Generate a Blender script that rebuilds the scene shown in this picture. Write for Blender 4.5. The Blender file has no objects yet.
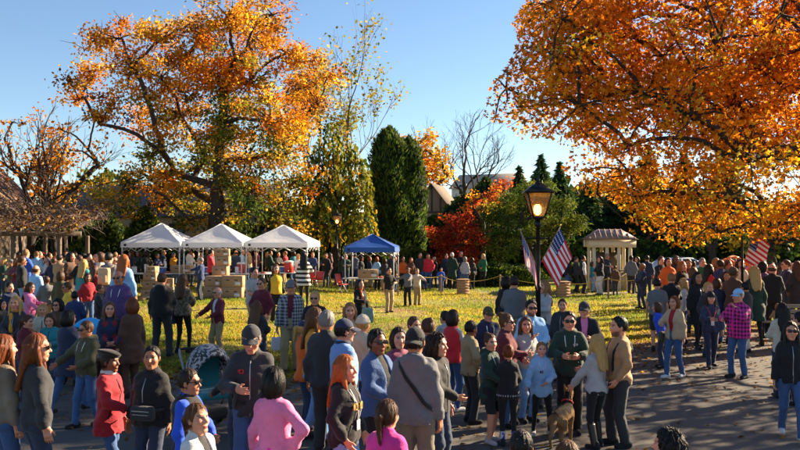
import bpy, math, random
import numpy as np
from mathutils import Vector, Matrix

# ------------------------------------------------------------------ camera, sky, sun, exposure
SC = bpy.context.scene
COL = SC.collection
R = math.radians
F_PX, CAM_H, HOR = 778.0, 2.85, 235.0          # focal length in 800-px pixels, eye height, horizon row

cam_data = bpy.data.cameras.new('camera')
cam_data.sensor_width = 36.0
cam_data.lens = 36.0 * F_PX / 800.0
cam_data.clip_start = 0.1
cam_data.clip_end = 3000
cam = bpy.data.objects.new('camera', cam_data)
COL.objects.link(cam)
cam.location = (0, 0, CAM_H)
cam.rotation_euler = (R(90) + math.atan((HOR - 225.0) / F_PX), 0, 0)
SC.camera = cam

SUN_AZ, SUN_EL = R(61), R(24)                  # azimuth to the right of the view direction
world = bpy.data.worlds.new('World')
SC.world = world
world.use_nodes = True
wn = world.node_tree.nodes
sky = wn.new('ShaderNodeTexSky')
sky.sky_type = 'NISHITA'
sky.sun_disc = False
sky.sun_elevation = SUN_EL
sky.sun_rotation = SUN_AZ
sky.air_density = 1.0
sky.dust_density = 0.15
sky.ozone_density = 3.2
wn['Background'].inputs['Strength'].default_value = 0.050
world.node_tree.links.new(sky.outputs[0], wn['Background'].inputs['Color'])

sun_data = bpy.data.lights.new('sun', 'SUN')
sun_data.energy = 5.0
sun_data.angle = R(0.5)
sun_data.color = (1.0, 0.79, 0.54)
sun = bpy.data.objects.new('sun', sun_data)
COL.objects.link(sun)
sd = Vector((math.sin(SUN_AZ) * math.cos(SUN_EL), math.cos(SUN_AZ) * math.cos(SUN_EL), math.sin(SUN_EL)))
sun.rotation_euler = (-sd).to_track_quat('-Z', 'Y').to_euler()
sun.location = sd * 60

SC.view_settings.view_transform = 'Standard'
SC.view_settings.look = 'None'
SC.view_settings.exposure = 1.92
SC.view_settings.gamma = 1.0
SC.render.engine = 'CYCLES'
SC.cycles.use_denoising = True
SC.cycles.max_bounces = 6
SC.cycles.transmission_bounces = 4
SC.cycles.transparent_max_bounces = 8
SC.cycles.sample_clamp_indirect = 6.0

rng = np.random.default_rng(7)
random.seed(7)

# ------------------------------------------------------------------ picture <-> place
def ss(a, b, x):
    t = np.clip((np.asarray(x, float) - a) / (b - a), 0, 1)
    return t * t * (3 - 2 * t)

def gz(x, y):
    """height of the ground: it climbs gently to the left and towards the steps behind the viewer"""
    x = np.asarray(x, float); y = np.asarray(y, float)
    left = 0.32 * ss(0.3, -6.5, x)
    near = 0.18 * ss(10.5, 6.0, y)
    return left + near * (1 - 0.5 * ss(-1, -6, x))

def px(x, y, d):
    """point that stands d metres ahead at photograph pixel (x, y)"""
    return Vector(((x - 400) / F_PX * d, d, CAM_H - (y - HOR) * d / F_PX))

# ------------------------------------------------------------------ colours and materials
def lin(c):
    if isinstance(c, str):
        c = c.lstrip('#')
        c = tuple(int(c[i:i + 2], 16) / 255 for i in (0, 2, 4))
    return tuple(((v / 12.92) if v <= 0.04045 else ((v + 0.055) / 1.055) ** 2.4) for v in c)

MATS = {}
class NT:
    """small helper around a material's node tree"""
    def __init__(self, name, rough=0.7):
        self.m = bpy.data.materials.new(name)
        self.m.use_nodes = True
        self.t = self.m.node_tree
        self.b = self.t.nodes['Principled BSDF']
        self.b.inputs['Roughness'].default_value = rough
        self.out = self.t.nodes['Material Output']
    def n(self, kind, **kw):
        nd = self.t.nodes.new(kind)
        for k, v in kw.items():
            if k in nd.inputs and not hasattr(nd, k):
                nd.inputs[k].default_value = v
            else:
                setattr(nd, k, v)
        return nd
    def l(self, a, b):
        self.t.links.new(a, b)
    def coords(self, which='Object', scale=(1, 1, 1), rot=(0, 0, 0)):
        tc = self.n('ShaderNodeTexCoord'); mp = self.n('ShaderNodeMapping')
        mp.inputs['Scale'].default_value = scale
        mp.inputs['Rotation'].default_value = rot
        self.l(tc.outputs[which], mp.inputs['Vector'])
        return mp.outputs[0]
    def noise(self, vec, scale, detail=3, rough=0.55):
        nd = self.n('ShaderNodeTexNoise')
        nd.inputs['Scale'].default_value = scale
        nd.inputs['Detail'].default_value = detail
        nd.inputs['Roughness'].default_value = rough
        if vec is not None: self.l(vec, nd.inputs['Vector'])
        return nd.outputs[0]
    def ramp(self, fac, stops):
        nd = self.n('ShaderNodeValToRGB')
        cr = nd.color_ramp
        while len(cr.elements) < len(stops): cr.elements.new(0.5)
        for e, (p, c) in zip(cr.elements, stops):
            e.position = p
            e.color = tuple(c) + (1,) if len(c) == 3 else c
        self.l(fac, nd.inputs[0])
        return nd.outputs[0]
    def mix(self, fac, a, b, mode='MIX'):
        nd = self.n('ShaderNodeMix', data_type='RGBA', blend_type=mode)
        for sock, v in ((0, fac), (6, a), (7, b)):
            if hasattr(v, 'links') or hasattr(v, 'is_linked'): self.l(v, nd.inputs[sock])
            elif isinstance(v, (int, float)): nd.inputs[sock].default_value = v
            else: nd.inputs[sock].default_value = tuple(v) + (1,)
        return nd.outputs[2]
    def math(self, op, a, b=0.0):
        nd = self.n('ShaderNodeMath', operation=op)
        for i, v in enumerate((a, b)):
            if isinstance(v, (int, float)): nd.inputs[i].default_value = v
            else: self.l(v, nd.inputs[i])
        return nd.outputs[0]
    def bump(self, h, strength=0.4, dist=0.01):
        nd = self.n('ShaderNodeBump')
        nd.inputs['Strength'].default_value = strength
        nd.inputs['Distance'].default_value = dist
        self.l(h, nd.inputs['Height'])
        self.l(nd.outputs[0], self.b.inputs['Normal'])
    def base(self, c):
        if hasattr(c, 'is_linked'): self.l(c, self.b.inputs['Base Color'])
        else: self.b.inputs['Base Color'].default_value = tuple(c) + (1,)

def mat_plain(name, c, rough=0.6, metal=0.0, var=0.15, scale=8.0, bump=0.0):
    key = ('plain', name)
    if key in MATS: return MATS[key]
    m = NT(name, rough)
    c = lin(c) if isinstance(c, str) else c
    v = m.coords('Object')
    f = m.noise(v, scale, 4)
    m.base(m.mix(f, tuple(x * (1 - var) for x in c), tuple(min(1, x * (1 + var)) for x in c)))
    m.b.inputs['Metallic'].default_value = metal
    if bump: m.bump(m.noise(v, scale * 6, 3), bump, 0.01)
    MATS[key] = m.m
    return m.m

def mat_fabric(c, kind='plain', c2='#101014'):
    key = ('fabric', c, kind, c2)
    if key in MATS: return MATS[key]
    m = NT('fabric_' + kind, 0.88)
    a = lin(c); v = m.coords('Object')
    if max(a) > 1.8 * min(a): a = tuple(min(0.9, x * (1.0 if kind == 'denim' else 1.4)) for x in a)     # dyed cloth is livelier than the greys
    soft = m.noise(v, 5.0, 4, 0.65)
    lo, hi = (0.62, 1.32) if kind != 'denim' else (0.5, 1.45)
    base = m.mix(soft, tuple(x * lo for x in a), tuple(min(1, x * hi) for x in a))
    if kind == 'denim':
        f = m.noise(m.coords('Object', (1, 1, 0.25)), 60, 2)
        base = m.mix(m.math('MULTIPLY', f, 0.5), base, tuple(min(1, x * 1.9 + 0.02) for x in a))
    elif kind in ('plaid', 'check'):
        b = lin(c2)
        tc = m.coords('Object')
        sx = m.n('ShaderNodeSeparateXYZ'); m.l(tc, sx.inputs[0])
        k = 13.0 if kind == 'plaid' else 16.0
        def band(s, k, w):
            fr = m.math('FRACT', m.math('MULTIPLY', s, k))
            return m.math('LESS_THAN', fr, w)
        u = m.math('ADD', sx.outputs[0], m.math('MULTIPLY', sx.outputs[1], 0.8))
        f = m.math('MULTIPLY', m.math('ADD', band(u, k, 0.5), band(sx.outputs[2], k, 0.5)), 0.5)
        base = m.mix(f, base, b)
    elif kind == 'stripe':
        b = lin(c2)
        sx = m.n('ShaderNodeSeparateXYZ'); m.l(m.coords('Object'), sx.inputs[0])
        f = m.math('LESS_THAN', m.math('FRACT', m.math('MULTIPLY', sx.outputs[2], 7.5)), 0.5)
        base = m.mix(f, base, b)
    elif kind == 'diamond':
        b = lin(c2)
        sx = m.n('ShaderNodeSeparateXYZ'); m.l(m.coords('Object'), sx.inputs[0])
        def tri(s, k):
            return m.math('ABSOLUTE', m.math('SUBTRACT', m.math('FRACT', m.math('MULTIPLY', s, k)), 0.5))
        s = m.math('ADD', tri(sx.outputs[0], 6.0), tri(sx.outputs[2], 4.0))
        base = m.mix(m.math('LESS_THAN', s, 0.32), base, b)
    elif kind == 'camo':
        b = lin(c2)
        f = m.noise(m.coords('Object'), 22, 2)
        base = m.mix(m.ramp(f, [(0.47, (0, 0, 0)), (0.53, (1, 1, 1))]), base, b)
    m.base(base)
    m.b.inputs['Sheen Weight'].default_value = 0.12
    m.b.inputs['Sheen Roughness'].default_value = 0.5
    h1 = m.noise(m.coords('Object', (1, 1, 1.7)), 14, 3, 0.6)
    h2 = m.noise(m.coords('Object'), 220, 2)
    m.bump(m.math('ADD', h1, m.math('MULTIPLY', h2, 0.12)), 0.4, 0.025)
    MATS[key] = m.m
    return m.m

def mat_skin():
    if 'skin' in MATS: return MATS['skin']
    m = NT('skin', 0.52)
    at = m.n('ShaderNodeVertexColor', layer_name='Col')
    f = m.noise(m.coords('Object'), 30, 3)
    oi = m.n('ShaderNodeObjectInfo')
    tone = m.mix(1.0, at.outputs[0], oi.outputs['Color'], 'MULTIPLY')
    blot = m.mix(m.ramp(f, [(0.42, (0, 0, 0)), (0.7, (1, 1, 1))]), (1, 1, 1), (1.0, 0.78, 0.74))
    m.base(m.mix(1.0, tone, blot, 'MULTIPLY'))
    m.b.inputs['Subsurface Weight'].default_value = 0.06
    m.b.inputs['Subsurface Radius'].default_value = (0.01, 0.004, 0.002)
    m.bump(m.noise(m.coords('Object'), 160, 2), 0.12, 0.01)
    MATS['skin'] = m.m
    return m.m

def mat_fur():
    m = NT('fur', 0.92); m.b.inputs['Specular IOR Level'].default_value = 0.15
    at = m.n('ShaderNodeVertexColor', layer_name='Col'); f = m.noise(m.coords('Object', (1, 0.3, 1)), 90, 4, 0.7)
    m.base(m.mix(m.math('MULTIPLY', f, 0.35), at.outputs[0], (0.02, 0.014, 0.01))); m.bump(f, 1.0, 0.02)
    return m.m
def mat_hair(c):
    key = ('hair', c)
    if key in MATS: return MATS[key]
    m = NT('hair', 0.55); m.b.inputs['Specular IOR Level'].default_value = 0.28
    a = lin(c)
    f = m.noise(m.coords('Object', (1, 1, 0.10)), 90, 4, 0.7)
    m.base(m.mix(f, tuple(x * 0.45 for x in a), tuple(min(1, x * 1.6) for x in a)))
    m.b.inputs['Anisotropic'].default_value = 0.5
    m.bump(f, 0.5, 0.01)
    MATS[key] = m.m
    return m.m

def mat_leaf(name, trans=0.5, rough=0.7):
    key = ('leaf', name)
    if key in MATS: return MATS[key]
    m = NT(name, rough)
    at = m.n('ShaderNodeVertexColor', layer_name='Col')
    m.base(at.outputs[0])
    m.b.inputs['Specular IOR Level'].default_value = 0.12
    tr = m.n('ShaderNodeBsdfTranslucent')
    m.l(m.mix(1.0, at.outputs[0], (1.0, 0.93, 0.62), 'MULTIPLY'), tr.inputs[0])
    mx = m.n('ShaderNodeMixShader')
    mx.inputs[0].default_value = trans
    m.l(m.b.outputs[0], mx.inputs[1]); m.l(tr.outputs[0], mx.inputs[2])
    m.l(mx.outputs[0], m.out.inputs[0])
    MATS[key] = m.m
    return m.m

def mat_bark(name, c, scale=6):
    key = ('bark', name)
    if key in MATS: return MATS[key]
    m = NT(name, 0.95)
    f = m.noise(m.coords('Object', (1, 1, 0.25)), scale, 5, 0.7)
    m.base(m.ramp(f, [(0.3, tuple(x * 0.45 for x in c)), (0.7, c)]))
    m.bump(f, 0.9, 0.05)
    MATS[key] = m.m
    return m.m

# ------------------------------------------------------------------ object and mesh helpers
def tag(o, label=None, cat=None, group=None, kind=None):
    if label: o['label'] = label
    if cat: o['category'] = cat
    if group: o['group'] = group
    if kind: o['kind'] = kind
    return o

def empty(name, loc, rz=0.0, scale=1.0):
    o = bpy.data.objects.new(name, None)
    COL.objects.link(o)
    o.empty_display_size = 0.2
    o.location = loc
    o.rotation_euler = (0, 0, rz)
    o.scale = (scale, scale, scale)
    return o

def raw_mesh(name, verts, faces, smooth=True, cols=None, mats=(), midx=None):
    """faces: (n,3|4) int array or a list of index lists"""
    me = bpy.data.meshes.new(name)
    verts = np.asarray(verts, np.float32)
    if isinstance(faces, np.ndarray):
        n, k = faces.shape
        loops = faces.astype(np.int32).ravel()
        starts = np.arange(0, n * k, k, dtype=np.int32)
    else:
        n = len(faces)
        ln = np.array([len(f) for f in faces], np.int32)
        loops = np.fromiter((i for f in faces for i in f), np.int32, int(ln.sum()))
        starts = np.concatenate([[0], np.cumsum(ln)[:-1]]).astype(np.int32)
    me.vertices.add(len(verts)); me.vertices.foreach_set('co', verts.ravel())
    me.loops.add(len(loops)); me.loops.foreach_set('vertex_index', loops)
    me.polygons.add(n); me.polygons.foreach_set('loop_start', starts)
    if smooth is True: me.polygons.foreach_set('use_smooth', np.ones(n, bool))
    if midx is not None: me.polygons.foreach_set('material_index', np.asarray(midx, np.int32))
    if cols is not None:
        at = me.color_attributes.new('Col', 'FLOAT_COLOR', 'POINT')
        c4 = np.ones((len(verts), 4), np.float32); c4[:, :3] = cols
        at.data.foreach_set('color', c4.ravel())
    for m in mats: me.materials.append(m)
    me.update(calc_edges=True)
    return me

def link(name, me, parent=None, mat=None, loc=None):
    o = bpy.data.objects.new(name, me)
    COL.objects.link(o)
    if mat is not None:
        if len(me.materials) == 0: me.materials.append(mat)
        if me.materials[0] != mat:
            o.material_slots[0].link = 'OBJECT'
            o.material_slots[0].material = mat
    if parent is not None: o.parent = parent
    if loc is not None: o.location = loc
    return o

class MB:
    """collects boxes, tubes, sheets; build() links them as one mesh object"""
    def __init__(self):
        self.v = []; self.f = []; self.m = []
    def add(self, verts, faces, mi=0):
        o = len(self.v)
        self.v.extend([tuple(p) for p in verts])
        self.f.extend([[i + o for i in f] for f in faces])
        self.m.extend([mi] * len(faces))
        return self
    def box(self, c, s, rz=0.0, ch=0.0, M=None, mi=0):
        """box centred at c of full size s with chamfered vertical edges"""
        hx, hy, hz = s[0] / 2, s[1] / 2, s[2] / 2
        ch = min(ch, hx * 0.9, hy * 0.9, hz * 0.9)
        if ch <= 0:
            p = [(-hx, -hy), (hx, -hy), (hx, hy), (-hx, hy)]; rings = [(-hz, 1, 1), (hz, 1, 1)]
        else:
            p = [(-hx + ch, -hy), (hx - ch, -hy), (hx, -hy + ch), (hx, hy - ch), (hx - ch, hy), (-hx + ch, hy), (-hx, hy - ch), (-hx, -hy + ch)]
            kx, ky = (hx - ch) / hx, (hy - ch) / hy
            rings = [(-hz, kx, ky), (-hz + ch, 1, 1), (hz - ch, 1, 1), (hz, kx, ky)]
        n = len(p); vs = []
        ca, sa = math.cos(rz), math.sin(rz)
        for z, kx, ky in rings:
            for x, y in p:
                x, y = x * kx, y * ky
                q = Vector((x * ca - y * sa, x * sa + y * ca, z))
                if M is not None: q = M @ q
                vs.append(q + Vector(c))
        fs = [list(range(n))[::-1], list(range((len(rings) - 1) * n, len(rings) * n))]
        for r in range(len(rings) - 1):
            for i in range(n):
                j = (i + 1) % n
                fs.append([r * n + i, r * n + j, (r + 1) * n + j, (r + 1) * n + i])
        return self.add(vs, fs, mi)
    def tube(self, pts, rad, n=6, mi=0, cap=True):
        pts = [Vector(p) for p in pts]
        if not hasattr(rad, '__len__'): rad = [rad] * len(pts)
        vs = []; up = Vector((0.03, 0.05, 1))
        for i, p in enumerate(pts):
            t = (pts[min(i + 1, len(pts) - 1)] - pts[max(i - 1, 0)])
            if t.length < 1e-9: t = Vector((0, 0, 1))
            t.normalize()
            u = up if abs(t.dot(up.normalized())) < 0.95 else Vector((1, 0.1, 0))
            a = t.cross(u).normalized(); b = t.cross(a)
            for k in range(n):
                w = 2 * math.pi * k / n
                vs.append(p + (a * math.cos(w) + b * math.sin(w)) * rad[i])
        fs = []
        for i in range(len(pts) - 1):
            for k in range(n):
                j = (k + 1) % n
                fs.append([i * n + k, i * n + j, (i + 1) * n + j, (i + 1) * n + k])
        if cap:
            fs.append(list(range(n))[::-1]); fs.append(list(range((len(pts) - 1) * n, len(pts) * n)))
        return self.add(vs, fs, mi)
    def lathe(self, prof, c=(0, 0, 0), n=16, mi=0):
        vs = []; c = Vector(c)
        for r, z in prof:
            for k in range(n):
                w = 2 * math.pi * k / n
                vs.append(c + Vector((r * math.cos(w), r * math.sin(w), z)))
        fs = []
        for i in range(len(prof) - 1):
            for k in range(n):
                j = (k + 1) % n
                fs.append([i * n + k, i * n + j, (i + 1) * n + j, (i + 1) * n + k])
        fs.append(list(range(n))[::-1]); fs.append(list(range((len(prof) - 1) * n, len(prof) * n)))
        return self.add(vs, fs, mi)
    def build(self, name, mats, parent=None, smooth=False, loc=None):
        if not isinstance(mats, (list, tuple)): mats = [mats]
        me = raw_mesh(name, np.array([tuple(p) for p in self.v], np.float32), self.f, smooth, None, mats, self.m)
        o = bpy.data.objects.new(name, me)
        COL.objects.link(o)
        if parent is not None: o.parent = parent
        if loc is not None: o.location = loc
        return o

# ------------------------------------------------------------------ implicit surfaces (people, animals, soft things)
def smin(a, b, k):
    h = np.clip(0.5 + 0.5 * (b - a) / k, 0, 1)
    return b * (1 - h) + a * h - k * h * (1 - h)
def smax(a, b, k):
    return -smin(-a, -b, k)
def rcone(P, a, b, ra, rb):
    a = np.asarray(a, np.float32); b = np.asarray(b, np.float32)
    pa = P - a; ba = b - a
    t = np.clip(pa @ ba / max(float(ba @ ba), 1e-9), 0, 1)
    return np.sqrt(((pa - t[:, None] * ba) ** 2).sum(1)) - (ra + (rb - ra) * t)
def ellip(P, c, r):
    r = np.asarray(r, np.float32)
    q = (P - np.asarray(c, np.float32)) / r
    k = np.sqrt((q ** 2).sum(1))
    return (k - 1) * float(r.min()) * (0.6 + 0.4 * float(r.max() / r.min()) * 0.5)
def rbox(P, c, h, r=0.01):
    q = np.abs(P - np.asarray(c, np.float32)) - (np.asarray(h, np.float32) - r)
    return np.sqrt((np.maximum(q, 0) ** 2).sum(1)) + np.minimum(q.max(1), 0) - r

CORN = np.array([(i, j, k) for i in (0, 1) for j in (0, 1) for k in (0, 1)])
EDG = [(a, b) for a in range(8) for b in range(a + 1, 8) if np.abs(CORN[a] - CORN[b]).sum() == 1]
def nets(f, lo, hi, res):
    """surface nets: mesh of the zero level of f inside the box lo..hi"""
    lo = np.asarray(lo, np.float32) - res * 2.2; hi = np.asarray(hi, np.float32) + res * 2.2
    n = np.ceil((hi - lo) / res).astype(int) + 1
    ax = [lo[i] + res * np.arange(n[i], dtype=np.float32) for i in range(3)]
    G = np.stack(np.meshgrid(*ax, indexing='ij'), -1).reshape(-1, 3)
    if n.prod() > 9000:                                     # look coarsely first, then only near the surface
        st = 4; m = (n - 1) // st + 2
        cx = [lo[i] + res * st * np.arange(m[i], dtype=np.float32) for i in range(3)]
        cv0 = f(np.stack(np.meshgrid(*cx, indexing='ij'), -1).reshape(-1, 3)).reshape(m)
        near = np.abs(cv0) < res * st * 2.3
        ii = [np.minimum((np.arange(n[i]) + st // 2) // st, m[i] - 1) for i in range(3)]
        v = cv0[np.ix_(*ii)].astype(np.float32); msk = near[np.ix_(*ii)].ravel()
        vf = v.ravel(); vf[msk] = f(G[msk]); v = vf.reshape(n)
    else:
        v = f(G).reshape(n).astype(np.float32)
    v[0], v[-1], v[:, 0], v[:, -1], v[:, :, 0], v[:, :, -1] = (np.maximum(q, 1e-4) for q in (v[0], v[-1], v[:, 0], v[:, -1], v[:, :, 0], v[:, :, -1]))
    ins = v < 0
    c = np.zeros(n - 1, np.int8)
    for i, j, k in CORN:
        c += ins[i:n[0] - 1 + i, j:n[1] - 1 + j, k:n[2] - 1 + k]
    act = (c > 0) & (c < 8)
    idx = np.argwhere(act)
    if len(idx) == 0: return np.zeros((0, 3), np.float32), np.zeros((0, 4), np.int32)
    cv = [v[idx[:, 0] + q[0], idx[:, 1] + q[1], idx[:, 2] + q[2]] for q in CORN]
    acc = np.zeros((len(idx), 3), np.float32); cnt = np.zeros(len(idx), np.float32)
    for a, b in EDG:
        va, vb = cv[a], cv[b]
        s = (va < 0) != (vb < 0)
        t = np.where(s, va / np.where(s, va - vb, 1), 0)
        p = CORN[a] + t[:, None] * (CORN[b] - CORN[a])
        acc += p * s[:, None]; cnt += s
    V = lo + res * (idx + acc / cnt[:, None])
    vid = -np.ones(n - 1, np.int64); vid[act] = np.arange(len(idx))
    Q = []
    for axis in range(3):
        u, w = (axis + 1) % 3, (axis + 2) % 3
        sl0 = [slice(None)] * 3; sl1 = [slice(None)] * 3
        sl0[axis] = slice(0, n[axis] - 1); sl1[axis] = slice(1, n[axis])
        d = ins[tuple(sl0)] != ins[tuple(sl1)]
        e = np.argwhere(d)
        e = e[(e[:, u] > 0) & (e[:, w] > 0) & (e[:, u] < n[u] - 1) & (e[:, w] < n[w] - 1)]
        if len(e) == 0: continue
        eu = np.zeros(3, int); eu[u] = 1; ew = np.zeros(3, int); ew[w] = 1
        g = lambda q: vid[q[:, 0], q[:, 1], q[:, 2]]
        q = np.stack([g(e), g(e - eu), g(e - eu - ew), g(e - ew)], 1)
        fl = ins[e[:, 0], e[:, 1], e[:, 2]]
        q[~fl] = q[~fl][:, ::-1]
        Q.append(q)
    Q = np.concatenate(Q)
    Q = Q[(Q >= 0).all(1)]
    return V.astype(np.float32), Q.astype(np.int32)
def join(parts):
    V = []; Q = []; o = 0
    for v, q in parts:
        V.append(v); Q.append(q + o); o += len(v)
    return np.concatenate(V), np.concatenate(Q)
# ------------------------------------------------------------------ ground
def grid_sheet(name, xs, ys, mat, dz=0.0, kind='structure'):
    X, Y = np.meshgrid(xs, ys, indexing='ij')
    Z = gz(X, Y) + dz
    V = np.stack([X, Y, Z], -1).reshape(-1, 3)
    nx, ny = len(xs), len(ys)
    i = (np.arange(nx - 1)[:, None] * ny + np.arange(ny - 1)).ravel()
    Q = np.stack([i, i + ny, i + ny + 1, i + 1], 1)
    o = link(name, raw_mesh(name, V, Q, True), None, mat)
    return tag(o, kind=kind)

def mat_lawn():
    m = NT('lawn', 0.95)
    v = m.coords('Object')
    big = m.noise(v, 0.16, 4, 0.6); mid = m.noise(v, 0.9, 4, 0.65); fine = m.noise(v, 14, 4, 0.7)
    grass = m.ramp(fine, [(0.25, (0.10, 0.11, 0.014)), (0.5, (0.26, 0.24, 0.026)), (0.75, (0.40, 0.32, 0.04))])
    litter = m.ramp(fine, [(0.3, (0.09, 0.05, 0.02)), (0.55, (0.22, 0.13, 0.045)), (0.8, (0.36, 0.22, 0.07))])
    f = m.math('ADD', m.math('MULTIPLY', big, 0.65), m.math('MULTIPLY', mid, 0.5))
    m.base(m.mix(m.ramp(f, [(0.52, (0, 0, 0)), (0.66, (1, 1, 1))]), grass, litter))
    m.bump(fine, 0.8, 0.06)
    return m.m

def mat_asphalt():
    m = NT('asphalt', 0.86)
    v = m.coords('Object')
    f = m.noise(v, 90, 3, 0.7); g = m.noise(v, 0.5, 5, 0.6); s = m.noise(v, 3.0, 4)
    c = m.mix(f, (0.038, 0.035, 0.032), (0.108, 0.100, 0.090))
    c = m.mix(m.ramp(g, [(0.42, (0, 0, 0)), (0.68, (1, 1, 1))]), c, (0.100, 0.086, 0.070))
    c = m.mix(m.ramp(s, [(0.60, (0, 0, 0)), (0.70, (0.7, 0.7, 0.7))]), c, (0.035, 0.034, 0.033))
    vo = m.n('ShaderNodeTexVoronoi', feature='DISTANCE_TO_EDGE'); vo.inputs['Scale'].default_value = 0.33
    wv = m.n('ShaderNodeVectorMath', operation='ADD'); nz = m.n('ShaderNodeTexNoise'); nz.inputs['Scale'].default_value = 1.6; nz.inputs['Detail'].default_value = 5
    m.l(v, nz.inputs['Vector']); m.l(v, wv.inputs[0]); m.l(nz.outputs['Color'], wv.inputs[1]); m.l(wv.outputs[0], vo.inputs['Vector'])
    c = m.mix(m.ramp(vo.outputs['Distance'], [(0.0, (0.85, 0.85, 0.85)), (0.007, (0, 0, 0))]), c, (0.016, 0.015, 0.014))
    m.base(c)
    m.bump(f, 0.5, 0.006)
    return m.m

xs = np.unique(np.concatenate([np.linspace(-700, -60, 14), np.linspace(-60, -14, 24), np.arange(-14, 14.01, 0.5), np.linspace(14, 60, 24), np.linspace(60, 700, 14)]))
ys = np.unique(np.concatenate([np.linspace(-60, -6, 12), np.arange(-6, 32.01, 0.5), np.linspace(32, 90, 40), np.linspace(90, 1200, 16)]))
grid_sheet('ground', xs, ys, mat_lawn())

BX = [-60, -7.0, -3.3, -1.0, 0.9, 2.4, 3.9, 5.0, 6.5, 8.7, 11.4, 60]
BY = [12.6, 13.6, 15.0, 14.9, 14.4, 15.2, 17.2, 19.0, 20.6, 22.6, 24.0, 25.0]
def edge_y(x):
    return np.interp(x, BX, BY) + 0.18 * np.sin(x * 1.7) + 0.10 * np.sin(x * 4.3 + 1) + 0.05 * np.sin(x * 11.0)
def asphalt():
    xs = np.unique(np.concatenate([np.linspace(-60, -14, 40), np.arange(-14, 14.01, 0.25), np.linspace(14, 60, 40)]))
    rows = np.linspace(0, 1, 60)
    X = np.repeat(xs[:, None], 60, 1); Y = -25 + rows[None] * (edge_y(xs)[:, None] + 25)
    V = np.stack([X, Y, gz(X, Y) + 0.006], -1).reshape(-1, 3)
    i = (np.arange(len(xs) - 1)[:, None] * 60 + np.arange(59)).ravel()
    tag(link('asphalt_drive', raw_mesh('asphalt_drive', V, np.stack([i, i + 60, i + 61, i + 1], 1), True), None, mat_asphalt()), kind='structure')
asphalt()

def far_path():
    m = NT('path_grey', 0.9)
    f = m.noise(m.coords('Object'), 6, 4)
    m.base(m.mix(f, (0.13, 0.125, 0.12), (0.24, 0.23, 0.215)))
    V = []; n = 40
    for i in range(n + 1):
        t = i / n
        x = 3.0 + 34 * t
        y0 = 37.6 - 3.2 * math.sin(t * 1.4) + 0.1 * math.sin(x * 2)
        for w in (0, 2.3): V.append((x, y0 + w * (1 + 0.3 * t), float(gz(x, y0)) + 0.006))
    Q = np.array([[2 * i, 2 * i + 2, 2 * i + 3, 2 * i + 1] for i in range(n)])
    tag(link('footpath', raw_mesh('footpath', V, Q, False), None, m.m), kind='structure')
far_path()

# ------------------------------------------------------------------ leaves and trees
def unit(v):
    return v / np.maximum(np.linalg.norm(v, axis=1, keepdims=True), 1e-9)
def frames(n, N=None, rg=rng):
    a = unit(rg.normal(size=(n, 3))) if N is None else unit(N)
    t = rg.normal(size=(n, 3)); t = unit(t - (t * a).sum(1, keepdims=True) * a)
    return a, t, np.cross(a, t)
SHAPES = {
    'diamond': np.array([(0, -0.5, 0), (0.30, 0.0, 0.07), (0, 0.5, 0), (-0.30, 0.0, 0.07)]),
    'oval': np.array([(0, -0.5, 0), (0.34, -0.15, 0.04), (0.24, 0.25, 0.03), (0, 0.5, 0), (-0.24, 0.25, 0.03), (-0.34, -0.15, 0.04)]),
    'maple': np.array([(0, -0.55, 0), (0.12, -0.30, 0), (0.46, -0.30, 0), (0.30, -0.02, 0), (0.52, 0.26, 0), (0.17, 0.18, 0), (0, 0.58, 0),
                       (-0.17, 0.18, 0), (-0.52, 0.26, 0), (-0.30, -0.02, 0), (-0.46, -0.30, 0), (-0.12, -0.30, 0)]),
    'blade': np.array([(0.16, -0.5, 0), (0.02, 0.5, 0.1), (-0.16, -0.5, 0)]),
    'star': np.array([(0, -0.5, 0), (0.16, -0.2, 0), (0.5, 0.02, 0), (0.2, 0.12, 0), (0, 0.55, 0), (-0.2, 0.12, 0), (-0.5, 0.02, 0), (-0.16, -0.2, 0)]),
    'needle': np.array([(0.10, -0.5, 0), (0.13, 0.0, 0.02), (0, 0.5, 0), (-0.13, 0.0, 0.02), (-0.10, -0.5, 0)]),
}
def leaf_mesh(name, C, size, cols, shape='diamond', N=None, T=None, rg=rng):
    n = len(C)
    T0 = SHAPES[shape]; k = len(T0)
    a, t, b = frames(n, N, rg)
    if T is not None:
        b = unit(T); a = unit(np.cross(b, rg.normal(size=(n, 3)))) if N is None else unit(N - (N * b).sum(1, keepdims=True) * b); t = np.cross(b, a)
    s = np.broadcast_to(np.asarray(size, float), (n,))[:, None, None]
    V = C[:, None, :] + s * (T0[None, :, 0:1] * t[:, None] + T0[None, :, 1:2] * b[:, None] + T0[None, :, 2:3] * a[:, None])
    return raw_mesh(name, V.reshape(-1, 3), np.arange(n * k).reshape(n, k), False, np.repeat(cols, k, 0))

def palette(pal, n, rg=rng, jit=0.18):
    """pal: list of (weight, linear colour)"""
    w = np.array([p[0] for p in pal], float); w /= w.sum()
    c = np.array([p[1] for p in pal])[rg.choice(len(pal), n, p=w)]
    return np.clip(c * (1 + rg.normal(0, jit, (n, 1))) * (1 + rg.normal(0, 0.05, (n, 3))), 0.003, 0.9)

def wobble(a, b, n, amp, rg):
    a = np.asarray(a, float); b = np.asarray(b, float)
    t = np.linspace(0, 1, n)[:, None]
    off = np.cumsum(rg.normal(0, amp, (n, 3)), 0)
    off -= off[0] + (off[-1] - off[0]) * t
    arch = np.array([0, 0, 1.0]) * (np.linalg.norm(b - a) * 0.08)
    return a + (b - a) * t + off + arch * (4 * t * (1 - t))

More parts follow.
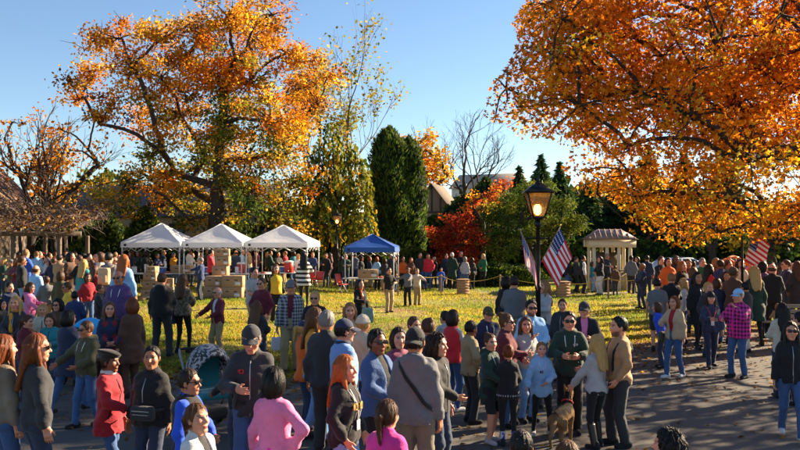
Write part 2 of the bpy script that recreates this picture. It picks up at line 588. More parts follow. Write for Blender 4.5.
def build_tree(label, base, fork, blobs, r_trunk, colour, bark, leafmat, clump_den=3.0, leaves=26, size=0.22, spread=0.42, shape='diamond',
               twig=0.02, seed=1, keep=None, group=None, shell=2.2, name='tree', bare=0, cat='tree', extra_twigs=0):
    """blobs: [(centre, radius xyz)] lobes of the crown; limbs link them to the fork; leaf clumps fill them"""
    rg = np.random.default_rng(seed)
    root = empty(name, tuple(base))
    tag(root, label, cat, group)
    B = np.array(base, float)
    mb = MB()
    nodes = [np.array(fork, float)]; par = [-1]; plen = [0.0]
    order = sorted(range(len(blobs)), key=lambda i: np.linalg.norm(np.array(blobs[i][0]) - nodes[0]))
    bid = []
    for i in order:
        c = np.array(blobs[i][0], float)
        best = min(range(len(nodes)), key=lambda j: np.linalg.norm(nodes[j] - c) + 0.35 * plen[j] + (1.5 if nodes[j][2] > c[2] + 0.5 else 0))
        nodes.append(c); par.append(best); plen.append(plen[best] + np.linalg.norm(nodes[best] - c)); bid.append(i)
    clumps = []; cblob = []
    for j, i in enumerate(bid):
        c, r = np.array(blobs[i][0], float), np.array(blobs[i][1], float)
        n = max(3, int(clump_den * (r[0] * r[2] + r[0] * r[1] + r[1] * r[2])))
        p = unit(rg.normal(size=(n, 3))) * (rg.random((n, 1)) ** (1 / shell)) * r + c
        clumps.append(p); cblob += [j + 1] * n
    clumps = np.concatenate(clumps); cblob = np.array(cblob)
    if keep is not None:
        k = keep(clumps); clumps, cblob = clumps[k], cblob[k]
    flow = np.zeros(len(nodes)); np.add.at(flow, cblob, 1.0)
    for j in range(len(nodes) - 1, 0, -1): flow[par[j]] += flow[j] + 0.5
    rad = r_trunk * np.sqrt(np.maximum(flow, 1) / max(flow[0], 1)) * 0.95
    tr = wobble(B - np.array([0, 0, 0.25]), nodes[0], 7, 0.06, rg) - B
    mb.tube([tuple(q) for q in tr], list(np.linspace(r_trunk * 1.35, r_trunk, 7) * np.array([1.25, 1.05, 1, 1, 1, 1, 1])), 10)
    for j in range(1, len(nodes)):
        if flow[j] < 0.5: continue
        q = wobble(nodes[par[j]], nodes[j], 6, 0.10 * np.linalg.norm(nodes[j] - nodes[par[j]]) / 3, rg) - B
        r0 = min(rad[par[j]], rad[j] * 1.35)
        mb.tube([tuple(x) for x in q], list(np.linspace(r0, rad[j], 6)), 6, cap=False)
    for c, j in zip(clumps, cblob):
        if rg.random() < 0.62:
            q = wobble(nodes[j], c, 4, 0.06, rg) - B
            mb.tube([tuple(x) for x in q], [twig * 1.8, twig * 1.3, twig, twig * 0.4], 4, cap=False)
            for _ in range(extra_twigs):
                e = c + rg.normal(0, spread * 1.3, 3)
                if keep is not None and not keep(e[None])[0]: continue
                mb.tube([tuple(x) for x in (wobble(c, e, 3, 0.05, rg) - B)], [twig * 0.8, twig * 0.6, twig * 0.3], 3, cap=False)
    mb.build('trunk', bark, root, True)
    if bare:
        drop = rg.random(len(clumps)) < bare
        clumps = clumps[~drop]
    nl = leaves
    C = np.repeat(clumps, nl, 0) + rg.normal(0, 1, (len(clumps) * nl, 3)) * np.array([spread, spread, spread * 0.62])
    cols = colour(clumps, rg)
    cols = np.repeat(cols, nl, 0) * (1 + rg.normal(0, 0.22, (len(C), 1)))
    cols = np.clip(cols, 0.004, 0.9)
    if keep is not None:
        k = keep(C); C, cols = C[k], cols[k]
    me = leaf_mesh('crown', C - B, size * rg.uniform(0.6, 1.3, len(C)), cols, shape, rg=rg)
    link('crown', me, root, leafmat)
    return root

RUST = (0.46, 0.145, 0.014); ORANGE = (0.66, 0.225, 0.014); GOLD = (0.62, 0.34, 0.03); YEL = (0.46, 0.36, 0.05)
YGREEN = (0.20, 0.21, 0.025); GREEN = (0.075, 0.115, 0.02); DGREEN = (0.022, 0.05, 0.016); BROWN = (0.17, 0.075, 0.022)
BARK = mat_bark('bark_brown', (0.10, 0.068, 0.045)); BARK_D = mat_bark('bark_dark', (0.055, 0.04, 0.03)); BARK_G = mat_bark('bark_grey', (0.17, 0.14, 0.115))
LEAF_A = mat_leaf('autumn_leaf', 0.62); LEAF_G = mat_leaf('green_leaf', 0.35)

def pblobs(lst, d, flat=1.0, seed=3, deep=0.8):
    """lobes given by their place in the picture at roughly d metres; the crown keeps its real depth"""
    rg = np.random.default_rng(seed); out = []
    cx = np.mean([b[0] for b in lst]); w = max(abs(b[0] - cx) for b in lst) + 1
    for b in lst:
        x, y, r = b[:3]
        half = w * d / F_PX * deep * math.sqrt(max(0.05, 1 - min(1, abs(x - cx) / w) ** 2))
        dd = d + (b[3] if len(b) > 3 else rg.uniform(-half, half))
        p = px(x, y, dd); rr = r * d / F_PX
        out.append((tuple(p), (rr, rr * 1.1, rr * flat)))
    return out

def gbase(x, d):
    X = (x - 400) / F_PX * d
    return (X, d, float(gz(X, d)))

# the big oak behind the white canopies
OAK = [(217, 188, 12, 0), (219, 165, 12, 0), (221, 140, 12, 0), (223, 112, 12, 0), (224, 84, 12, 0), (226, 14, 26), (272, 14, 20), (250, 40, 34), (200, 40, 32), (163, 38, 24), (118, 38, 20), (94, 40, 14), (132, 66, 24), (92, 78, 20), (72, 86, 12),
       (112, 104, 18), (160, 78, 28), (205, 82, 32), (250, 84, 34), (288, 52, 24), (300, 88, 24), (330, 76, 13), (318, 104, 16), (180, 116, 30), (225, 124, 34),
       (270, 122, 32), (140, 124, 20), (100, 124, 11), (160, 150, 22), (205, 156, 28), (247, 160, 30), (285, 156, 22), (150, 180, 20), (122, 190, 22), (186, 192, 18),
       (258, 196, 24), (242, 212, 18), (106, 200, 14), (205, 210, 14), (302, 128, 18), (185, 60, 20), (235, 60, 22), (312, 60, 12), (78, 100, 8), (146, 98, 14), (165, 205, 17), (282, 200, 20), (300, 178, 18), (225, 222, 15), (190, 220, 14), (268, 218, 16), (135, 210, 15), (290, 222, 14), (98, 185, 12), (235, 188, 20), (172, 172, 20)]
def oak_col(p, rg):
    z = (p[:, 2] - 3) / 13 + rg.normal(0, 0.16, len(p)); n = len(p)
    side = np.abs(p[:, 0] + 10.3) / 8
    hot = np.clip(z * 0.9 + side * 0.35, 0, 1)
    top = palette([(3, ORANGE), (1.5, RUST), (4, GOLD), (1, BROWN)], n, rg); mid = palette([(4, GOLD), (2, YEL), (2, YGREEN), (2, ORANGE)], n, rg); low = palette([(3, YGREEN), (3, GREEN), (2, GOLD), (1, DGREEN)], n, rg)
    return np.where((hot > 0.62)[:, None], top, np.where((hot > 0.36)[:, None], mid, low))
build_tree('huge oak with rust orange top and yellow green skirt behind the white canopies', gbase(216, 43), tuple(px(217, 214, 43)), pblobs(OAK, 43, 0.95, 3, 0.55), 0.46, oak_col, BARK_D, LEAF_A,
           clump_den=2.7, leaves=84, size=0.195, spread=0.38, shape='diamond', twig=0.03, seed=11, extra_twigs=1, name='oak_tree')

# bare-branched trees
def grow_tree(label, base, height, r0, seed, bark, lean=(0, 0), levels=6, spread=0.55, up=0.25, ratio=0.78, leaf=None, leafmat=None, leafsize=0.2, nleaf=6, leafprob=0.5, shape='oval', first=0.28, group=None, split=3, flat=1.0):
    rg = np.random.default_rng(seed)
    root = empty('bare_tree' if leaf is None else 'thinning_tree', base); tag(root, label, 'tree', group)
    mb = MB(); tips = []
    def go(p, d, L, r, lv):
        n = 4; pts = [p]; q = p
        for i in range(n):
            d2 = d + rg.normal(0, 0.13, 3); d2[2] += up * 0.25; d2 /= np.linalg.norm(d2); q = q + d2 * L / n; pts.append(q); d = d2
        mb.tube([tuple(x) for x in pts], list(np.linspace(r, r * 0.72, n + 1)), 8 if lv == 0 else (5 if lv < 3 else 3), cap=False)
        if lv >= levels:
            tips.append(q); return
        if lv >= 2: tips.append(q)
        k = split if lv < 2 else (2 if rg.random() < 0.6 else 3)
        for i in range(k):
            side = rg.normal(size=3); side -= side.dot(d) * d; side /= np.linalg.norm(side)
            a = rg.uniform(0.5, 1.25) * spread * (0.35 if i == 0 else 1.0)
            nd = d * math.cos(a) + side * math.sin(a); nd[2] = nd[2] * flat + 0.06; nd /= np.linalg.norm(nd)
            st = pts[-1] if i < 2 else pts[rg.integers(2, 4)]
            go(st, nd, L * ratio * rg.uniform(0.75, 1.15), r * (0.70 if i == 0 else 0.52), lv + 1)
    d0 = np.array([lean[0], lean[1], 1.0]); d0 /= np.linalg.norm(d0)
    go(np.array([0, 0, -0.2]), d0, height * first, r0, 0)
    mb.build('trunk', bark, root, True)
    if leaf is not None:
        T = np.array(tips); T = T[rg.random(len(T)) < leafprob]
        C = np.repeat(T, nleaf, 0) + rg.normal(0, 0.3, (len(T) * nleaf, 3))
        cols = np.repeat(palette(leaf, len(T), rg), nleaf, 0)
        link('crown', leaf_mesh('crown', C, leafsize * rg.uniform(0.6, 1.2, len(C)), cols, shape, rg=rg), root, leafmat)
    return root

grow_tree('half bare tree with dark spreading branches and orange leaves above the vine arbour', gbase(24, 46), 11.5, 0.30, 24, BARK_D, (0.02, 0), 6, 0.6, 0.22, 0.80,
          [(3, RUST), (3, BROWN), (2, ORANGE)], LEAF_A, 0.22, 7, 0.12, 'oval', 0.25)
grow_tree('slim dark bare tree leaning over the stone building', gbase(58, 49), 10.0, 0.22, 35, BARK_D, (-0.1, 0), 6, 0.5, 0.25, 0.80,
          [(3, ORANGE), (2, GOLD), (1, BROWN)], LEAF_A, 0.25, 8, 0.28, 'oval', 0.26)
grow_tree('tall thin tree with sparse yellow leaves rising behind the oak', gbase(317, 58), 19.5, 0.26, 42, BARK_G, (0.01, 0), 7, 0.58, 0.42, 0.80,
          [(2, (0.30, 0.24, 0.05)), (3, YGREEN), (1, (0.36, 0.22, 0.04))], LEAF_A, 0.24, 6, 0.5, 'oval', 0.22)
grow_tree('wide leafless tree in front of the pale hillside building', gbase(474, 84), 19.0, 0.42, 51, BARK_D, (-0.02, 0), 7, 0.72, 0.10, 0.80, first=0.26)
LB = [(12, 122, 13), (4, 140, 13), (58, 128, 9), (98, 166, 7), (74, 190, 11), (46, 206, 11), (30, 186, 9), (88, 150, 9), (70, 150, 8), (14, 165, 12), (95, 118, 9)]
build_tree('small tree with loose orange leaves between the arbour and the oak', gbase(66, 50), tuple(px(60, 205, 50)), pblobs(LB, 50, 1.0, 9, 0.4), 0.2,
           lambda p, rg: palette([(2, ORANGE), (1, GOLD), (3, RUST), (3, BROWN)], len(p), rg), BARK_D, LEAF_A, 1.3, 10, 0.22, 0.38, 'oval', 0.025, 12, extra_twigs=2)

# drooping yellow-green tree
WB = [(342, 150, 15), (352, 172, 18), (336, 196, 22), (356, 210, 18), (320, 212, 18), (328, 172, 15), (310, 184, 14), (300, 206, 14), (362, 192, 12), (345, 225, 18), (318, 150, 10), (330, 130, 9), (290, 215, 13), (310, 228, 14), (365, 225, 11)]
def droopy(label, base, blobs, cols, seed, size=0.3, n=900, L=1.6):
    rg = np.random.default_rng(seed)
    root = empty('weeping_tree', base); tag(root, label, 'tree'); B = np.array(base)
    mb = MB(); mb.tube([(0, 0, -0.2), (0.1, 0, 2), (0, 0.1, 4.2), (0.1, 0, 6.5)], [0.3, 0.24, 0.17, 0.06], 8)
    C = []; T = []; K = []
    for c, r in blobs:
        c = np.array(c); r = np.array(r)
        mb.tube([tuple(x) for x in (wobble((B[0], B[1], min(c[2], 6.5) * 0.75), c, 5, 0.1, rg) - B)], [0.09, 0.07, 0.05, 0.04, 0.02], 5)
        k = int(n * r[0] * r[2] / 3)
        for _ in range(k):
            s = c + unit(rg.normal(size=(1, 3)))[0] * r * rg.uniform(0.5, 1.05)
            m = 9; ln = L * rg.uniform(0.4, 1.0)
            out = (s - c) * np.array([1, 1, 0]); out = out / (np.linalg.norm(out) + 0.2)
            t = np.linspace(0, 1, m)[:, None]
            p = s + out * 0.45 * t + np.array([0, 0, -1]) * ln * t ** 1.3 + rg.normal(0, 0.05, (m, 3))
            C.append(p); T.append(np.tile(out * 0.5 + [0, 0, -1.0], (m, 1)) + rg.normal(0, 0.35, (m, 3)))
            K.append(np.repeat(palette(cols, 1, rg), m, 0))
    C, T, K = np.concatenate(C), np.concatenate(T), np.concatenate(K)
    ok = C[:, 2] > 0.3; C, T, K = C[ok], T[ok], K[ok]
    mb.build('trunk', BARK_D, root, True)
    link('crown', leaf_mesh('crown', C - B, size * rg.uniform(0.6, 1.2, len(C)), np.clip(K * (1 + rg.normal(0, .2, (len(K), 1))), .004, .9), 'oval', T=T, rg=rg), root, LEAF_G)
droopy('drooping yellow green tree beside the far lamp post', gbase(335, 47), pblobs(WB, 47, 1.0, 5, 0.6), [(3, YGREEN), (3, GREEN), (2, (0.30, 0.26, 0.03)), (1, GOLD), (1, DGREEN)], 61, 0.27, 190, 1.5)

# columns, cones and round shrubs
def shaped_plant(name, label, base, prof, n, size, cols, seed, shape='needle', out=0.6, core=0.82, rough=0.12, mat=None, lean_up=0.9, cat='tree', sx=1.0, lobes=0.0, trunk=True, group=None, tiers=0):
    """prof: [(height, radius)] of a dense evergreen; sprays cover it, a darker leafy core fills it"""
    rg = np.random.default_rng(seed)
    root = empty(name, base); tag(root, label, cat, group)
    H = np.array([p[0] for p in prof]); Rr = np.array([p[1] for p in prof])
    w = (Rr[1:] + Rr[:-1]) * np.diff(H) + 1e-6
    seg = rg.choice(len(w), n, p=w / w.sum())
    z = H[seg] + (H[seg + 1] - H[seg]) * rg.random(n)
    th = rg.uniform(0, 2 * math.pi, n)
    ph = rg.uniform(0, 6.28, 6)
    bulge = 1 + rough * (np.sin(3 * th + 1.3 * z + ph[0]) + np.sin(5 * th - 2.1 * z + ph[1]) + np.sin(2.7 * z + 2 * th + ph[2]) + 0.7 * np.sin(9 * th + 5 * z + ph[3])) / 2 + lobes * np.sin(2 * th + ph[4])
    if tiers: bulge *= 1 - 0.35 * ((z * tiers) % 1.0)
    r = np.interp(z, H, Rr) * bulge * (1 - 0.32 * rg.random(n) ** 2.2)
    C = np.stack([r * np.cos(th) * sx, r * np.sin(th), z], 1)
    T = np.stack([np.cos(th) * out, np.sin(th) * out, np.full(n, lean_up)], 1) + rg.normal(0, 0.35, (n, 3))
    N = np.stack([np.cos(th), np.sin(th), np.full(n, 0.3)], 1) + rg.normal(0, 0.5, (n, 3))
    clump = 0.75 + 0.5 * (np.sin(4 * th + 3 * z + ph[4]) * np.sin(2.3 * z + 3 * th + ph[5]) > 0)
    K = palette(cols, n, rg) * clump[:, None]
    mb = MB()
    if trunk: mb.tube([(0, 0, -0.2), (0, 0, H[0] + 0.4), (0, 0, H[-1] * 0.9)], [max(0.08, Rr.max() * 0.12), max(0.07, Rr.max() * 0.10), 0.02], 8)
    else:
        for k in range(5):
            a = k * 1.26; mb.tube([(0.05 * math.cos(a), 0.05 * math.sin(a), -0.1), (Rr.max() * 0.3 * math.cos(a), Rr.max() * 0.3 * math.sin(a), H[-1] * 0.55)], [0.04, 0.02], 5)
    mb.build('trunk' if trunk else 'stem', BARK_D, root, True)
    nt, nz = 28, 24
    zz = np.linspace(H[0], H[-1], nz); tt = np.linspace(0, 2 * math.pi, nt, endpoint=False)
    Zg, Tg = np.meshgrid(zz, tt, indexing='ij')
    rr = np.interp(Zg, H, Rr) * core * (1 + rough * (np.sin(3 * Tg + 1.3 * Zg + ph[0]) + np.sin(5 * Tg - 2.1 * Zg + ph[1]) + np.sin(2.7 * Zg + 2 * Tg + ph[2])) / 2 + lobes * np.sin(2 * Tg + ph[4])) * (0.93 + 0.14 * rg.random(Zg.shape))
    if tiers: rr *= 0.8
    cv = np.stack([rr * np.cos(Tg) * sx, rr * np.sin(Tg), Zg + rg.normal(0, 0.03, Zg.shape)], -1).reshape(-1, 3)
    cf = [[i * nt + j, i * nt + (j + 1) % nt, (i + 1) * nt + (j + 1) % nt, (i + 1) * nt + j] for i in range(nz - 1) for j in range(nt)]
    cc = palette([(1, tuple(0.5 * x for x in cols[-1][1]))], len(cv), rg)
    me = leaf_mesh('crown', C, size * rg.uniform(0.6, 1.3, n), np.clip(K, 0.004, 0.9), shape, N=N, T=T, rg=rg)
    link('crown', me, root, mat or LEAF_G)
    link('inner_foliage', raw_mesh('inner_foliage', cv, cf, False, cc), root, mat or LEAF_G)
    return root

CY = [(3, (0.08, 0.14, 0.025)), (3, (0.06, 0.115, 0.022)), (2, (0.16, 0.2, 0.03)), (1, DGREEN)]
def at_px(x, d): return gbase(x, d)
shaped_plant('cypress_tree', 'tall dense dark green columnar evergreen with twin tips', at_px(389, 53), [(0.3, 1.4), (2, 1.62), (5, 1.6), (8, 1.35), (9.4, 1.0), (10.1, 0.35), (10.3, 0.05)], 9000, 0.34, CY, 71, core=0.86)
shaped_plant('cypress_tree', 'narrower columnar evergreen joined at the side of the taller one', at_px(409, 53.5), [(0.3, 1.1), (3, 1.25), (7, 1.15), (8.8, 0.85), (9.5, 0.3), (9.7, 0.05)], 6500, 0.34, CY, 72, core=0.86)
shaped_plant('round_shrub', 'clipped round dark green shrub at the foot of the columnar evergreens', at_px(413, 46), [(0.0, 1.0), (0.6, 1.25), (1.3, 1.2), (1.9, 0.75), (2.2, 0.1)], 5200, 0.16, [(3, GREEN), (2, DGREEN), (2, (0.14, 0.16, 0.02))], 73, 'oval', cat='shrub', trunk=False)
for i, (x, d, w, h, lab) in enumerate([(497, 43.5, 1.3, 1.35, 'low clipped green hedge beside the red maple'), (520, 43.8, 1.2, 1.2, 'low rounded hedge plant in front of the spreading pine'), (600, 46, 1.6, 1.5, 'leafy green shrub behind the wooden kiosk')]):
    shaped_plant('hedge_shrub', lab, at_px(x, d), [(0, w * 0.85), (h * 0.4, w), (h * 0.8, w * 0.8), (h, 0.1)], 4200, 0.14, [(3, GREEN), (3, (0.10, 0.15, 0.02)), (2, DGREEN)], 80 + i, 'oval', cat='shrub', trunk=False, sx=1.25)
DK = [(3, (0.035, 0.075, 0.024)), (3, (0.045, 0.09, 0.03)), (1, (0.07, 0.12, 0.03)), (2, DGREEN)]
CON = [(519, 66, 2.7, 8.7, 'dark spruce with a blunt top beside the pale hillside building'), (541, 62, 2.9, 9.2, 'dense dark spruce behind the lit lantern'), (560, 64, 2.6, 8.8, 'dark spruce behind the lantern shoulder, slightly shorter than its neighbour'),
       (588, 60, 2.4, 7.0, 'short dark spruce left of the kiosk roof'), (618, 62, 2.6, 8.2, 'dark pointed spruce rising directly above the kiosk roof'), (648, 60, 2.8, 9.8, 'tall dark spruce showing through the orange maple leaves'), (684, 58, 3.0, 9.0, 'broad dark spruce behind the parked white car'), (722, 56, 3.0, 9.5, 'dark spruce behind the second lamp post')]
for i, (x, d, w, h, lab) in enumerate(CON):
    shaped_plant('spruce_tree', lab, at_px(x, d), [(0.3, w), (h * 0.3, w * 0.86), (h * 0.6, w * 0.55), (h * 0.85, w * 0.24), (h, 0.04)], 4600, 0.55, DK, 100 + i, 'needle', 0.9, 0.7, 0.16, lean_up=-0.25, tiers=1.1)
# spreading pine and red maples
PB = [(500, 214, 17), (540, 208, 18), (520, 232, 20), (560, 232, 18), (574, 224, 11), (492, 238, 13), (530, 195, 14), (563, 205, 12), (545, 190, 9), (510, 198, 10), (548, 245, 15), (505, 250, 12)]
build_tree('spreading green pine with sunlit yellow tips behind the lamp post', gbase(530, 47), tuple(px(530, 250, 47)), pblobs(PB, 47, 0.8, 5, 0.8), 0.28,
           lambda p, rg: palette([(4, GREEN), (3, (0.13, 0.17, 0.02)), (2, (0.24, 0.24, 0.03)), (1, DGREEN)], len(p), rg), BARK_D, LEAF_G, 10.0, 60, 0.22, 0.26, 'needle', 0.02, 21, name='pine_tree')
MBL = [(455, 228, 18), (440, 240, 12), (470, 224, 11), (477, 240, 11), (448, 220, 8), (462, 245, 13), (435, 230, 7), (455, 258, 13), (440, 256, 10), (473, 256, 10)]
build_tree('low domed dark red Japanese maple behind the rope line', gbase(457, 45.5), tuple(px(457, 252, 45.5)), pblobs(MBL, 45.5, 0.9, 5, 0.9), 0.14,
           lambda p, rg: palette([(3, (0.30, 0.03, 0.014)), (3, (0.46, 0.06, 0.018)), (2, (0.60, 0.15, 0.02)), (1, (0.14, 0.018, 0.012))], len(p), rg), BARK_D, LEAF_A, 9.0, 42, 0.13, 0.2, 'oval', 0.015, 22, name='maple_shrub')
OBL = [(477, 200, 8), (494, 192, 9), (470, 206, 7), (506, 184, 6), (486, 208, 7), (500, 200, 6)]
build_tree('scarlet and orange young maple between the red maple and the pine', gbase(484, 51), tuple(px(484, 225, 51)), pblobs(OBL, 51, 0.9, 5, 0.9), 0.12,
           lambda p, rg: palette([(3, (0.5, 0.09, 0.02)), (3, (0.55, 0.17, 0.03)), (1, GOLD)], len(p), rg), BARK_D, LEAF_A, 6.0, 34, 0.2, 0.28, 'oval', 0.015, 23, name='young_maple')
BBL = [(425, 150, 13), (440, 160, 12), (412, 158, 11), (430, 172, 13), (415, 178, 10), (447, 176, 9), (425, 138, 8), (408, 145, 6)]
build_tree('golden orange tree far behind the columnar evergreens', gbase(428, 82), tuple(px(428, 205, 82)), pblobs(BBL, 82, 1.0, 5, 0.9), 0.3,
           lambda p, rg: palette([(4, GOLD), (3, ORANGE), (1, YEL)], len(p), rg), BARK_D, LEAF_A, 2.6, 26, 0.34, 0.5, 'oval', 0.03, 24)
# greenery around the tents and the far edge
for i, (x, d, w, h, lab) in enumerate([(146, 46, 1.6, 4.2, 'small green conifer in front of the beige house'), (110, 48, 2.2, 3.8, 'bushy green tree at the corner of the beige house'), (292, 48, 2.0, 3.2, 'dark green shrub under the drooping tree'), (375, 50, 1.6, 2.6, 'loose green shrub left of the clipped round one')]):
    shaped_plant('garden_conifer' if i == 0 else 'garden_shrub', lab, at_px(x, d), [(0, w * 0.8), (h * 0.3, w), (h * 0.7, w * 0.6), (h, 0.05)], 3600, 0.26, [(3, GREEN), (2, (0.11, 0.14, 0.02)), (2, DGREEN)], 130 + i, 'oval', cat='shrub' if i else 'tree', trunk=(i == 0), rough=0.2)
SBL = [[(700, 238, 14), (720, 230, 14), (735, 242, 12), (690, 225, 12)], [(760, 232, 16), (785, 225, 16), (775, 245, 14), (800, 240, 16), (750, 215, 12)]]
for i, b in enumerate(SBL):
    d = (48, 36)[i]
    build_tree(('yellow green tree behind the orange balloons', 'dark leafy tree behind the bench at the crowd edge')[i], gbase(b[0][0] + 12, d), tuple(px(b[0][0] + 12, 250, d)), pblobs(b, d, 0.9, 5, 0.9), 0.2,
               lambda p, rg: palette([(3, YGREEN), (3, GREEN), (2, GOLD), (1, DGREEN)] if i == 0 else [(3, GREEN), (4, DGREEN), (1, YGREEN)], len(p), rg), BARK_D, LEAF_G, 5.0, 26, 0.24, 0.34, 'oval', 0.02, 26 + i)

# shrubs that close the view under the trees
BK = [(232, 52, 2.6, 3.6, 'behind the middle canopy'), (262, 56, 2.6, 4.4, 'behind the brown shed'), (318, 53, 2.4, 3.4, 'behind the third canopy'), (352, 54, 2.6, 3.8, 'behind the blue canopy'), (434, 62, 2.6, 4.4, 'below the cottage'), (464, 61, 2.8, 6.0, 'between cottage and pine'), (486, 72, 3.2, 8.2, 'in front of the hillside house'),
      (505, 58, 3.0, 4.2, 'behind the pine'), (580, 55, 2.8, 3.4, 'behind the right flag'), (640, 54, 2.8, 2.6, 'behind the kiosk end'), (700, 55, 3.2, 3.6, 'behind the white car'), (745, 52, 3.2, 4.4, 'behind the orange balloons'), (790, 50, 3.4, 4.8, 'behind the bench'), (88, 56, 3.0, 4.0, 'beyond the arbour end'), (20, 58, 3.2, 4.4, 'beyond the stone barn')]
for i, (x, d, w, h, wh) in enumerate(BK):
    shaped_plant('dense_shrub', 'dense dark green shrub ' + wh, at_px(x, d), [(0, w * 0.85), (h * 0.3, w), (h * 0.7, w * 0.72), (h, 0.08)], 3000, 0.34, [(3, GREEN), (2, (0.09, 0.12, 0.02)), (3, DGREEN)], 160 + i, 'oval', cat='shrub', trunk=False, rough=0.22, sx=1.15, group='shrubs under the trees')

# distant wood along the horizon
def far_wood():
    rg = np.random.default_rng(5); n = 30000
    x = rg.uniform(-150, 190, n)
    top = 9 + 2.5 * np.sin(x * 0.09) + 1.8 * np.sin(x * 0.23 + 1) + 1.2 * np.sin(x * 0.6) - 3.2 * np.exp(-((x + 12) / 24) ** 2)
    z = top * rg.random(n) ** 0.7
    y = 128 + rg.normal(0, 5, n) + 0.0004 * x * x * 8
    C = np.stack([x, y, z], 1)
    K = palette([(4, DGREEN), (3, GREEN), (2, BROWN), (1, RUST), (1, YGREEN)], n, rg)
    tag(link('far_wood', leaf_mesh('far_wood', C, rg.uniform(0.9, 2.0, n), K, 'diamond', rg=rg), None, LEAF_G), 'mixed dark wood along the horizon', 'wood', None, 'stuff')
far_wood()

# the great maple that overhangs the drive on the right
POLY = np.array([(484, 118), (487, 92), (503, 70), (514, 55), (518, 38), (512, 22), (532, -8), (900, -300), (1600, -300), (1600, 300), (800, 256), (772, 240), (748, 244), (720, 236), (700, 246), (676, 250), (652, 240), (630, 236),
                 (622, 214), (612, 200), (598, 196), (588, 200), (578, 190), (566, 186), (562, 168), (568, 150), (556, 140), (536, 138), (520, 140), (505, 126)], float)
def in_poly(x, y, P):
    ins = np.zeros(len(x), bool)
    for (x0, y0), (x1, y1) in zip(P, np.roll(P, -1, 0)):
        c = ((y0 > y) != (y1 > y)) & (x < (x1 - x0) * (y - y0) / ((y1 - y0) or 1e-9) + x0)
        ins ^= c
    return ins
def maple_keep(p):
    """outline of the crown: low skirt on the outer side, higher over the lawn"""
    x = 400 + p[:, 0] / p[:, 1] * F_PX; y = HOR - (p[:, 2] - CAM_H) / p[:, 1] * F_PX
    return in_poly(x, y, POLY) & (p[:, 2] > 2.4)
rg_m = np.random.default_rng(88)
MAP = []
for k in range(210):
    u = unit(rg_m.normal(size=(1, 3)))[0] * rg_m.random() ** (1 / 2.6)
    c = np.array([9.0, 21.5, 7.2]) + u * np.array([8.6, 4.2, 5.0])
    if c[2] < 2.6 or c[2] > 11.2 or c[0] > 13.2: continue
    if not maple_keep(c[None])[0]: continue
    MAP.append((tuple(c), tuple(rg_m.uniform(1.1, 1.9) * np.array([1, 1, 0.75]))))
for k in range(34):                                        # the limbs that reach out over the drive beyond the frame
    u = unit(rg_m.normal(size=(1, 3)))[0] * rg_m.random() ** (1 / 2.2)
    MAP.append((tuple(np.array([15.4, 17.6, 5.4]) + u * np.array([3.6, 3.4, 1.9])), tuple(rg_m.uniform(0.9, 1.4) * np.array([1, 1, 0.7]))))
def maple_col(p, rg):
    n = len(p)
    h = (p[:, 2] - 3) / 9 + rg.normal(0, 0.2, n)
    top = palette([(6, ORANGE), (4, (0.55, 0.155, 0.012)), (1, (0.66, 0.30, 0.02)), (0.4, BROWN)], n, rg); low = palette([(3, (0.68, 0.33, 0.02)), (4, ORANGE), (1, YEL), (0.6, YGREEN)], n, rg)
    top, low = top * 1.12, low * 1.12
    return np.where((h > 0.34)[:, None], top, low)
build_tree('great orange maple overhanging the drive and the crowd', (12.6, 21.0, 0.0), (12.2, 20.8, 4.2), MAP, 0.34, maple_col, BARK_D, LEAF_A,
           clump_den=1.3, leaves=54, size=0.135, spread=0.34, shape='star', twig=0.02, seed=90, keep=maple_keep, name='maple_tree', extra_twigs=1)

# ------------------------------------------------------------------ grass tufts and fallen leaves
def grass():
    rg = np.random.default_rng(17); n = 260000
    y = 13.5 + 30 * rg.random(n) ** 1.35
    x = (rg.random(n) * 1.16 - 0.58) * y * 1.0
    ok = (y > edge_y(x) + 0.02 + 0.25 * rg.random(n)); x, y = x[ok], y[ok]
    d = np.sin(x * 0.9 + 1.3 * np.sin(y * 0.6)) * np.sin(y * 0.7 + x * 0.3) + rg.normal(0, 0.35, len(x))
    worn = np.exp(-((y - 27.5 - 0.12 * x) / 1.3) ** 2) * (x < 1) + 0.9 * np.exp(-((y - 33) / 1.6) ** 2 - ((x - 4.5) / 3.5) ** 2) + 0.8 * np.exp(-((y - edge_y(x)) / 1.1) ** 2)
    k = (d > -0.55) & (rg.random(len(x)) > worn * 0.9); x, y = x[k], y[k]; n = len(x)
    C = np.stack([x, y, gz(x, y) + 0.025], 1)
    T = np.stack([rg.normal(0, 0.45, n), rg.normal(0, 0.45, n), np.ones(n)], 1)
    K = palette([(3, (0.36, 0.36, 0.04)), (3, (0.52, 0.41, 0.055)), (3, (0.18, 0.24, 0.03)), (1, (0.5, 0.33, 0.10))], n, rg)
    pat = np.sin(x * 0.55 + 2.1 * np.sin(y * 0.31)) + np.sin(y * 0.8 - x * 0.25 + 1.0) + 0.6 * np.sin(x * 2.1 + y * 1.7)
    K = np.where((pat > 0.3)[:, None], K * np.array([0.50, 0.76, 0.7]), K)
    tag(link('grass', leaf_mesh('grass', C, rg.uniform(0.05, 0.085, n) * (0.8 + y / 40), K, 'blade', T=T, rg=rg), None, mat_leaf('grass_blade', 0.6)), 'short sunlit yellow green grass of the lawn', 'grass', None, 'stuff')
grass()
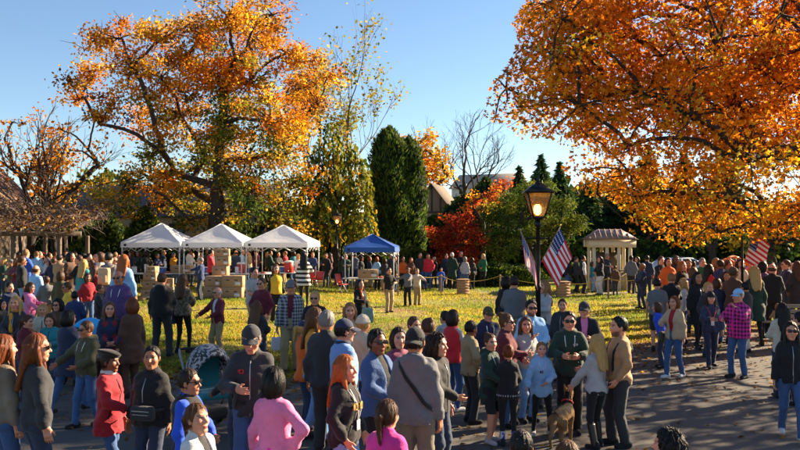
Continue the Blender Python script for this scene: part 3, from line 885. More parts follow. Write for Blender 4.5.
def litter():
    rg = np.random.default_rng(19)
    n = 15000
    x = rg.uniform(-14, 18, n); y = edge_y(x) + rg.normal(0.1, 0.9, n) * (1 + 0.9 * (x > 4))
    n2 = 9000
    x2 = rg.uniform(-16, 22, n2); y2 = rg.uniform(14, 40, n2)
    n3 = 2600
    x3 = rg.uniform(-5, 13, n3); y3 = rg.uniform(6, 23, n3)
    x = np.concatenate([x, x2, x3]); y = np.concatenate([y, y2, y3]); n = len(x)
    C = np.stack([x, y, gz(x, y) + 0.012 + 0.02 * rg.random(n)], 1)
    N = np.stack([rg.normal(0, 0.3, n), rg.normal(0, 0.3, n), np.ones(n)], 1)
    K = palette([(3, (0.30, 0.14, 0.035)), (3, (0.42, 0.24, 0.06)), (2, BROWN), (1, GOLD)], n, rg)
    tag(link('fallen_leaves', leaf_mesh('fallen_leaves', C, rg.uniform(0.05, 0.12, n), K, 'diamond', N=N, rg=rg), None, LEAF_A), 'brown and gold leaves fallen along the edge of the drive', 'leaves', None, 'stuff')
litter()
# ------------------------------------------------------------------ buildings
def mat_boards(name, c, scale=7.0, axis=2):
    m = NT(name, 0.8)
    sx = m.n('ShaderNodeSeparateXYZ'); m.l(m.coords('Object'), sx.inputs[0])
    fr = m.math('FRACT', m.math('MULTIPLY', sx.outputs[axis], scale))
    f = m.noise(m.coords('Object'), 4, 4)
    m.base(m.mix(f, tuple(x * 0.75 for x in c), tuple(x * 1.15 for x in c)))
    m.bump(m.ramp(fr, [(0.0, (0, 0, 0)), (0.12, (1, 1, 1)), (1.0, (0.8, 0.8, 0.8))]), 0.8, 0.03)
    return m.m
def mat_shingle(name, c, sx=5.0, sy=6.0):
    m = NT(name, 0.9)
    b = m.n('ShaderNodeTexBrick')
    m.l(m.coords('Object', (1, 1, 1)), b.inputs['Vector'])
    b.inputs['Scale'].default_value = sx
    b.inputs['Color1'].default_value = tuple(x * 0.8 for x in c) + (1,)
    b.inputs['Color2'].default_value = tuple(min(1, x * 1.25) for x in c) + (1,)
    b.inputs['Mortar'].default_value = tuple(x * 0.35 for x in c) + (1,)
    b.inputs['Mortar Size'].default_value = 0.02
    m.base(b.outputs[0])
    m.bump(b.outputs[1], -0.5, 0.02)
    return m.m
def mat_glass(name='window_glass', c=(0.03, 0.04, 0.05)):
    if name in MATS: return MATS[name]
    m = NT(name, 0.08); m.base(c); m.b.inputs['Specular IOR Level'].default_value = 0.7
    MATS[name] = m.m
    return m.m
STONE = NT('field_stone', 0.95)
_v = STONE.coords('Object'); _vo = STONE.n('ShaderNodeTexVoronoi'); _vo.inputs['Scale'].default_value = 3.2; STONE.l(_v, _vo.inputs['Vector'])
STONE.base(STONE.mix(STONE.ramp(_vo.outputs['Distance'], [(0.25, (0, 0, 0)), (0.5, (1, 1, 1))]), STONE.mix(STONE.noise(_v, 2.5, 4), (0.16, 0.11, 0.075), (0.36, 0.29, 0.22)), (0.10, 0.075, 0.055)))
STONE.bump(_vo.outputs['Distance'], -0.7, 0.06); STONE = STONE.m
SLATE = mat_shingle('slate_roof', (0.085, 0.088, 0.10), 3.0)
CEDAR = mat_shingle('cedar_roof', (0.17, 0.10, 0.06), 4.0)
STUCCO = mat_plain('beige_stucco', (0.44, 0.33, 0.22), 0.9, var=0.12, scale=2, bump=0.3)
WHITE_W = mat_plain('white_wall', (0.66, 0.63, 0.58), 0.85, var=0.06, scale=2)
TRIM = mat_plain('dark_timber', (0.07, 0.045, 0.03), 0.8)
CREAM = mat_plain('cream_paint', (0.66, 0.55, 0.36), 0.6, var=0.08)

def gable_house(name, label, base, w, dpt, hw, hr, wall, roof, rz=0.0, wins=(), trim=TRIM, over=0.35, gable_front=False, timber=False, cat='house', chimney=None, door=None):
    """walls, two roof slopes, windows with pane and frame; the ridge runs along x (or along y when the gable faces front)"""
    root = empty(name, base, rz); tag(root, label, cat)
    mb = MB()
    hx, hy = w / 2, dpt / 2
    if gable_front:
        V = [(-hx, -hy, -0.3), (hx, -hy, -0.3), (hx, -hy, hw), (0, -hy, hw + hr), (-hx, -hy, hw), (-hx, hy, -0.3), (hx, hy, -0.3), (hx, hy, hw), (0, hy, hw + hr), (-hx, hy, hw)]
    else:
        V = [(-hx, -hy, -0.3), (-hx, hy, -0.3), (-hx, hy, hw), (-hx, 0, hw + hr), (-hx, -hy, hw), (hx, -hy, -0.3), (hx, hy, -0.3), (hx, hy, hw), (hx, 0, hw + hr), (hx, -hy, hw)]
    Fc = [[0, 1, 2, 3, 4], [9, 8, 7, 6, 5], [0, 5, 6, 1], [1, 6, 7, 2], [4, 9, 5, 0]]
    mb.add(V, Fc); mb.build('wall', wall, root)
    half = hx if gable_front else hy; ln = (dpt if gable_front else w) / 2 + over
    sl = math.atan2(hr, half); L = half / math.cos(sl) + over; t = 0.14
    for s in (-1, 1):
        mb = MB()
        e = (s * L * math.cos(sl), hw + hr - L * math.sin(sl) + 0.02); top = (0.0, hw + hr + 0.02)
        pr = [top, e, (e[0], e[1] + t), (0.0, top[1] + t)]
        V = [((a, -ln, b) if gable_front else (-ln, a, b)) for a, b in pr] + [((a, ln, b) if gable_front else (ln, a, b)) for a, b in pr]
        mb.add(V, [[0, 1, 2, 3], [7, 6, 5, 4], [0, 4, 5, 1], [1, 5, 6, 2], [2, 6, 7, 3]])
        rf = mb.build('roof', roof, root)
    for (x, z, ww, wh) in wins:
        mb = MB(); mb.box((x, -hy - 0.012, z), (ww, 0.05, wh)); p = mb.build('window', mat_glass(), root)
        fr = MB()
        for sx in (-1, 1): fr.box((x + sx * (ww / 2 + 0.05), -hy - 0.03, z), (0.1, 0.09, wh + 0.2))
        for sz in (-1, 1): fr.box((x, -hy - 0.032, z + sz * (wh / 2 + 0.05)), (ww, 0.086, 0.1))
        fr.box((x, -hy - 0.04, z), (0.05, 0.05, wh)); fr.box((x, -hy - 0.042, z + wh * 0.1), (ww, 0.046, 0.05))
        fr.build('window_frame', trim, p)
        sill = MB().box((x, -hy - 0.07, z - wh / 2 - 0.13), (ww + 0.3, 0.18, 0.06)).build('sill', trim, p)
    if door:
        x, ww, wh = door
        d = MB().box((x, -hy - 0.03, wh / 2), (ww, 0.06, wh), ch=0.01).build('door', TRIM, root)
        MB().box((x + ww * 0.36, -hy - 0.08, wh * 0.48), (0.05, 0.05, 0.14)).build('handle', mat_plain('brass', (0.4, 0.3, 0.1), 0.4, 0.8), d)
    if timber:
        for k in range(-2, 3):
            x = k * hx * 0.42; top = hw + hr * (1 - abs(x) / hx) - 0.15
            MB().box((x, -hy - 0.03, (hw + top) / 2), (0.14, 0.05, max(0.1, top - hw))).build('timber', trim, root)
        MB().box((0, -hy - 0.035, hw), (w, 0.07, 0.16)).build('timber', trim, root)
    if chimney:
        x, y, z, hh = chimney
        MB().box((x, y, z), (0.7, 0.7, hh)).box((x, y, z + hh / 2 + 0.06), (0.85, 0.85, 0.12)).build('chimney', STONE, root)
    return root

gable_house('stone_barn', 'stone barn with brown shingle gable roof beside the vine arbour', (-26.6, 43, 0.32), 9.0, 9.0, 4.2, 4.6, STONE, CEDAR, R(4), wins=[(2.2, 2.2, 0.9, 1.2), (-1.5, 2.2, 0.9, 1.2)], gable_front=True, over=0.5)
gable_house('beige_house', 'long beige stucco house with slate roof seen behind the oak', (-17.2, 62, 0.32), 15.0, 8.0, 4.0, 2.4, STUCCO, SLATE, R(-3), wins=[(-5.2, 2.6, 1.0, 1.4), (-2.2, 2.6, 1.0, 1.4), (0.8, 2.6, 1.0, 1.4), (3.8, 2.6, 1.0, 1.4)], door=(6.0, 1.1, 2.1), chimney=(3.0, 0.5, 6.6, 1.6))
gable_house('brown_shed', 'brown board shed with framed window behind the third white canopy', (-9.2, 54, 0.3), 3.6, 3.0, 3.4, 0.9, mat_boards('brown_boards', (0.12, 0.07, 0.045)), SLATE, R(2), wins=[(0.1, 2.55, 1.0, 1.5)], trim=CREAM, cat='shed')
gable_house('timber_cottage', 'small timbered cottage with steep gable on the bank behind the evergreens', (3.7, 76, 1.5), 4.0, 6.0, 3.5, 2.6, mat_plain('tan_wall', (0.24, 0.17, 0.11), 0.9), mat_shingle('tan_roof', (0.15, 0.11, 0.08), 4.0), R(-14), wins=[(-1.1, 1.6, 0.8, 1.3), (1.2, 1.6, 0.8, 1.3)], gable_front=True, timber=True, door=(0.1, 0.9, 2.0))
gable_house('hillside_house', 'pale walled house on the hill half hidden by the bare tree', (14.0, 120, 0.5), 9.5, 9.0, 9.4, 2.2, WHITE_W, mat_plain('tan_metal', (0.34, 0.28, 0.22), 0.7), R(-24), wins=[(-3, 9.2, 1.1, 1.5), (0, 9.2, 1.1, 1.5), (3, 9.2, 1.1, 1.5), (-3, 5.6, 1.1, 1.5), (0, 5.6, 1.1, 1.5), (3, 5.6, 1.1, 1.5)], trim=WHITE_W)
def bank():
    """raised ground that carries the cottage"""
    n = 24; V = []; Fc = []
    for i in range(n + 1):
        for j in range(n + 1):
            x = -6 + 34 * i / n; y = 62 + 26 * j / n
            h = 1.9 * float(ss(62, 72, y)) * float(ss(-6, 1, x)) * float(1 - ss(20, 28, x))
            V.append((x, y, h - 0.05))
    for i in range(n):
        for j in range(n):
            a = i * (n + 1) + j; Fc.append([a, a + n + 1, a + n + 2, a + 1])
    tag(link('bank', raw_mesh('bank', V, Fc, True), None, mat_plain('bank_grass', (0.05, 0.08, 0.02), 0.95, scale=3, bump=0.5)), kind='structure')
bank()

def kiosk():
    d = 40.5; c = px(609, 275, d); z0 = float(gz(c.x, d))
    root = empty('wooden_kiosk', (c.x, d, z0), R(-6)); tag(root, 'cream wooden kiosk with brown ribbed metal hip roof', 'kiosk')
    w, dp, h = 2.0, 2.0, 2.35
    cb_m = mat_boards('cream_boards', (0.5, 0.40, 0.26), 6.0, 0)
    rib = mat_plain('brown_metal', (0.26, 0.17, 0.13), 0.5, 0.3)
    hx, hy = w / 2 + 0.28, dp / 2 + 0.28
    rf = MB().add([(-hx, -hy, h + 0.27), (hx, -hy, h + 0.27), (hx, hy, h + 0.27), (-hx, hy, h + 0.27), (-hx + 0.72, -0.25, h + 0.80), (hx - 0.72, -0.25, h + 0.80), (hx - 0.72, 0.25, h + 0.80), (-hx + 0.72, 0.25, h + 0.80)],
                  [[0, 1, 5, 4], [1, 2, 6, 5], [2, 3, 7, 6], [3, 0, 4, 7], [4, 5, 6, 7], [3, 2, 1, 0]]).build('roof', rib, root)
    for k in range(-4, 5):
        x = k * hx / 4.6
        x1 = max(-hx + 0.72, min(hx - 0.72, x)); t = (hx - abs(x)) / 0.72; t = min(1, t)
        MB().tube([(x, -hy, h + 0.285), (x, -hy + (hy - 0.25) * t, h + 0.285 + 0.53 * t)], 0.012, 4).build('seam_rib', rib, rf)
    MB().box((0, -dp / 2 - 0.02, h + 0.06), (w + 0.34, 0.16, 0.38)).box((0, dp / 2 + 0.02, h + 0.06), (w + 0.34, 0.16, 0.38)).box((-w / 2 - 0.02, 0, h + 0.06), (0.16, dp, 0.38)).box((w / 2 + 0.02, 0, h + 0.06), (0.16, dp, 0.38)).build('fascia', CREAM, root)
    for x in (-w / 2 + 0.1, -0.25, 0.35, w / 2 - 0.1):
        for y in (-dp / 2 + 0.1, dp / 2 - 0.1):
            MB().box((x, y, h / 2), (0.17, 0.17, h), ch=0.02).build('post', CREAM, root)
    for sy in (-1, 1): MB().box((0, sy * (dp / 2 - 0.28), 0.5), (w - 0.3, 0.06, 1.0)).build('panel', cb_m, root)
    MB().box((0, -dp / 2 + 0.15, 1.03), (w - 0.25, 0.5, 0.06), ch=0.01).build('counter', TRIM, root)
    MB().box((0, 0.3, h * 0.62), (w * 0.6, 0.05, 1.0)).build('back_board', TRIM, root)
kiosk()

def arbour():
    root = empty('vine_arbour', (-17.0, 33.5, float(gz(-17.0, 33.5)))); tag(root, 'weathered arbour roofed with tangled bare brown vines', 'arbour')
    wood = mat_plain('grey_timber', (0.12, 0.085, 0.06), 0.9, bump=0.3)
    for x in (-3.4, -1.2, 1.0, 2.9):
        for y in (-1.3, 1.6):
            MB().box((x, y, 1.25), (0.16, 0.16, 2.5), ch=0.02).build('post', wood, root)
    for y in (-1.3, 1.6): MB().box((-0.2, y, 2.58 + (y + 1.3) * 0.25), (8.0, 0.12, 0.2)).build('beam', wood, root)
    sl = math.atan(0.25)
    for k in range(13):
        MB().box((-4.0 + k * 0.63, 0.15, 2.79 + 0.3625), (0.08, 4.2, 0.14), M=Matrix.Rotation(sl, 3, 'X')).build('rafter', wood, root)
    rg = np.random.default_rng(31); mb = MB()
    for k in range(700):
        x = rg.uniform(-4.6, 4.0); y = rg.uniform(-2.3, 2.3)
        z = 2.95 + (y + 1.3) * 0.25 + abs(rg.normal(0, 0.28)) * (1 + 0.4 * (x < -1)); th = rg.uniform(0, 6.28)
        p = np.array([x, y, z]); pts = [p]
        v = np.array([math.cos(th), math.sin(th) * 0.7, rg.normal(0, 0.25)])
        for i in range(5):
            v = v + rg.normal(0, 0.45, 3); v[2] -= 0.12; v /= np.linalg.norm(v); p = p + v * rg.uniform(0.15, 0.33); pts.append(p)
        mb.tube([tuple(q) for q in pts], list(np.linspace(rg.uniform(0.010, 0.032), 0.004, 6)), 3, cap=False)
    tag(mb.build('vine', mat_bark('vine_bark', (0.20, 0.135, 0.10)), root, True), kind='stuff')
    n = 2600; C = np.stack([rg.uniform(-4.6, 4.0, n), rg.uniform(-2.3, 2.3, n), np.zeros(n)], 1); C[:, 2] = 2.9 + (C[:, 1] + 1.3) * 0.25 + np.abs(rg.normal(0, 0.25, n))
    tag(link('dry_leaf', leaf_mesh('dry_leaf', C, rg.uniform(0.07, 0.16, n), palette([(3, (0.22, 0.12, 0.07)), (2, BROWN), (1, GOLD)], n, rg), 'oval', rg=rg), root, LEAF_A), kind='stuff')
arbour()

# ------------------------------------------------------------------ canopies, tables, cartons
WHITE_C = NT('white_canopy', 0.7); WHITE_C.base(WHITE_C.mix(WHITE_C.noise(WHITE_C.coords('Object'), 3, 3), (0.82, 0.84, 0.87), (0.90, 0.91, 0.92)))
def cloth_trans(m, c, t=0.25):
    tr = m.n('ShaderNodeBsdfTranslucent'); tr.inputs[0].default_value = tuple(c) + (1,)
    mx = m.n('ShaderNodeMixShader'); mx.inputs[0].default_value = t
    m.l(m.b.outputs[0], mx.inputs[1]); m.l(tr.outputs[0], mx.inputs[2]); m.l(mx.outputs[0], m.out.inputs[0])
    m.bump(m.noise(m.coords('Object'), 2.2, 4), 0.4, 0.08)
    return m.m
WHITE_C = cloth_trans(WHITE_C, (0.88, 0.9, 0.94), 0.4)
BLUE_C = NT('blue_canopy', 0.6); BLUE_C.base((0.012, 0.085, 0.36)); BLUE_C = cloth_trans(BLUE_C, (0.02, 0.14, 0.5), 0.15)
METAL_W = mat_plain('white_steel', (0.62, 0.62, 0.62), 0.4, 0.3); METAL_G = mat_plain('grey_steel', (0.30, 0.31, 0.33), 0.4, 0.7)

def canopy_tent(label, x0, x1, d, rz, mat, h_eave, h_peak, group=None):
    X0, X1 = (x0 - 400) / F_PX * d, (x1 - 400) / F_PX * d
    w = X1 - X0; cx = (X0 + X1) / 2; z0 = float(gz(cx, d))
    root = empty('canopy_tent', (cx, d + w / 2, z0), rz); tag(root, label, 'canopy tent', group)
    h = w / 2; n = 10; V = []; Fc = []
    he, hp = h_eave - z0, h_peak - z0
    for i in range(n + 1):
        for j in range(n + 1):
            u, v = -1 + 2 * i / n, -1 + 2 * j / n
            m = max(abs(u), abs(v))
            z = hp - (hp - he) * (m ** 0.92) - 0.05 * math.sin(math.pi * m) * (1 - min(abs(u), abs(v)) / max(m, 1e-6))
            V.append((u * h, v * h, z))
    for i in range(n):
        for j in range(n):
            a = i * (n + 1) + j
            if (i < n // 2) == (j < n // 2): Fc += [[a, a + n + 1, a + n + 2], [a, a + n + 2, a + 1]]
            else: Fc += [[a, a + n + 1, a + 1], [a + n + 1, a + n + 2, a + 1]]
    c = link('canopy', raw_mesh('canopy', V, Fc, False), root, mat)
    for sx in (-1, 1):
        for sy in (-1, 1):
            MB().tube([(sx * h * t, sy * h * t, hp - (hp - he) * (t ** 0.92) + 0.012) for t in (0.02, 0.2, 0.4, 0.6, 0.8, 1.0)], 0.014, 5).build('ridge_seam', mat, root, True)
    for s, (ax, ay) in enumerate(((0, -1), (1, 0), (0, 1), (-1, 0))):
        mb = MB(); m = 12; vs = []
        for i in range(m + 1):
            t = -1 + 2 * i / m; wv = 0.012 * math.sin(i * 2.1 + s)
            bx, by = (t * h, ay * h) if ax == 0 else (ax * h, t * h)
            vs += [(bx, by, he), (bx + ax * (0.02 + wv), by + ay * (0.02 + wv), he - 0.23 + 0.015 * math.sin(i * 1.7))]
        mb.add(vs, [[2 * i, 2 * i + 1, 2 * i + 3, 2 * i + 2] for i in range(m)]); mb.build('valance', mat, root, True)
    for sx in (-1, 1):
        for sy in (-1, 1):
            px_, py_ = sx * (h - 0.05), sy * (h - 0.05)
            lg = MB().box((px_, py_, (he - 0.02) / 2), (0.05, 0.05, he - 0.02), ch=0.006).build('leg', METAL_W, root)
            MB().box((px_, py_, 0.012), (0.13, 0.13, 0.024)).build('foot_plate', METAL_G, lg)
            MB().box((px_, py_, he - 0.45), (0.075, 0.075, 0.1), ch=0.01).build('leg_bracket', METAL_G, lg)
    for ax, ay in ((0, -1), (1, 0), (0, 1), (-1, 0)):
        mb = MB()
        for k in range(4):
            t0, t1 = -1 + k / 2, -0.5 + k / 2; za, zb = he - 0.42, he - 0.06
            f = lambda t, z: ((t * (h - 0.06), ay * (h - 0.06), z) if ax == 0 else (ax * (h - 0.06), t * (h - 0.06), z))
            mb.tube([f(t0, za), f(t1, zb)], 0.012, 4); mb.tube([f(t0, zb), f(t1, za)], 0.012, 4)
        mb.build('truss', METAL_W, root)
    MB().box((-h + 0.22, -h - 0.035, he - 0.11), (0.12, 0.006, 0.1)).build('logo_patch', mat_plain('black_print', (0.02, 0.02, 0.025), 0.6), root)
    return root, w
canopy_tent('white pop up canopy nearest the arbour, beside two other white ones', 122, 183, 36, R(-4), WHITE_C, 2.50, 3.42, 'white canopies in a row')
canopy_tent('white pop up canopy standing between two other white ones', 184, 245, 36, R(-4), WHITE_C, 2.50, 3.40, 'white canopies in a row')
canopy_tent('white pop up canopy nearest the blue one, red coolers beneath', 247, 311, 36, R(-5), WHITE_C, 2.50, 3.34, 'white canopies in a row')
canopy_tent('blue pop up canopy with white legs over a white table', 346, 397, 37, R(-5), BLUE_C, 2.26, 2.90)

CARD = NT('cardboard', 0.85); CARD.base(CARD.mix(CARD.noise(CARD.coords('Object'), 6, 4), (0.30, 0.185, 0.10), (0.42, 0.27, 0.15))); CARD = CARD.m
TABLE_M = mat_plain('white_plastic', (0.72, 0.72, 0.70), 0.5, var=0.05); HOLE = mat_plain('box_hole', (0.03, 0.02, 0.015), 0.9)
TAPE = mat_plain('brown_tape', (0.36, 0.25, 0.13), 0.3)
def wpt(x, d): 
    X = (x - 400) / F_PX * d
    return X, d, float(gz(X, d))
def folding_table(label, x, d, w, dp=0.75, h=0.74, rz=0.0, cloth=None):
    X, Y, z = wpt(x, d); root = empty('folding_table', (X, Y, z), rz); tag(root, label, 'table', 'tables under the canopies')
    MB().box((0, 0, h - 0.02), (w, dp, 0.045), ch=0.012).build('tabletop', TABLE_M, root)
    for sx in (-1, 1):
        for sy in (-1, 1):
            MB().tube([(sx * (w / 2 - 0.12), sy * (dp / 2 - 0.08), h - 0.04), (sx * (w / 2 - 0.16), sy * (dp / 2 - 0.06), 0)], 0.016, 6).build('leg', METAL_G, root)
    if cloth is not None:
        n = 30; vs = []
        for i in range(n + 1):
            xx = -w / 2 + w * i / n
            vs += [(xx, -dp / 2 - 0.012, h + 0.012), (xx, -dp / 2 - 0.03 - 0.02 * math.sin(i * 1.9), 0.1)]
        MB().add(vs, [[2 * i, 2 * i + 1, 2 * i + 3, 2 * i + 2] for i in range(n)]).build('table_skirt', cloth, root, True)
    return X, Y, z
folding_table('white folding table under the canopy nearest the arbour', 151, 36.6, 2.2)
folding_table('white folding table holding cartons under the middle white canopy', 198, 36.8, 2.4)
folding_table('white folding table with a red cooler under the canopy nearest the blue one', 250, 36.4, 2.2)
folding_table('long white folding table under the blue canopy', 370, 37.4, 2.6)
folding_table('white folding table in front of the striped visitor', 283, 37.6, 2.2)
_n = [0]
def carton(label, x, d, zb, w, dp, h, rz=0.0):
    X, Y, z = wpt(x, d); root = empty('cardboard_box', (X, Y, z + zb), rz); tag(root, label, 'box', 'cartons by the canopies')
    MB().box((0, 0, h / 2), (w, dp, h), ch=0.008).build('carton_body', CARD, root)
    MB().box((0, 0, h + 0.002), (0.06, dp * 0.98, 0.003)).box((0, -dp / 2 - 0.001, h - 0.05), (0.06, 0.003, 0.1)).build('tape', TAPE, root)
    MB().box((w * 0.28, -dp / 2 - 0.0012, h * 0.3), (w * 0.26, 0.003, h * 0.3)).build('shipping_label', TABLE_M, root)
    for k in (-1, 1): MB().box((k * w * 0.2, -dp / 2 - 0.001, h * 0.62), (w * 0.16, 0.004, 0.035)).build('vent_hole', HOLE, root)
    _n[0] += 1
# stacks: (pixel x, distance, list of (width, height)), labels by place in the stack
def stack(x, d, where, items, z0=0.0):
    z = z0; n = len(items)
    for i, (w, h, off) in enumerate(items):
        pos = 'lone carton' if n == 1 else ('bottom carton' if i == 0 else ('topmost carton' if i == n - 1 else ('second', 'third', 'fourth')[i - 1] + ' carton from the ground'))
        carton('brown %s of the stack %s' % (pos, where) if n > 1 else 'brown lone carton ' + where, x + off, d, z, w, 0.42, h, R(random.uniform(-8, 8)))
        z += h + 0.004
stack(152, 31.5, 'beside the pallet near the arbour', [(0.75, 0.34, 0), (0.70, 0.34, 1), (0.5, 0.32, -1), (0.36, 0.25, 1)])
stack(166, 32.4, 'next to the tall dark visitor', [(0.6, 0.36, 0), (0.55, 0.36, 0)])
stack(182, 36.6, 'on the middle table', [(0.95, 0.36, 0)], 0.75)
stack(214, 31.5, 'behind the visitor in navy overalls', [(0.75, 0.45, 0), (0.7, 0.42, 1)])
stack(222, 32.2, 'tallest of those by the middle canopy', [(0.7, 0.42, 0), (0.66, 0.42, 1), (0.62, 0.42, -1), (0.58, 0.38, 1), (0.62, 0.30, 0)])
stack(233, 31.2, 'with dark hand holes at the front', [(0.85, 0.45, 0), (0.85, 0.45, 0.5)])
stack(244, 31.6, 'low one by the canopy leg', [(0.6, 0.36, 0)])
stack(368, 37.2, 'on the table under the blue canopy', [(0.95, 0.40, 0)], 0.75)
def pallet(label, x, d, rz=0.0):
    X, Y, z = wpt(x, d); root = empty('pallet', (X, Y, z), rz); tag(root, label, 'pallet')
    wd = mat_plain('pallet_wood', (0.30, 0.21, 0.13), 0.9)
    for k in range(6): MB().box((0, -0.5 + 0.2 * k, 0.125), (1.2, 0.12, 0.022)).build('slat', wd, root)
    for k in (-1, 0, 1): MB().box((k * 0.54, 0, 0.058), (0.09, 1.1, 0.11)).build('bearer', wd, root)
pallet('flat wooden pallet on the grass near the arbour', 159, 30.4, R(6))
RED_P = mat_plain('red_plastic', (0.50, 0.03, 0.02), 0.4, var=0.1)
def cooler(label, x, d, zb, s=1.0):
    X, Y, z = wpt(x, d); root = empty('drink_cooler', (X, Y, z + zb)); tag(root, label, 'cooler', 'red coolers')
    MB().lathe([(0.16 * s, 0), (0.19 * s, 0.03), (0.19 * s, 0.4 * s), (0.17 * s, 0.42 * s)], n=18).build('cooler_body', RED_P, root, True)
    MB().lathe([(0.2 * s, 0.42 * s), (0.2 * s, 0.47 * s), (0.12 * s, 0.5 * s)], n=18).build('lid', TABLE_M, root, True)
    MB().box((0, -0.21 * s, 0.08 * s), (0.04, 0.06, 0.05), ch=0.01).build('tap', TABLE_M, root)
cooler('round red drink cooler on the table by the canopy leg', 241, 36.4, 0.75)
cooler('larger red drink cooler beside the black and white striped visitor', 289, 37.4, 0.75, 1.15)
def chair(label, x, d, rz):
    X, Y, z = wpt(x, d); root = empty('folding_chair', (X, Y, z), rz); tag(root, label, 'chair', 'red chairs by the canopies')
    MB().box((0, 0, 0.44), (0.42, 0.40, 0.035), ch=0.012).build('seat', RED_P, root)
    MB().box((0, 0.22, 0.72), (0.42, 0.035, 0.42), ch=0.012, M=Matrix.Rotation(R(-10), 3, 'X')).build('backrest', RED_P, root)
    for s in (-1, 1):
        MB().tube([(s * 0.21, -0.2, 0), (s * 0.21, 0.10, 0.44), (s * 0.21, 0.26, 0.9)], 0.014, 6).build('leg', METAL_G, root)
        MB().tube([(s * 0.19, 0.26, 0), (s * 0.19, -0.16, 0.45)], 0.014, 6).build('leg', METAL_G, root)
chair('red folding chair nearest the blue canopy', 342, 36.0, R(60)); chair('red folding chair beside the leg of the last white canopy', 318, 36.5, R(-20)); chair('red folding chair half behind the striped visitor', 313, 38, R(30))

def clutter():
    """small goods on the tables, each a thing of its own"""
    T = [('on the table nearest the arbour', 151, 36.6), ('on the middle canopy table', 198, 36.8), ('on the table of the first red cooler', 250, 36.4), ('on the blue canopy table', 370, 37.4), ('on the table by the striped visitor', 283, 37.6)]
    red, wht, blu, brn = RED_P, TABLE_M, mat_plain('blue_plastic', (0.05, 0.14, 0.42), 0.4), CARD
    for i, (wh, x, d) in enumerate(T):
        X, Y, z = wpt(x, d); z += 0.748
        def put(name, label, dx, dy, cat): 
            r = empty(name, (X + dx, Y + dy, z), R(random.uniform(-20, 20))); tag(r, label + ' ' + wh, cat, 'goods on the tables'); return r
        r = put('paper_bag', 'white paper bag', -0.75 + 0.1 * i, -0.1, 'bag'); MB().box((0, 0, 0.15), (0.22, 0.13, 0.30), ch=0.01).build('bag_body', wht, r); MB().tube([(-0.05, 0, 0.3), (-0.03, 0, 0.37), (0.03, 0, 0.37), (0.05, 0, 0.3)], 0.006, 5).build('handle', wht, r)
        r = put('food_tray', 'shallow red food tray', 0.85 - 0.1 * i, -0.15, 'tray'); MB().lathe([(0.12, 0), (0.16, 0.06), (0.155, 0.06), (0.115, 0.01)], n=14).build('tray_body', red, r, True); MB().lathe([(0.1, 0.01), (0.11, 0.05), (0.05, 0.08)], n=10).build('food', brn, r, True)
        r = put('cup_stack', 'tall stack of white cups', -0.3 + 0.12 * i, 0.1, 'cups'); MB().lathe([(0.035, 0), (0.045, 0.25), (0.045, 0.40), (0.04, 0.41)], n=12).build('cup', wht, r, True); MB().lathe([(0.047, 0.39), (0.047, 0.405)], n=12).build('rim', wht, r, True)
        r = put('storage_tub', 'lidded blue storage tub', 0.45 - 0.15 * i, 0.12, 'tub'); MB().box((0, 0, 0.12), (0.42, 0.30, 0.24), ch=0.02).build('tub_body', blu, r); MB().box((0, 0, 0.255), (0.45, 0.33, 0.03), ch=0.01).build('lid', wht, r)
clutter()

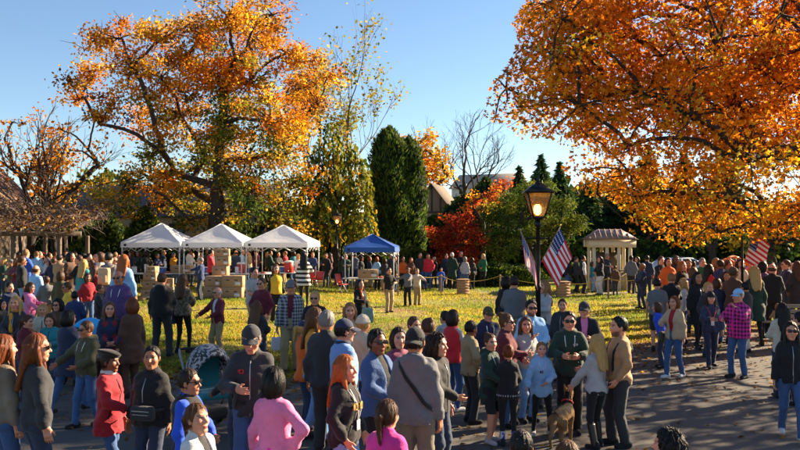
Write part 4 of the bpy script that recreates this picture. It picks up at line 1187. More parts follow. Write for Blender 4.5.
# ------------------------------------------------------------------ lamps and flags
IRON = mat_plain('black_iron', (0.012, 0.012, 0.013), 0.4, 0.6, 0.2)
AMBER = NT('lantern_glass', 0.15); AMBER.base((0.9, 0.62, 0.28)); AMBER.b.inputs['Transmission Weight'].default_value = 0.85; AMBER.b.inputs['IOR'].default_value = 1.1; AMBER = AMBER.m
BULB = NT('lit_bulb', 0.4); BULB.base((1, 0.8, 0.5)); BULB.b.inputs['Emission Color'].default_value = (1, 0.62, 0.25, 1); BULB.b.inputs['Emission Strength'].default_value = 4.0; BULB = BULB.m
def street_lamp(label, x, d, top_z, s=1.0, arm=True):
    X, Y, z = wpt(x, d); root = empty('street_lamp', (X, Y, z)); tag(root, label, 'street lamp'); H = top_z - z
    hl = H - 0.80 * s                                       # underside of the lantern
    MB().lathe([(0.17 * s, 0), (0.17 * s, 0.08), (0.13 * s, 0.12), (0.12 * s, 0.42), (0.09 * s, 0.5), (0.075 * s, 0.62), (0.055 * s, 0.7)], n=16).build('lamp_base', IRON, root, True)
    MB().lathe([(0.05 * s, 0.68), (0.045 * s, hl * 0.6), (0.062 * s, hl * 0.6 + 0.02), (0.062 * s, hl * 0.6 + 0.06), (0.042 * s, hl * 0.6 + 0.08), (0.036 * s, hl - 0.12), (0.06 * s, hl - 0.1), (0.06 * s, hl - 0.05), (0.04 * s, hl)], n=14).build('pole', IRON, root, True)
    if arm: MB().tube([(-0.2 * s, 0, hl - 0.32), (0.2 * s, 0, hl - 0.32)], 0.014, 8).lathe([(0.025, -0.025), (0.025, 0.025)], (-0.2 * s, 0, hl - 0.32), 8).lathe([(0.025, -0.025), (0.025, 0.025)], (0.2 * s, 0, hl - 0.32), 8).build('ladder_bar', IRON, root)
    b0, b1, zb, zt = 0.10 * s, 0.22 * s, hl + 0.06 * s, hl + 0.50 * s
    MB().lathe([(0.04 * s, 0), (0.11 * s, 0.03 * s), (0.12 * s, 0.06 * s)], (0, 0, hl), 12).build('lantern_cup', IRON, root, True)
    lan = MB()
    cb = [(-b0, -b0), (b0, -b0), (b0, b0), (-b0, b0)]; ct = [(-b1, -b1), (b1, -b1), (b1, b1), (-b1, b1)]
    for i in range(4):
        lan.tube([(cb[i][0], cb[i][1], zb), (ct[i][0], ct[i][1], zt)], 0.014 * s, 5)
        j = (i + 1) % 4
        lan.tube([(cb[i][0], cb[i][1], zb), (cb[j][0], cb[j][1], zb)], 0.013 * s, 5); lan.tube([(ct[i][0], ct[i][1], zt), (ct[j][0], ct[j][1], zt)], 0.016 * s, 5)
    fr = lan.build('lantern_frame', IRON, root)
    for i in range(4):
        j = (i + 1) % 4; k = 0.985
        a, b, c, e = (cb[i][0] * k, cb[i][1] * k, zb), (cb[j][0] * k, cb[j][1] * k, zb), (ct[j][0] * k, ct[j][1] * k, zt), (ct[i][0] * k, ct[i][1] * k, zt)
        nrm = (Vector(b) - Vector(a)).cross(Vector(e) - Vector(a)).normalized() * 0.004
        vs = [Vector(q) for q in (a, b, c, e)]; vs += [q - nrm for q in vs]
        MB().add(vs, [[0, 1, 2, 3], [7, 6, 5, 4], [0, 4, 5, 1], [1, 5, 6, 2], [2, 6, 7, 3], [3, 7, 4, 0]]).build('pane', AMBER, fr)
    MB().lathe([(0.02 * s, 0), (0.05 * s, 0.04 * s), (0.055 * s, 0.12 * s), (0.03 * s, 0.17 * s)], (0, 0, zb + 0.06 * s), 12).build('bulb', BULB, root, True)
    o = 0.045 * s; e = b1 + o
    MB().add([(-e, -e, zt), (e, -e, zt), (e, e, zt), (-e, e, zt), (-0.07 * s, -0.07 * s, zt + 0.16 * s), (0.07 * s, -0.07 * s, zt + 0.16 * s), (0.07 * s, 0.07 * s, zt + 0.16 * s), (-0.07 * s, 0.07 * s, zt + 0.16 * s)],
             [[0, 1, 5, 4], [1, 2, 6, 5], [2, 3, 7, 6], [3, 0, 4, 7], [4, 5, 6, 7], [3, 2, 1, 0]]).build('lantern_roof', IRON, root)
    MB().lathe([(0.06 * s, 0), (0.05 * s, 0.03 * s), (0.02 * s, 0.05 * s), (0.03 * s, 0.09 * s), (0.02 * s, 0.12 * s), (0.004 * s, 0.17 * s)], (0, 0, zt + 0.16 * s), 10).build('finial', IRON, root, True)
    return root
LD = 14.0
lamp = street_lamp('black iron lamp post with lit amber lantern and two flags', 538, LD, px(538, 176, LD).z, 1.0)
street_lamp('distant black lamp post beside the drooping tree', 337, 41, px(337, 210, 41).z, 1.0, False)
L2D = 24.0
street_lamp('black lamp post in the crowd carrying one flag', 742, L2D, px(742, 206, L2D).z, 0.9, False)

FR, FW, FB = mat_fabric('#b01c2c'), mat_fabric('#e8e4e0'), mat_fabric('#1c2c66')
for _m in ():
    pass
def flag(label, foot, tip, fly, sway, seed, d_lab='flags on the lamp posts'):
    """cloth tied along the upper half of a slanted staff and hanging from it"""
    foot, tip, fly, sway = Vector(foot), Vector(tip), Vector(fly), Vector(sway)
    root = empty('flag', tuple(foot)); tag(root, label, 'flag', d_lab)
    sv = tip - foot
    MB().tube([(0, 0, 0), tuple(sv)], 0.010, 7).build('staff', mat_plain('varnished_wood', (0.33, 0.20, 0.09), 0.5), root, True)
    MB().lathe([(0.006, 0), (0.02, 0.015), (0.018, 0.035), (0.003, 0.05)], tuple(sv), 8).build('staff_tip', mat_plain('gold_paint', (0.5, 0.35, 0.1), 0.35, 0.7), root, True)
    nu, nv = 26, 36; u0 = 0.06
    def P(i, j, off=0.0):
        u, v = i / nu, j / nv
        q = sv * (0.985 - u * (1 - u0))
        rip = math.sin(u * 9.0 + v * 2.0 + seed) * 0.045 * (0.25 + v) + math.sin(u * 17 + seed * 2 + v) * 0.016 * v
        pinch = 1 - 0.10 * v
        c = sv * (0.985 - 0.5 * (1 - u0))
        q = c + (q - c) * pinch + fly * v + sway * (rip + off) + Vector((0, 0, -0.04 * math.sin(u * 6.0 + seed))) * v
        return tuple(q)
    V = [P(i, j) for i in range(nu + 1) for j in range(nv + 1)]; Fq = []; mi = []
    for i in range(nu):
        for j in range(nv):
            a = i * (nv + 1) + j; Fq.append([a, a + 1, a + nv + 2, a + nv + 1])
            mi.append(2 if (i < 14 and j < nv * 0.4) else ((i // 2) % 2))
    link('cloth', raw_mesh('cloth', V, Fq, True, None, [FR, FW, FB], mi), root)
    st = MB(); nrm = sway.normalized()
    for r in range(5):
        for c in range(6):
            ci, cj = 1.6 + r * 2.8, 1.4 + c * 2.3
            p = Vector(P(ci, cj)); pu = (Vector(P(ci + 1, cj)) - p).normalized(); pv = (Vector(P(ci, cj + 1)) - p).normalized(); nn = pu.cross(pv).normalized() * 0.006
            for sg in (-1, 1):
                ring = []
                for k in range(10):
                    a = math.pi * k / 5; rr = 0.017 if k % 2 == 0 else 0.008
                    ring.append(p + nn * sg + (pu * math.cos(a) + pv * math.sin(a)) * rr)
                st.add(ring, [list(range(10)) if sg > 0 else list(range(10))[::-1]])
    tag(st.build('star_field', FW, root), kind='stuff')
lx, ly = (538 - 400) / F_PX * LD, LD
zz = lambda y, d=LD: px(0, y, d).z
flag('flag of stars and stripes hanging straight from the left leaning staff of the lit lamp', (lx - 0.05, ly - 0.05, zz(264)), (px(519, 231, LD).x, ly - 0.18, zz(231)), (0.05, -0.05, -0.50), (0.15, 1.0, 0), 1.0)
flag('flag of stars and stripes swinging out from the right leaning staff of the lit lamp', (lx + 0.05, ly - 0.05, zz(262)), (px(558, 227, LD).x, ly - 0.18, zz(227)), (0.24, -0.06, -0.48), (0.4, 1.0, 0), 2.4)
lx2, ly2 = (742 - 400) / F_PX * L2D, L2D
flag('flag with mostly stripes showing on the lamp post in the crowd', (lx2 + 0.05, ly2 - 0.05, zz(262, L2D)), (px(750, 231, L2D).x, ly2 - 0.2, zz(231, L2D)), (0.52, -0.05, -0.38), (0.3, 1.0, 0), 3.4)

# ------------------------------------------------------------------ rope line, bins, crates, bench, car
ROPE = mat_plain('yellow_rope', (0.52, 0.36, 0.05), 0.9)
WOODC = mat_plain('crate_wood', (0.36, 0.22, 0.11), 0.85, bump=0.3)
PD = [(398, 36.5), (420, 37.0), (441, 37.6), (463, 37.4), (500, 37.5), (563, 35.5), (608, 35.0), (640, 34.5)]
PP = []
for i, (x, d) in enumerate(PD):
    X, Y, z = wpt(x, d); h = 0.95
    if x in (463, 563):
        root = empty('wooden_planter', (X, Y, z), R(8), 0.72); tag(root, 'square wooden planter box holding the rope, %s' % ('beside the red maple' if x == 463 else 'below the right flag'), 'planter', 'rope line boxes')
        for k in range(5):
            for sx, sy, w, dp in ((0, -0.33, 0.7, 0.03), (0, 0.33, 0.7, 0.03), (-0.335, 0, 0.03, 0.62), (0.335, 0, 0.03, 0.62)):
                MB().box((sx, sy, 0.1 + k * 0.185), (w, dp, 0.181)).build('board', WOODC, root)
        MB().box((0, 0, 0.99), (0.78, 0.78, 0.05), ch=0.01).build('rim', WOODC, root)
        h = 0.70
    else:
        root = empty('rope_post', (X, Y, z)); tag(root, 'thin wooden rope post ' + ['by the blue canopy leg', 'behind the visitors with outstretched arms', 'beside the child in blue', '', 'in front of the clipped hedge', '', 'in front of the kiosk', 'at the end of the rope by the lawn'][i], 'post', 'rope posts')
        MB().box((0, 0, h / 2), (0.07, 0.07, h), ch=0.01).build('stake', WOODC, root)
        MB().lathe([(0.05, h - 0.08), (0.05, h - 0.04)], n=8).build('rope_knot', ROPE, root)
    PP.append(Vector((X, Y, z + h - 0.06)))
for i in range(len(PP) - 1):
    a, b = PP[i], PP[i + 1]; L = (b - a).length
    pts = [a.lerp(b, k / 12) - Vector((0, 0, 4 * (k / 12) * (1 - k / 12) * (0.05 + 0.03 * L))) for k in range(13)]
    o = MB().tube(pts, 0.016, 5).build('barrier_rope', ROPE, None, True); tag(o, 'sagging yellow barrier rope strung ' + ['from the blue canopy leg', 'behind the visitors with outstretched arms', 'past the child in blue to the planter', 'from the planter to the hedge', 'along the footpath below the flags', 'from the planter to the kiosk front', 'from the kiosk to the lawn'][i], 'rope', 'barrier ropes')

def bench():
    X, Y, z = wpt(790, 21.5); root = empty('park_bench', (X, Y, z), R(-12)); tag(root, 'grey slatted park bench at the edge of the crowd', 'bench')
    wd = mat_plain('grey_slat', (0.27, 0.23, 0.19), 0.85)
    for k in range(4): MB().box((0, -0.2 + k * 0.12, 0.45), (1.7, 0.09, 0.03), ch=0.006).build('slat', wd, root)
    for k in range(3): MB().box((0, 0.26 + k * 0.03, 0.58 + k * 0.14), (1.7, 0.03, 0.1), ch=0.006).build('back_slat', wd, root)
    for s in (-1, 1):
        MB().tube([(s * 0.75, -0.22, 0), (s * 0.75, -0.24, 0.43)], 0.025, 6).build('leg', IRON, root)
        MB().tube([(s * 0.75, 0.2, 0), (s * 0.75, 0.24, 0.45), (s * 0.75, 0.36, 0.95)], 0.025, 6).build('leg', IRON, root)
bench()

def car():
    X, Y, z = wpt(676, 47); root = empty('parked_car', (X, Y, z), R(8)); tag(root, 'white parked car glimpsed behind the right hand crowd', 'car')
    paint = mat_plain('white_car_paint', (0.74, 0.74, 0.74), 0.25, 0.0, 0.03)
    prof = [(-2.2, 0.35), (-2.25, 0.7), (-2.1, 0.92), (-1.35, 1.0), (-0.75, 1.45), (0.7, 1.5), (1.55, 1.08), (2.15, 0.98), (2.25, 0.6), (2.2, 0.35)]
    V = []; 
    for s in (-1, 1):
        for (x, zc) in prof:
            V.append((x, s * (0.86 if zc < 1.05 else 0.66), zc))
    n = len(prof); Fc = [list(range(n)), list(range(n, 2 * n))[::-1]] + [[i, n + i, n + (i + 1) % n, (i + 1) % n] for i in range(n)]
    MB().add(V, Fc).build('body', paint, root)
    gl = mat_glass()
    for s in (-1, 1):
        MB().add([(-1.15, s * 0.845, 1.06), (-0.7, s * 0.70, 1.40), (-0.05, s * 0.69, 1.43), (-0.05, s * 0.85, 1.06)], [[0, 1, 2, 3]]).build('side_window', gl, root)
        MB().add([(0.05, s * 0.85, 1.06), (0.05, s * 0.69, 1.43), (0.65, s * 0.69, 1.44), (1.35, s * 0.845, 1.08)], [[0, 1, 2, 3]]).build('side_window', gl, root)
        for x in (-1.4, 1.4):
            w = MB(); w.tube([(x, s * 0.72, 0.33), (x, s * 0.89, 0.33)], 0.33, 18); wo = w.build('wheel', mat_plain('tyre', (0.02, 0.02, 0.02), 0.9), root)
            MB().tube([(x, s * 0.885, 0.33), (x, s * 0.9, 0.33)], 0.2, 14).build('rim', METAL_G, wo)
        MB().box((-2.22, s * 0.6, 0.72), (0.08, 0.3, 0.14), ch=0.02).build('headlight', TABLE_M, root); MB().box((2.22, s * 0.62, 0.78), (0.08, 0.26, 0.16), ch=0.02).build('tail_light', RED_P, root)
car()

def balloons():
    X, Y, z = wpt(737, 26.5)
    m = mat_plain('orange_balloon', (0.75, 0.20, 0.02), 0.3, 0, 0.08); rg = np.random.default_rng(4)
    root = empty('balloon_loops', (X, Y, z + 1.55)); tag(root, 'orange twisted balloon loops held above the right hand crowd', 'balloon')
    for k in range(4):
        c = np.array([-0.35 + 0.22 * k, 0, 0.28 + 0.1 * math.sin(k * 2)]); a0 = k * 0.8; r = 0.24
        pts = [tuple(c + np.array([math.cos(a0 + t) * r * 1.25, 0.1 * math.sin(t * 2 + k), math.sin(a0 + t) * r * 0.8])) for t in np.linspace(0, 6.28, 22)]
        MB().tube(pts, 0.045, 7).build('loop', m, root, True)
    MB().tube([(0, 0, 0.1), (0.02, 0, -0.6)], 0.01, 5).build('stick', TABLE_M, root)
balloons()
# ------------------------------------------------------------------ people
SKINS = {'fair': '#d9a184', 'light': '#cf9475', 'tan': '#b57a58', 'brown': '#7d4f36', 'dark': '#4b2d20'}
HAIRC = {'black': '#14100e', 'darkbrown': '#2a1a12', 'brown': '#4a2e1c', 'auburn': '#6a3518', 'chestnut': '#5a3a20', 'blonde': '#b08a50', 'lightbrown': '#85603a', 'grey': '#77726c', 'white': '#b8b4ae', 'ginger': '#94501f'}
CLOTH = {'black': '#131316', 'charcoal': '#2c2d31', 'grey': '#66676b', 'lightgrey': '#a5a4a4', 'navy': '#18213a', 'darkblue': '#1d2c52', 'blue': '#23489a', 'royal': '#1843b0', 'denim': '#2f4d78', 'lightdenim': '#6286b4', 'darkdenim': '#1e2c44',
         'skyblue': '#7ba3cf', 'teal': '#1d6a72', 'green': '#1f5a38', 'darkgreen': '#122c22', 'olive': '#3d3a22', 'red': '#b3202a', 'darkred': '#8a1522', 'maroon': '#571622', 'pink': '#c2678f', 'hotpink': '#d32a7c', 'purple': '#46305c', 'mauve': '#6a3048',
         'mustard': '#b8791c', 'yellow': '#c99a25', 'orange': '#c2581a', 'brown': '#4a3020', 'taupe': '#76695a', 'beige': '#a98c6c', 'camel': '#94704c', 'tan': '#8a7050', 'khaki': '#8c7a58', 'cream': '#c9bca4', 'white': '#cfcdca', 'magenta': '#c81d86'}
CN = {'lightgrey': 'light grey', 'darkblue': 'dark blue', 'royal': 'royal blue', 'denim': 'blue denim', 'lightdenim': 'pale denim', 'darkdenim': 'dark denim', 'skyblue': 'sky blue', 'darkgreen': 'dark green', 'darkred': 'deep red', 'hotpink': 'hot pink', 'darkbrown': 'dark brown', 'lightbrown': 'light brown'}
nm = lambda c: CN.get(c, c)

ARMS = {   # wrist target for the right arm (x mirrored for the left), elbow pole
    'down': ((0.25, 0.04, 0.83), (0.5, -0.8, 0)), 'loose': ((0.29, 0.10, 0.86), (0.6, -0.8, 0)), 'back': ((0.22, -0.14, 0.88), (0.7, -0.7, 0)),
    'front': ((0.05, 0.26, 1.04), (0.9, -0.4, -0.3)), 'hold': ((0.10, 0.33, 1.16), (0.7, -0.2, -0.7)), 'high': ((0.09, 0.28, 1.32), (0.7, 0.1, -0.8)),
    'hip': ((0.19, 0.04, 1.00), (1.0, -0.35, 0.1)), 'pocket': ((0.20, 0.11, 0.93), (0.7, -0.8, 0)), 'chin': ((0.05, 0.20, 1.40), (0.6, 0.3, -0.8)),
    'reach': ((0.22, 0.50, 1.22), (0.5, -0.2, -0.8)), 'side': ((0.62, 0.16, 1.28), (0.2, -0.4, -0.8)), 'gest': ((0.34, 0.32, 1.06), (0.6, -0.6, -0.4)), 'cross': ((-0.06, 0.24, 1.17), (0.9, 0.1, -0.5)),
    'push': ((0.17, 0.46, 1.0), (0.5, -0.6, -0.4)), 'leash': ((0.24, 0.30, 0.92), (0.5, -0.8, -0.2)), 'kid': ((0.33, 0.2, 0.85), (0.6, -0.6, 0))}
LEGS = {'stand': ((0.10, 0.0, 0.085), (-0.10, 0.01, 0.085)), 'easy': ((0.12, 0.06, 0.085), (-0.10, -0.05, 0.085)), 'wide': ((0.16, 0.02, 0.085), (-0.16, 0.0, 0.085)),
        'walk': ((0.08, 0.30, 0.10), (-0.08, -0.30, 0.13)), 'stepl': ((0.08, -0.24, 0.12), (-0.08, 0.26, 0.095)), 'step': ((0.09, 0.16, 0.085), (-0.09, -0.16, 0.10))}
def ik(a, c, l1, l2, pole):
    a, c, pole = (np.array(v, float) for v in (a, c, pole))
    v = c - a; d = np.linalg.norm(v); mx = (l1 + l2) * 0.995
    if d > mx: c = a + v / d * mx; v = c - a; d = mx
    u = v / d; x = (l1 * l1 - l2 * l2 + d * d) / (2 * d); h = math.sqrt(max(l1 * l1 - x * x, 1e-6))
    p = pole - pole.dot(u) * u; p /= np.linalg.norm(p) + 1e-9
    return a + u * x + p * h, c

TZ = np.array([0.40, 0.60, 0.80, 0.88, 0.95, 1.05, 1.15, 1.25, 1.35, 1.41, 1.455, 1.50])
TRX = {'m': [0.185, 0.185, 0.178, 0.176, 0.170, 0.163, 0.168, 0.184, 0.186, 0.160, 0.095, 0.064], 'f': [0.20, 0.195, 0.185, 0.183, 0.170, 0.146, 0.146, 0.160, 0.164, 0.142, 0.082, 0.056]}
TRY = {'m': [0.135, 0.13, 0.125, 0.128, 0.122, 0.115, 0.118, 0.126, 0.118, 0.096, 0.072, 0.060], 'f': [0.145, 0.14, 0.13, 0.132, 0.120, 0.104, 0.112, 0.128, 0.112, 0.088, 0.066, 0.055]}
TCY = {'m': [0, 0, -0.01, -0.01, 0, 0.005, 0.005, 0.005, -0.01, -0.02, -0.025, -0.02], 'f': [0, 0, -0.015, -0.015, 0, 0.005, 0.012, 0.018, -0.005, -0.02, -0.025, -0.02]}

class Fig:
    """one posed figure at a canonical height of 1.72 m, facing +y"""
    def __init__(s, sex='m', build=1.0, arms=('down', 'down'), legs='stand', head=(0, 0), lean=0.0, res=0.016, hres=0.0065, skin='light', hairc='brown', seed=0, beard=False, bald=False):
        s.sex, s.build, s.res, s.hres, s.lean = sex, build, res, hres, lean
        s.rg = np.random.default_rng(seed); s.ph = s.rg.uniform(0, 6.28, 8); s.skin, s.hairc, s.beard, s.bald = skin, hairc, beard, bald
        s.hip = np.array([0, 0, 0.92])
        sx = (0.162 if sex == 'm' else 0.139) * (0.75 + 0.25 * build)
        s.sh = [np.array([k * sx, s.cy(1.40), 1.405]) for k in (1, -1)]
        s.el, s.wr = [], []
        for i, k in enumerate((1, -1)):
            w, pole = ARMS[arms[i]]
            w = np.array(w) * [k, 1, 1]; w = w + [k * 0.04 * (build - 1) * 3, s.cy(w[2]), 0]
            e, w = ik(s.sh[i], w, 0.285, 0.25, np.array(pole) * [k, 1, 1])
            s.el.append(e); s.wr.append(w)
        s.hp = [np.array([k * 0.092, 0, 0.90]) for k in (1, -1)]
        s.kn, s.an = [], []
        for i in range(2):
            t = np.array(LEGS[legs][i]); k, a = ik(s.hp[i], t, 0.425, 0.405, (t[0] * 0.6, 1.0, 0)); s.kn.append(k); s.an.append(a)
        yaw, pitch = math.radians(-head[0]), math.radians(head[1])
        cyw, syw, cp, sp = math.cos(yaw), math.sin(yaw), math.cos(pitch), math.sin(pitch)
        Rz = np.array([[cyw, -syw, 0], [syw, cyw, 0], [0, 0, 1]]); Rx = np.array([[1, 0, 0], [0, cp, -sp], [0, sp, cp]])
        s.HR = Rz @ Rx; s.piv = np.array([0, s.cy(1.47) - 0.01, 1.49]); s.HC = s.piv + s.HR @ np.array([0, 0.02, 0.125])
    def cy(s, z): return s.lean * (z - 0.92)
    HS = 1.10; covered = False
    def hl(s, P): return ((P - s.HC) @ s.HR) / s.HS         # to head space
    def hw(s, V): return (V * s.HS) @ s.HR.T + s.HC                 # from head space
    def wrinkle(s, P, amp):
        x, y, z = P[:, 0], P[:, 1], P[:, 2]; p = s.ph
        rd = lambda q: 1 - 2 * np.abs(np.sin(q))
        w = rd(15 * z + 3.5 * np.sin(6 * x + p[0]) + 5 * y + p[1] + 2 * np.sin(9 * z + 4 * y)) * 0.5 + rd(10 * (x + 1.1 * z) + 2.5 * np.sin(9 * y + p[2]) + p[3]) * 0.5 + rd(9 * (y - 1.3 * z) + 3 * np.sin(7 * x + p[4])) * 0.45 + np.sin(62 * z + 24 * x + 6 * np.sin(14 * x)) * 0.15
        return w * amp
        w = np.sin(34 * z + 7 * np.sin(6 * x + p[0]) + 9 * y + p[1]) * 0.5 + np.sin(21 * (x + 1.2 * z) + 4 * np.sin(10 * y + p[2]) + p[3]) * 0.5 + np.sin(17 * (y - 1.4 * z) + 5 * np.sin(7 * x + p[4])) * 0.45 + np.sin(62 * z + 24 * x + 6 * np.sin(14 * x)) * 0.2
        return w * amp
    def torso(s, P, puff=0.0, z0=0.80, z1=1.50, flare=0.0):
        z = P[:, 2]; b = 0.6 + 0.4 * s.build
        rx = np.interp(z, TZ, np.array(TRX[s.sex]) * (s.build if s.build > 1 else b)) + puff; ry = np.interp(z, TZ, np.array(TRY[s.sex]) * s.build) + puff
        if s.build > 1.08: ry = ry + 0.05 * (s.build - 1) * 3 * np.exp(-((z - 1.05) / 0.14) ** 2)
        k = flare * np.clip(0.95 - z, 0, 1); rx = rx + k; ry = ry + k
        cyz = np.interp(z, TZ, np.array(TCY[s.sex])) + s.lean * (z - 0.92)
        d = (np.sqrt((P[:, 0] / rx) ** 2 + ((P[:, 1] - cyz) / ry) ** 2) - 1) * np.minimum(rx, ry)
        return np.maximum(d, np.maximum(z0 - z, z - z1))
    def surf(s, th, z, off=0.01, puff=0.02):
        """point on the clothed torso at angle th (0 = front, 90 = right side)"""
        b = 0.6 + 0.4 * s.build
        rx = np.interp(z, TZ, np.array(TRX[s.sex]) * (s.build if s.build > 1 else b)) + puff + off; ry = np.interp(z, TZ, np.array(TRY[s.sex]) * s.build) + puff + off
        if s.build > 1.08: ry += 0.05 * (s.build - 1) * 3 * math.exp(-((z - 1.05) / 0.14) ** 2)
        t = math.radians(th)
        return (math.sin(t) * rx, math.cos(t) * ry + np.interp(z, TZ, np.array(TCY[s.sex])) + s.lean * (z - 0.92), z)
    # ---- garments
    def top(s, kind='jacket', hem=0.86, puff=0.022, sleeve=1.0, collar='collar', opening=0.0, flare=0.0, sl_r=1.0, wr=0.0085):
        arm_r = (0.056, 0.046, 0.038) if s.sex == 'm' else (0.048, 0.040, 0.033)
        ar = [(a * (0.7 + 0.3 * s.build) + puff * 0.75) * sl_r for a in arm_r]
        ribbed = kind in ('hoodie', 'sweater', 'longhoodie')
        def f(P):
            zz = P[:, 2] - hem
            pf = puff + (0.012 * np.exp(-((zz - 0.10) / 0.05) ** 2) - 0.009 * (zz < 0.05) if ribbed else 0.0)
            d = s.torso(P, pf, hem, 1.48, flare)
            for i, k in enumerate((1, -1)):
                if sleeve <= 0: break
                u = rcone(P, s.sh[i] + [-k * 0.02, 0, -0.012], s.el[i], ar[0] * 1.08, ar[1])
                if sleeve > 0.5:
                    t = (sleeve - 0.5) * 2; end = s.el[i] + (s.wr[i] - s.el[i]) * t
                    fa = s.wr[i] - s.el[i]; fa = fa / np.linalg.norm(fa)
                    l = rcone(P, s.el[i], end + fa * 0.03, ar[1], ar[1] + (ar[2] - ar[1]) * t)
                    al = (P - end) @ fa
                    if ribbed: l = l + 0.006 * (al > -0.045) - 0.006 * np.exp(-((al + 0.08) / 0.03) ** 2)
                    l = np.maximum(l, al)
                    u = smin(u, l, 0.03)
                else:
                    fa = s.el[i] - s.sh[i]; fa = fa / np.linalg.norm(fa); end = s.sh[i] + (s.el[i] - s.sh[i]) * sleeve * 2
                    u = np.maximum(u, ((P - end) @ fa))
                d = smin(d, u, 0.035)
            am = 0.65 + 0.9 * np.exp(-((P[:, 2] - 1.03) / 0.08) ** 2) + 0.5 * np.exp(-((P[:, 2] - hem - 0.08) / 0.07) ** 2)
            if sleeve > 0.5:
                for i in range(2): am = am + 1.1 * np.exp(-(((P - s.el[i]) ** 2).sum(1)) / 0.012) + 0.8 * np.exp(-(((P - s.sh[i] + [0, 0, 0.09]) ** 2).sum(1)) / 0.008)
            th = np.arctan2(P[:, 0], P[:, 1])
            d = d + s.wrinkle(P, wr) * am + 0.004 * np.sin(th * 7 + s.ph[5] + 3 * np.sin(4 * P[:, 2])) * np.exp(-((P[:, 2] - hem) / 0.22) ** 2)
            nc = np.array([0, s.cy(1.48) - 0.018, 1.488])
            if collar in ('collar', 'hood', 'crew'):
                q = P - nc; rr = np.sqrt(q[:, 0] ** 2 + (q[:, 1] * 1.05) ** 2)
                tr = 0.018 if collar != 'crew' else 0.012
                ring = np.sqrt((rr - 0.062) ** 2 + ((q[:, 2] - 0.008 + 0.25 * q[:, 1]) / 1.35) ** 2) - tr
                d = smin(d, ring, 0.02)
            if collar == 'hood':
                h = ellip(P, nc + [0, -0.085, -0.03], (0.125, 0.062, 0.085))
                h = smax(h, -ellip(P, nc + [0, -0.055, 0.045], (0.085, 0.05, 0.06)), 0.02)
                d = smin(d, h, 0.03)
            if opening > 0:
                w = opening * (0.35 + 0.65 * np.clip((P[:, 2] - hem) / 0.6, 0, 1))
                d = np.maximum(d, -np.maximum(np.abs(P[:, 0]) - w, -(P[:, 1] - s.lean * (P[:, 2] - 0.92) - 0.02)))
            return d
        pts = np.array(s.sh + (s.el + s.wr if sleeve > 0.5 else s.el) + [np.array([0.22 * s.build, 0.16 * s.build, 1.55]), np.array([-0.22 * s.build, -0.20 * s.build, hem])])
        if flare: pts = np.vstack([pts, [[0.3, 0.26, hem], [-0.3, -0.26, hem]]])
        return nets(f, pts.min(0) - 0.09, pts.max(0) + 0.09, s.res)
    def inner(s, hem=0.9, puff=0.003):
        return nets(lambda P: s.torso(P, puff, hem, 1.49), (-0.24 * s.build, -0.22, hem), (0.24 * s.build, 0.24 * s.build + max(0, s.lean), 1.5), max(s.res, 0.018))
    def bottom(s, kind='jeans', end=0.06, puff=0.014, ztop=1.04):
        r = (0.098, 0.062, 0.052) if kind == 'jeans' else ((0.094, 0.054, 0.036) if kind == 'leggings' else (0.104, 0.075, 0.068))
        b = 0.75 + 0.25 * s.build
        def f(P):
            d = s.torso(P, puff * 0.6, 0.84, 1.04)
            z = P[:, 2]
            for i in range(2):
                u = rcone(P, s.hp[i], s.kn[i], r[0] * b, r[1] * b); l = rcone(P, s.kn[i], s.an[i] + [0, 0, -0.02], r[1] * b, r[2] * b)
                u = smin(u, l, 0.03)
                d = smin(d, u, 0.022)
            am = 0.003 + 0.005 * (np.exp(-((z - 0.5) / 0.09) ** 2) + np.exp(-((z - 0.12) / 0.10) ** 2)) + 0.003 * np.exp(-((z - 0.86) / 0.07) ** 2)
            if kind == 'leggings': am = am * 0.35
            d = d + s.wrinkle(P * [1, 1, 1.3], 1.0) * am
            return np.maximum(np.maximum(d, end - z), z - ztop)
        pts = np.array(s.hp + s.kn + s.an)
        return nets(f, pts.min(0) - [0.17 * s.build, 0.17 * s.build, 0] , np.array([max(pts[:, 0].max() + 0.14, 0.2 * s.build), max(pts[:, 1].max() + 0.12, 0.17 * s.build), ztop + 0.01]), s.res)
    def skirt(s, z0=0.55, z1=1.04, puff=0.012, flare=0.12):
        return nets(lambda P: s.torso(P, puff, z0, z1, flare) + s.wrinkle(P * [1.2, 1.2, 0.2], 0.006), (-0.34, -0.3, z0), (0.34, 0.3, z1), s.res)
    def shoe(s, i, big=1.0):
        a = s.an[i]; lift = a[2] - 0.085; k = 0.12 if i == 0 else -0.12
        def f(P):
            q = P - [a[0], a[1], lift]
            x = q[:, 0] - k * q[:, 1] * 1.2
            Q = np.stack([x, q[:, 1], q[:, 2]], 1)
            d = rcone(Q, (0, -0.045, 0.048), (0, 0.135, 0.034), 0.046 * big, 0.042 * big)
            d = smin(d, rcone(Q, (0, -0.035, 0.05), (0, -0.02, 0.115), 0.044, 0.040), 0.03)
            return np.maximum(d, 0.003 - Q[:, 2])
        return nets(f, (a[0] - 0.09, a[1] - 0.12, lift - 0.005), (a[0] + 0.09, a[1] + 0.22, lift + 0.15), s.res * 0.85)
    # ---- body: head, neck, arms with hands, legs
    def head_sdf(s, Q):
        d = ellip(Q, (0, -0.008, 0.025), (0.076, 0.095, 0.100))
        jaw = ellip(Q, (0, 0.018, -0.042), (0.060, 0.070, 0.080)); d = smin(d, jaw, 0.035)
        d = smin(d, rcone(Q, (-0.012, 0.068, -0.100), (0.012, 0.068, -0.100), 0.018, 0.018), 0.025)
        for k in (1, -1):
            d = smin(d, ellip(Q, (k * 0.040, 0.060, -0.025), (0.026, 0.022, 0.024)), 0.02)
            d = smax(d, -ellip(Q, (k * 0.031, 0.096, 0.010), (0.019, 0.014, 0.012)), 0.012)
            d = smin(d, ellip(Q, (k * 0.078, -0.008, -0.002), (0.012, 0.022, 0.032)), 0.008)
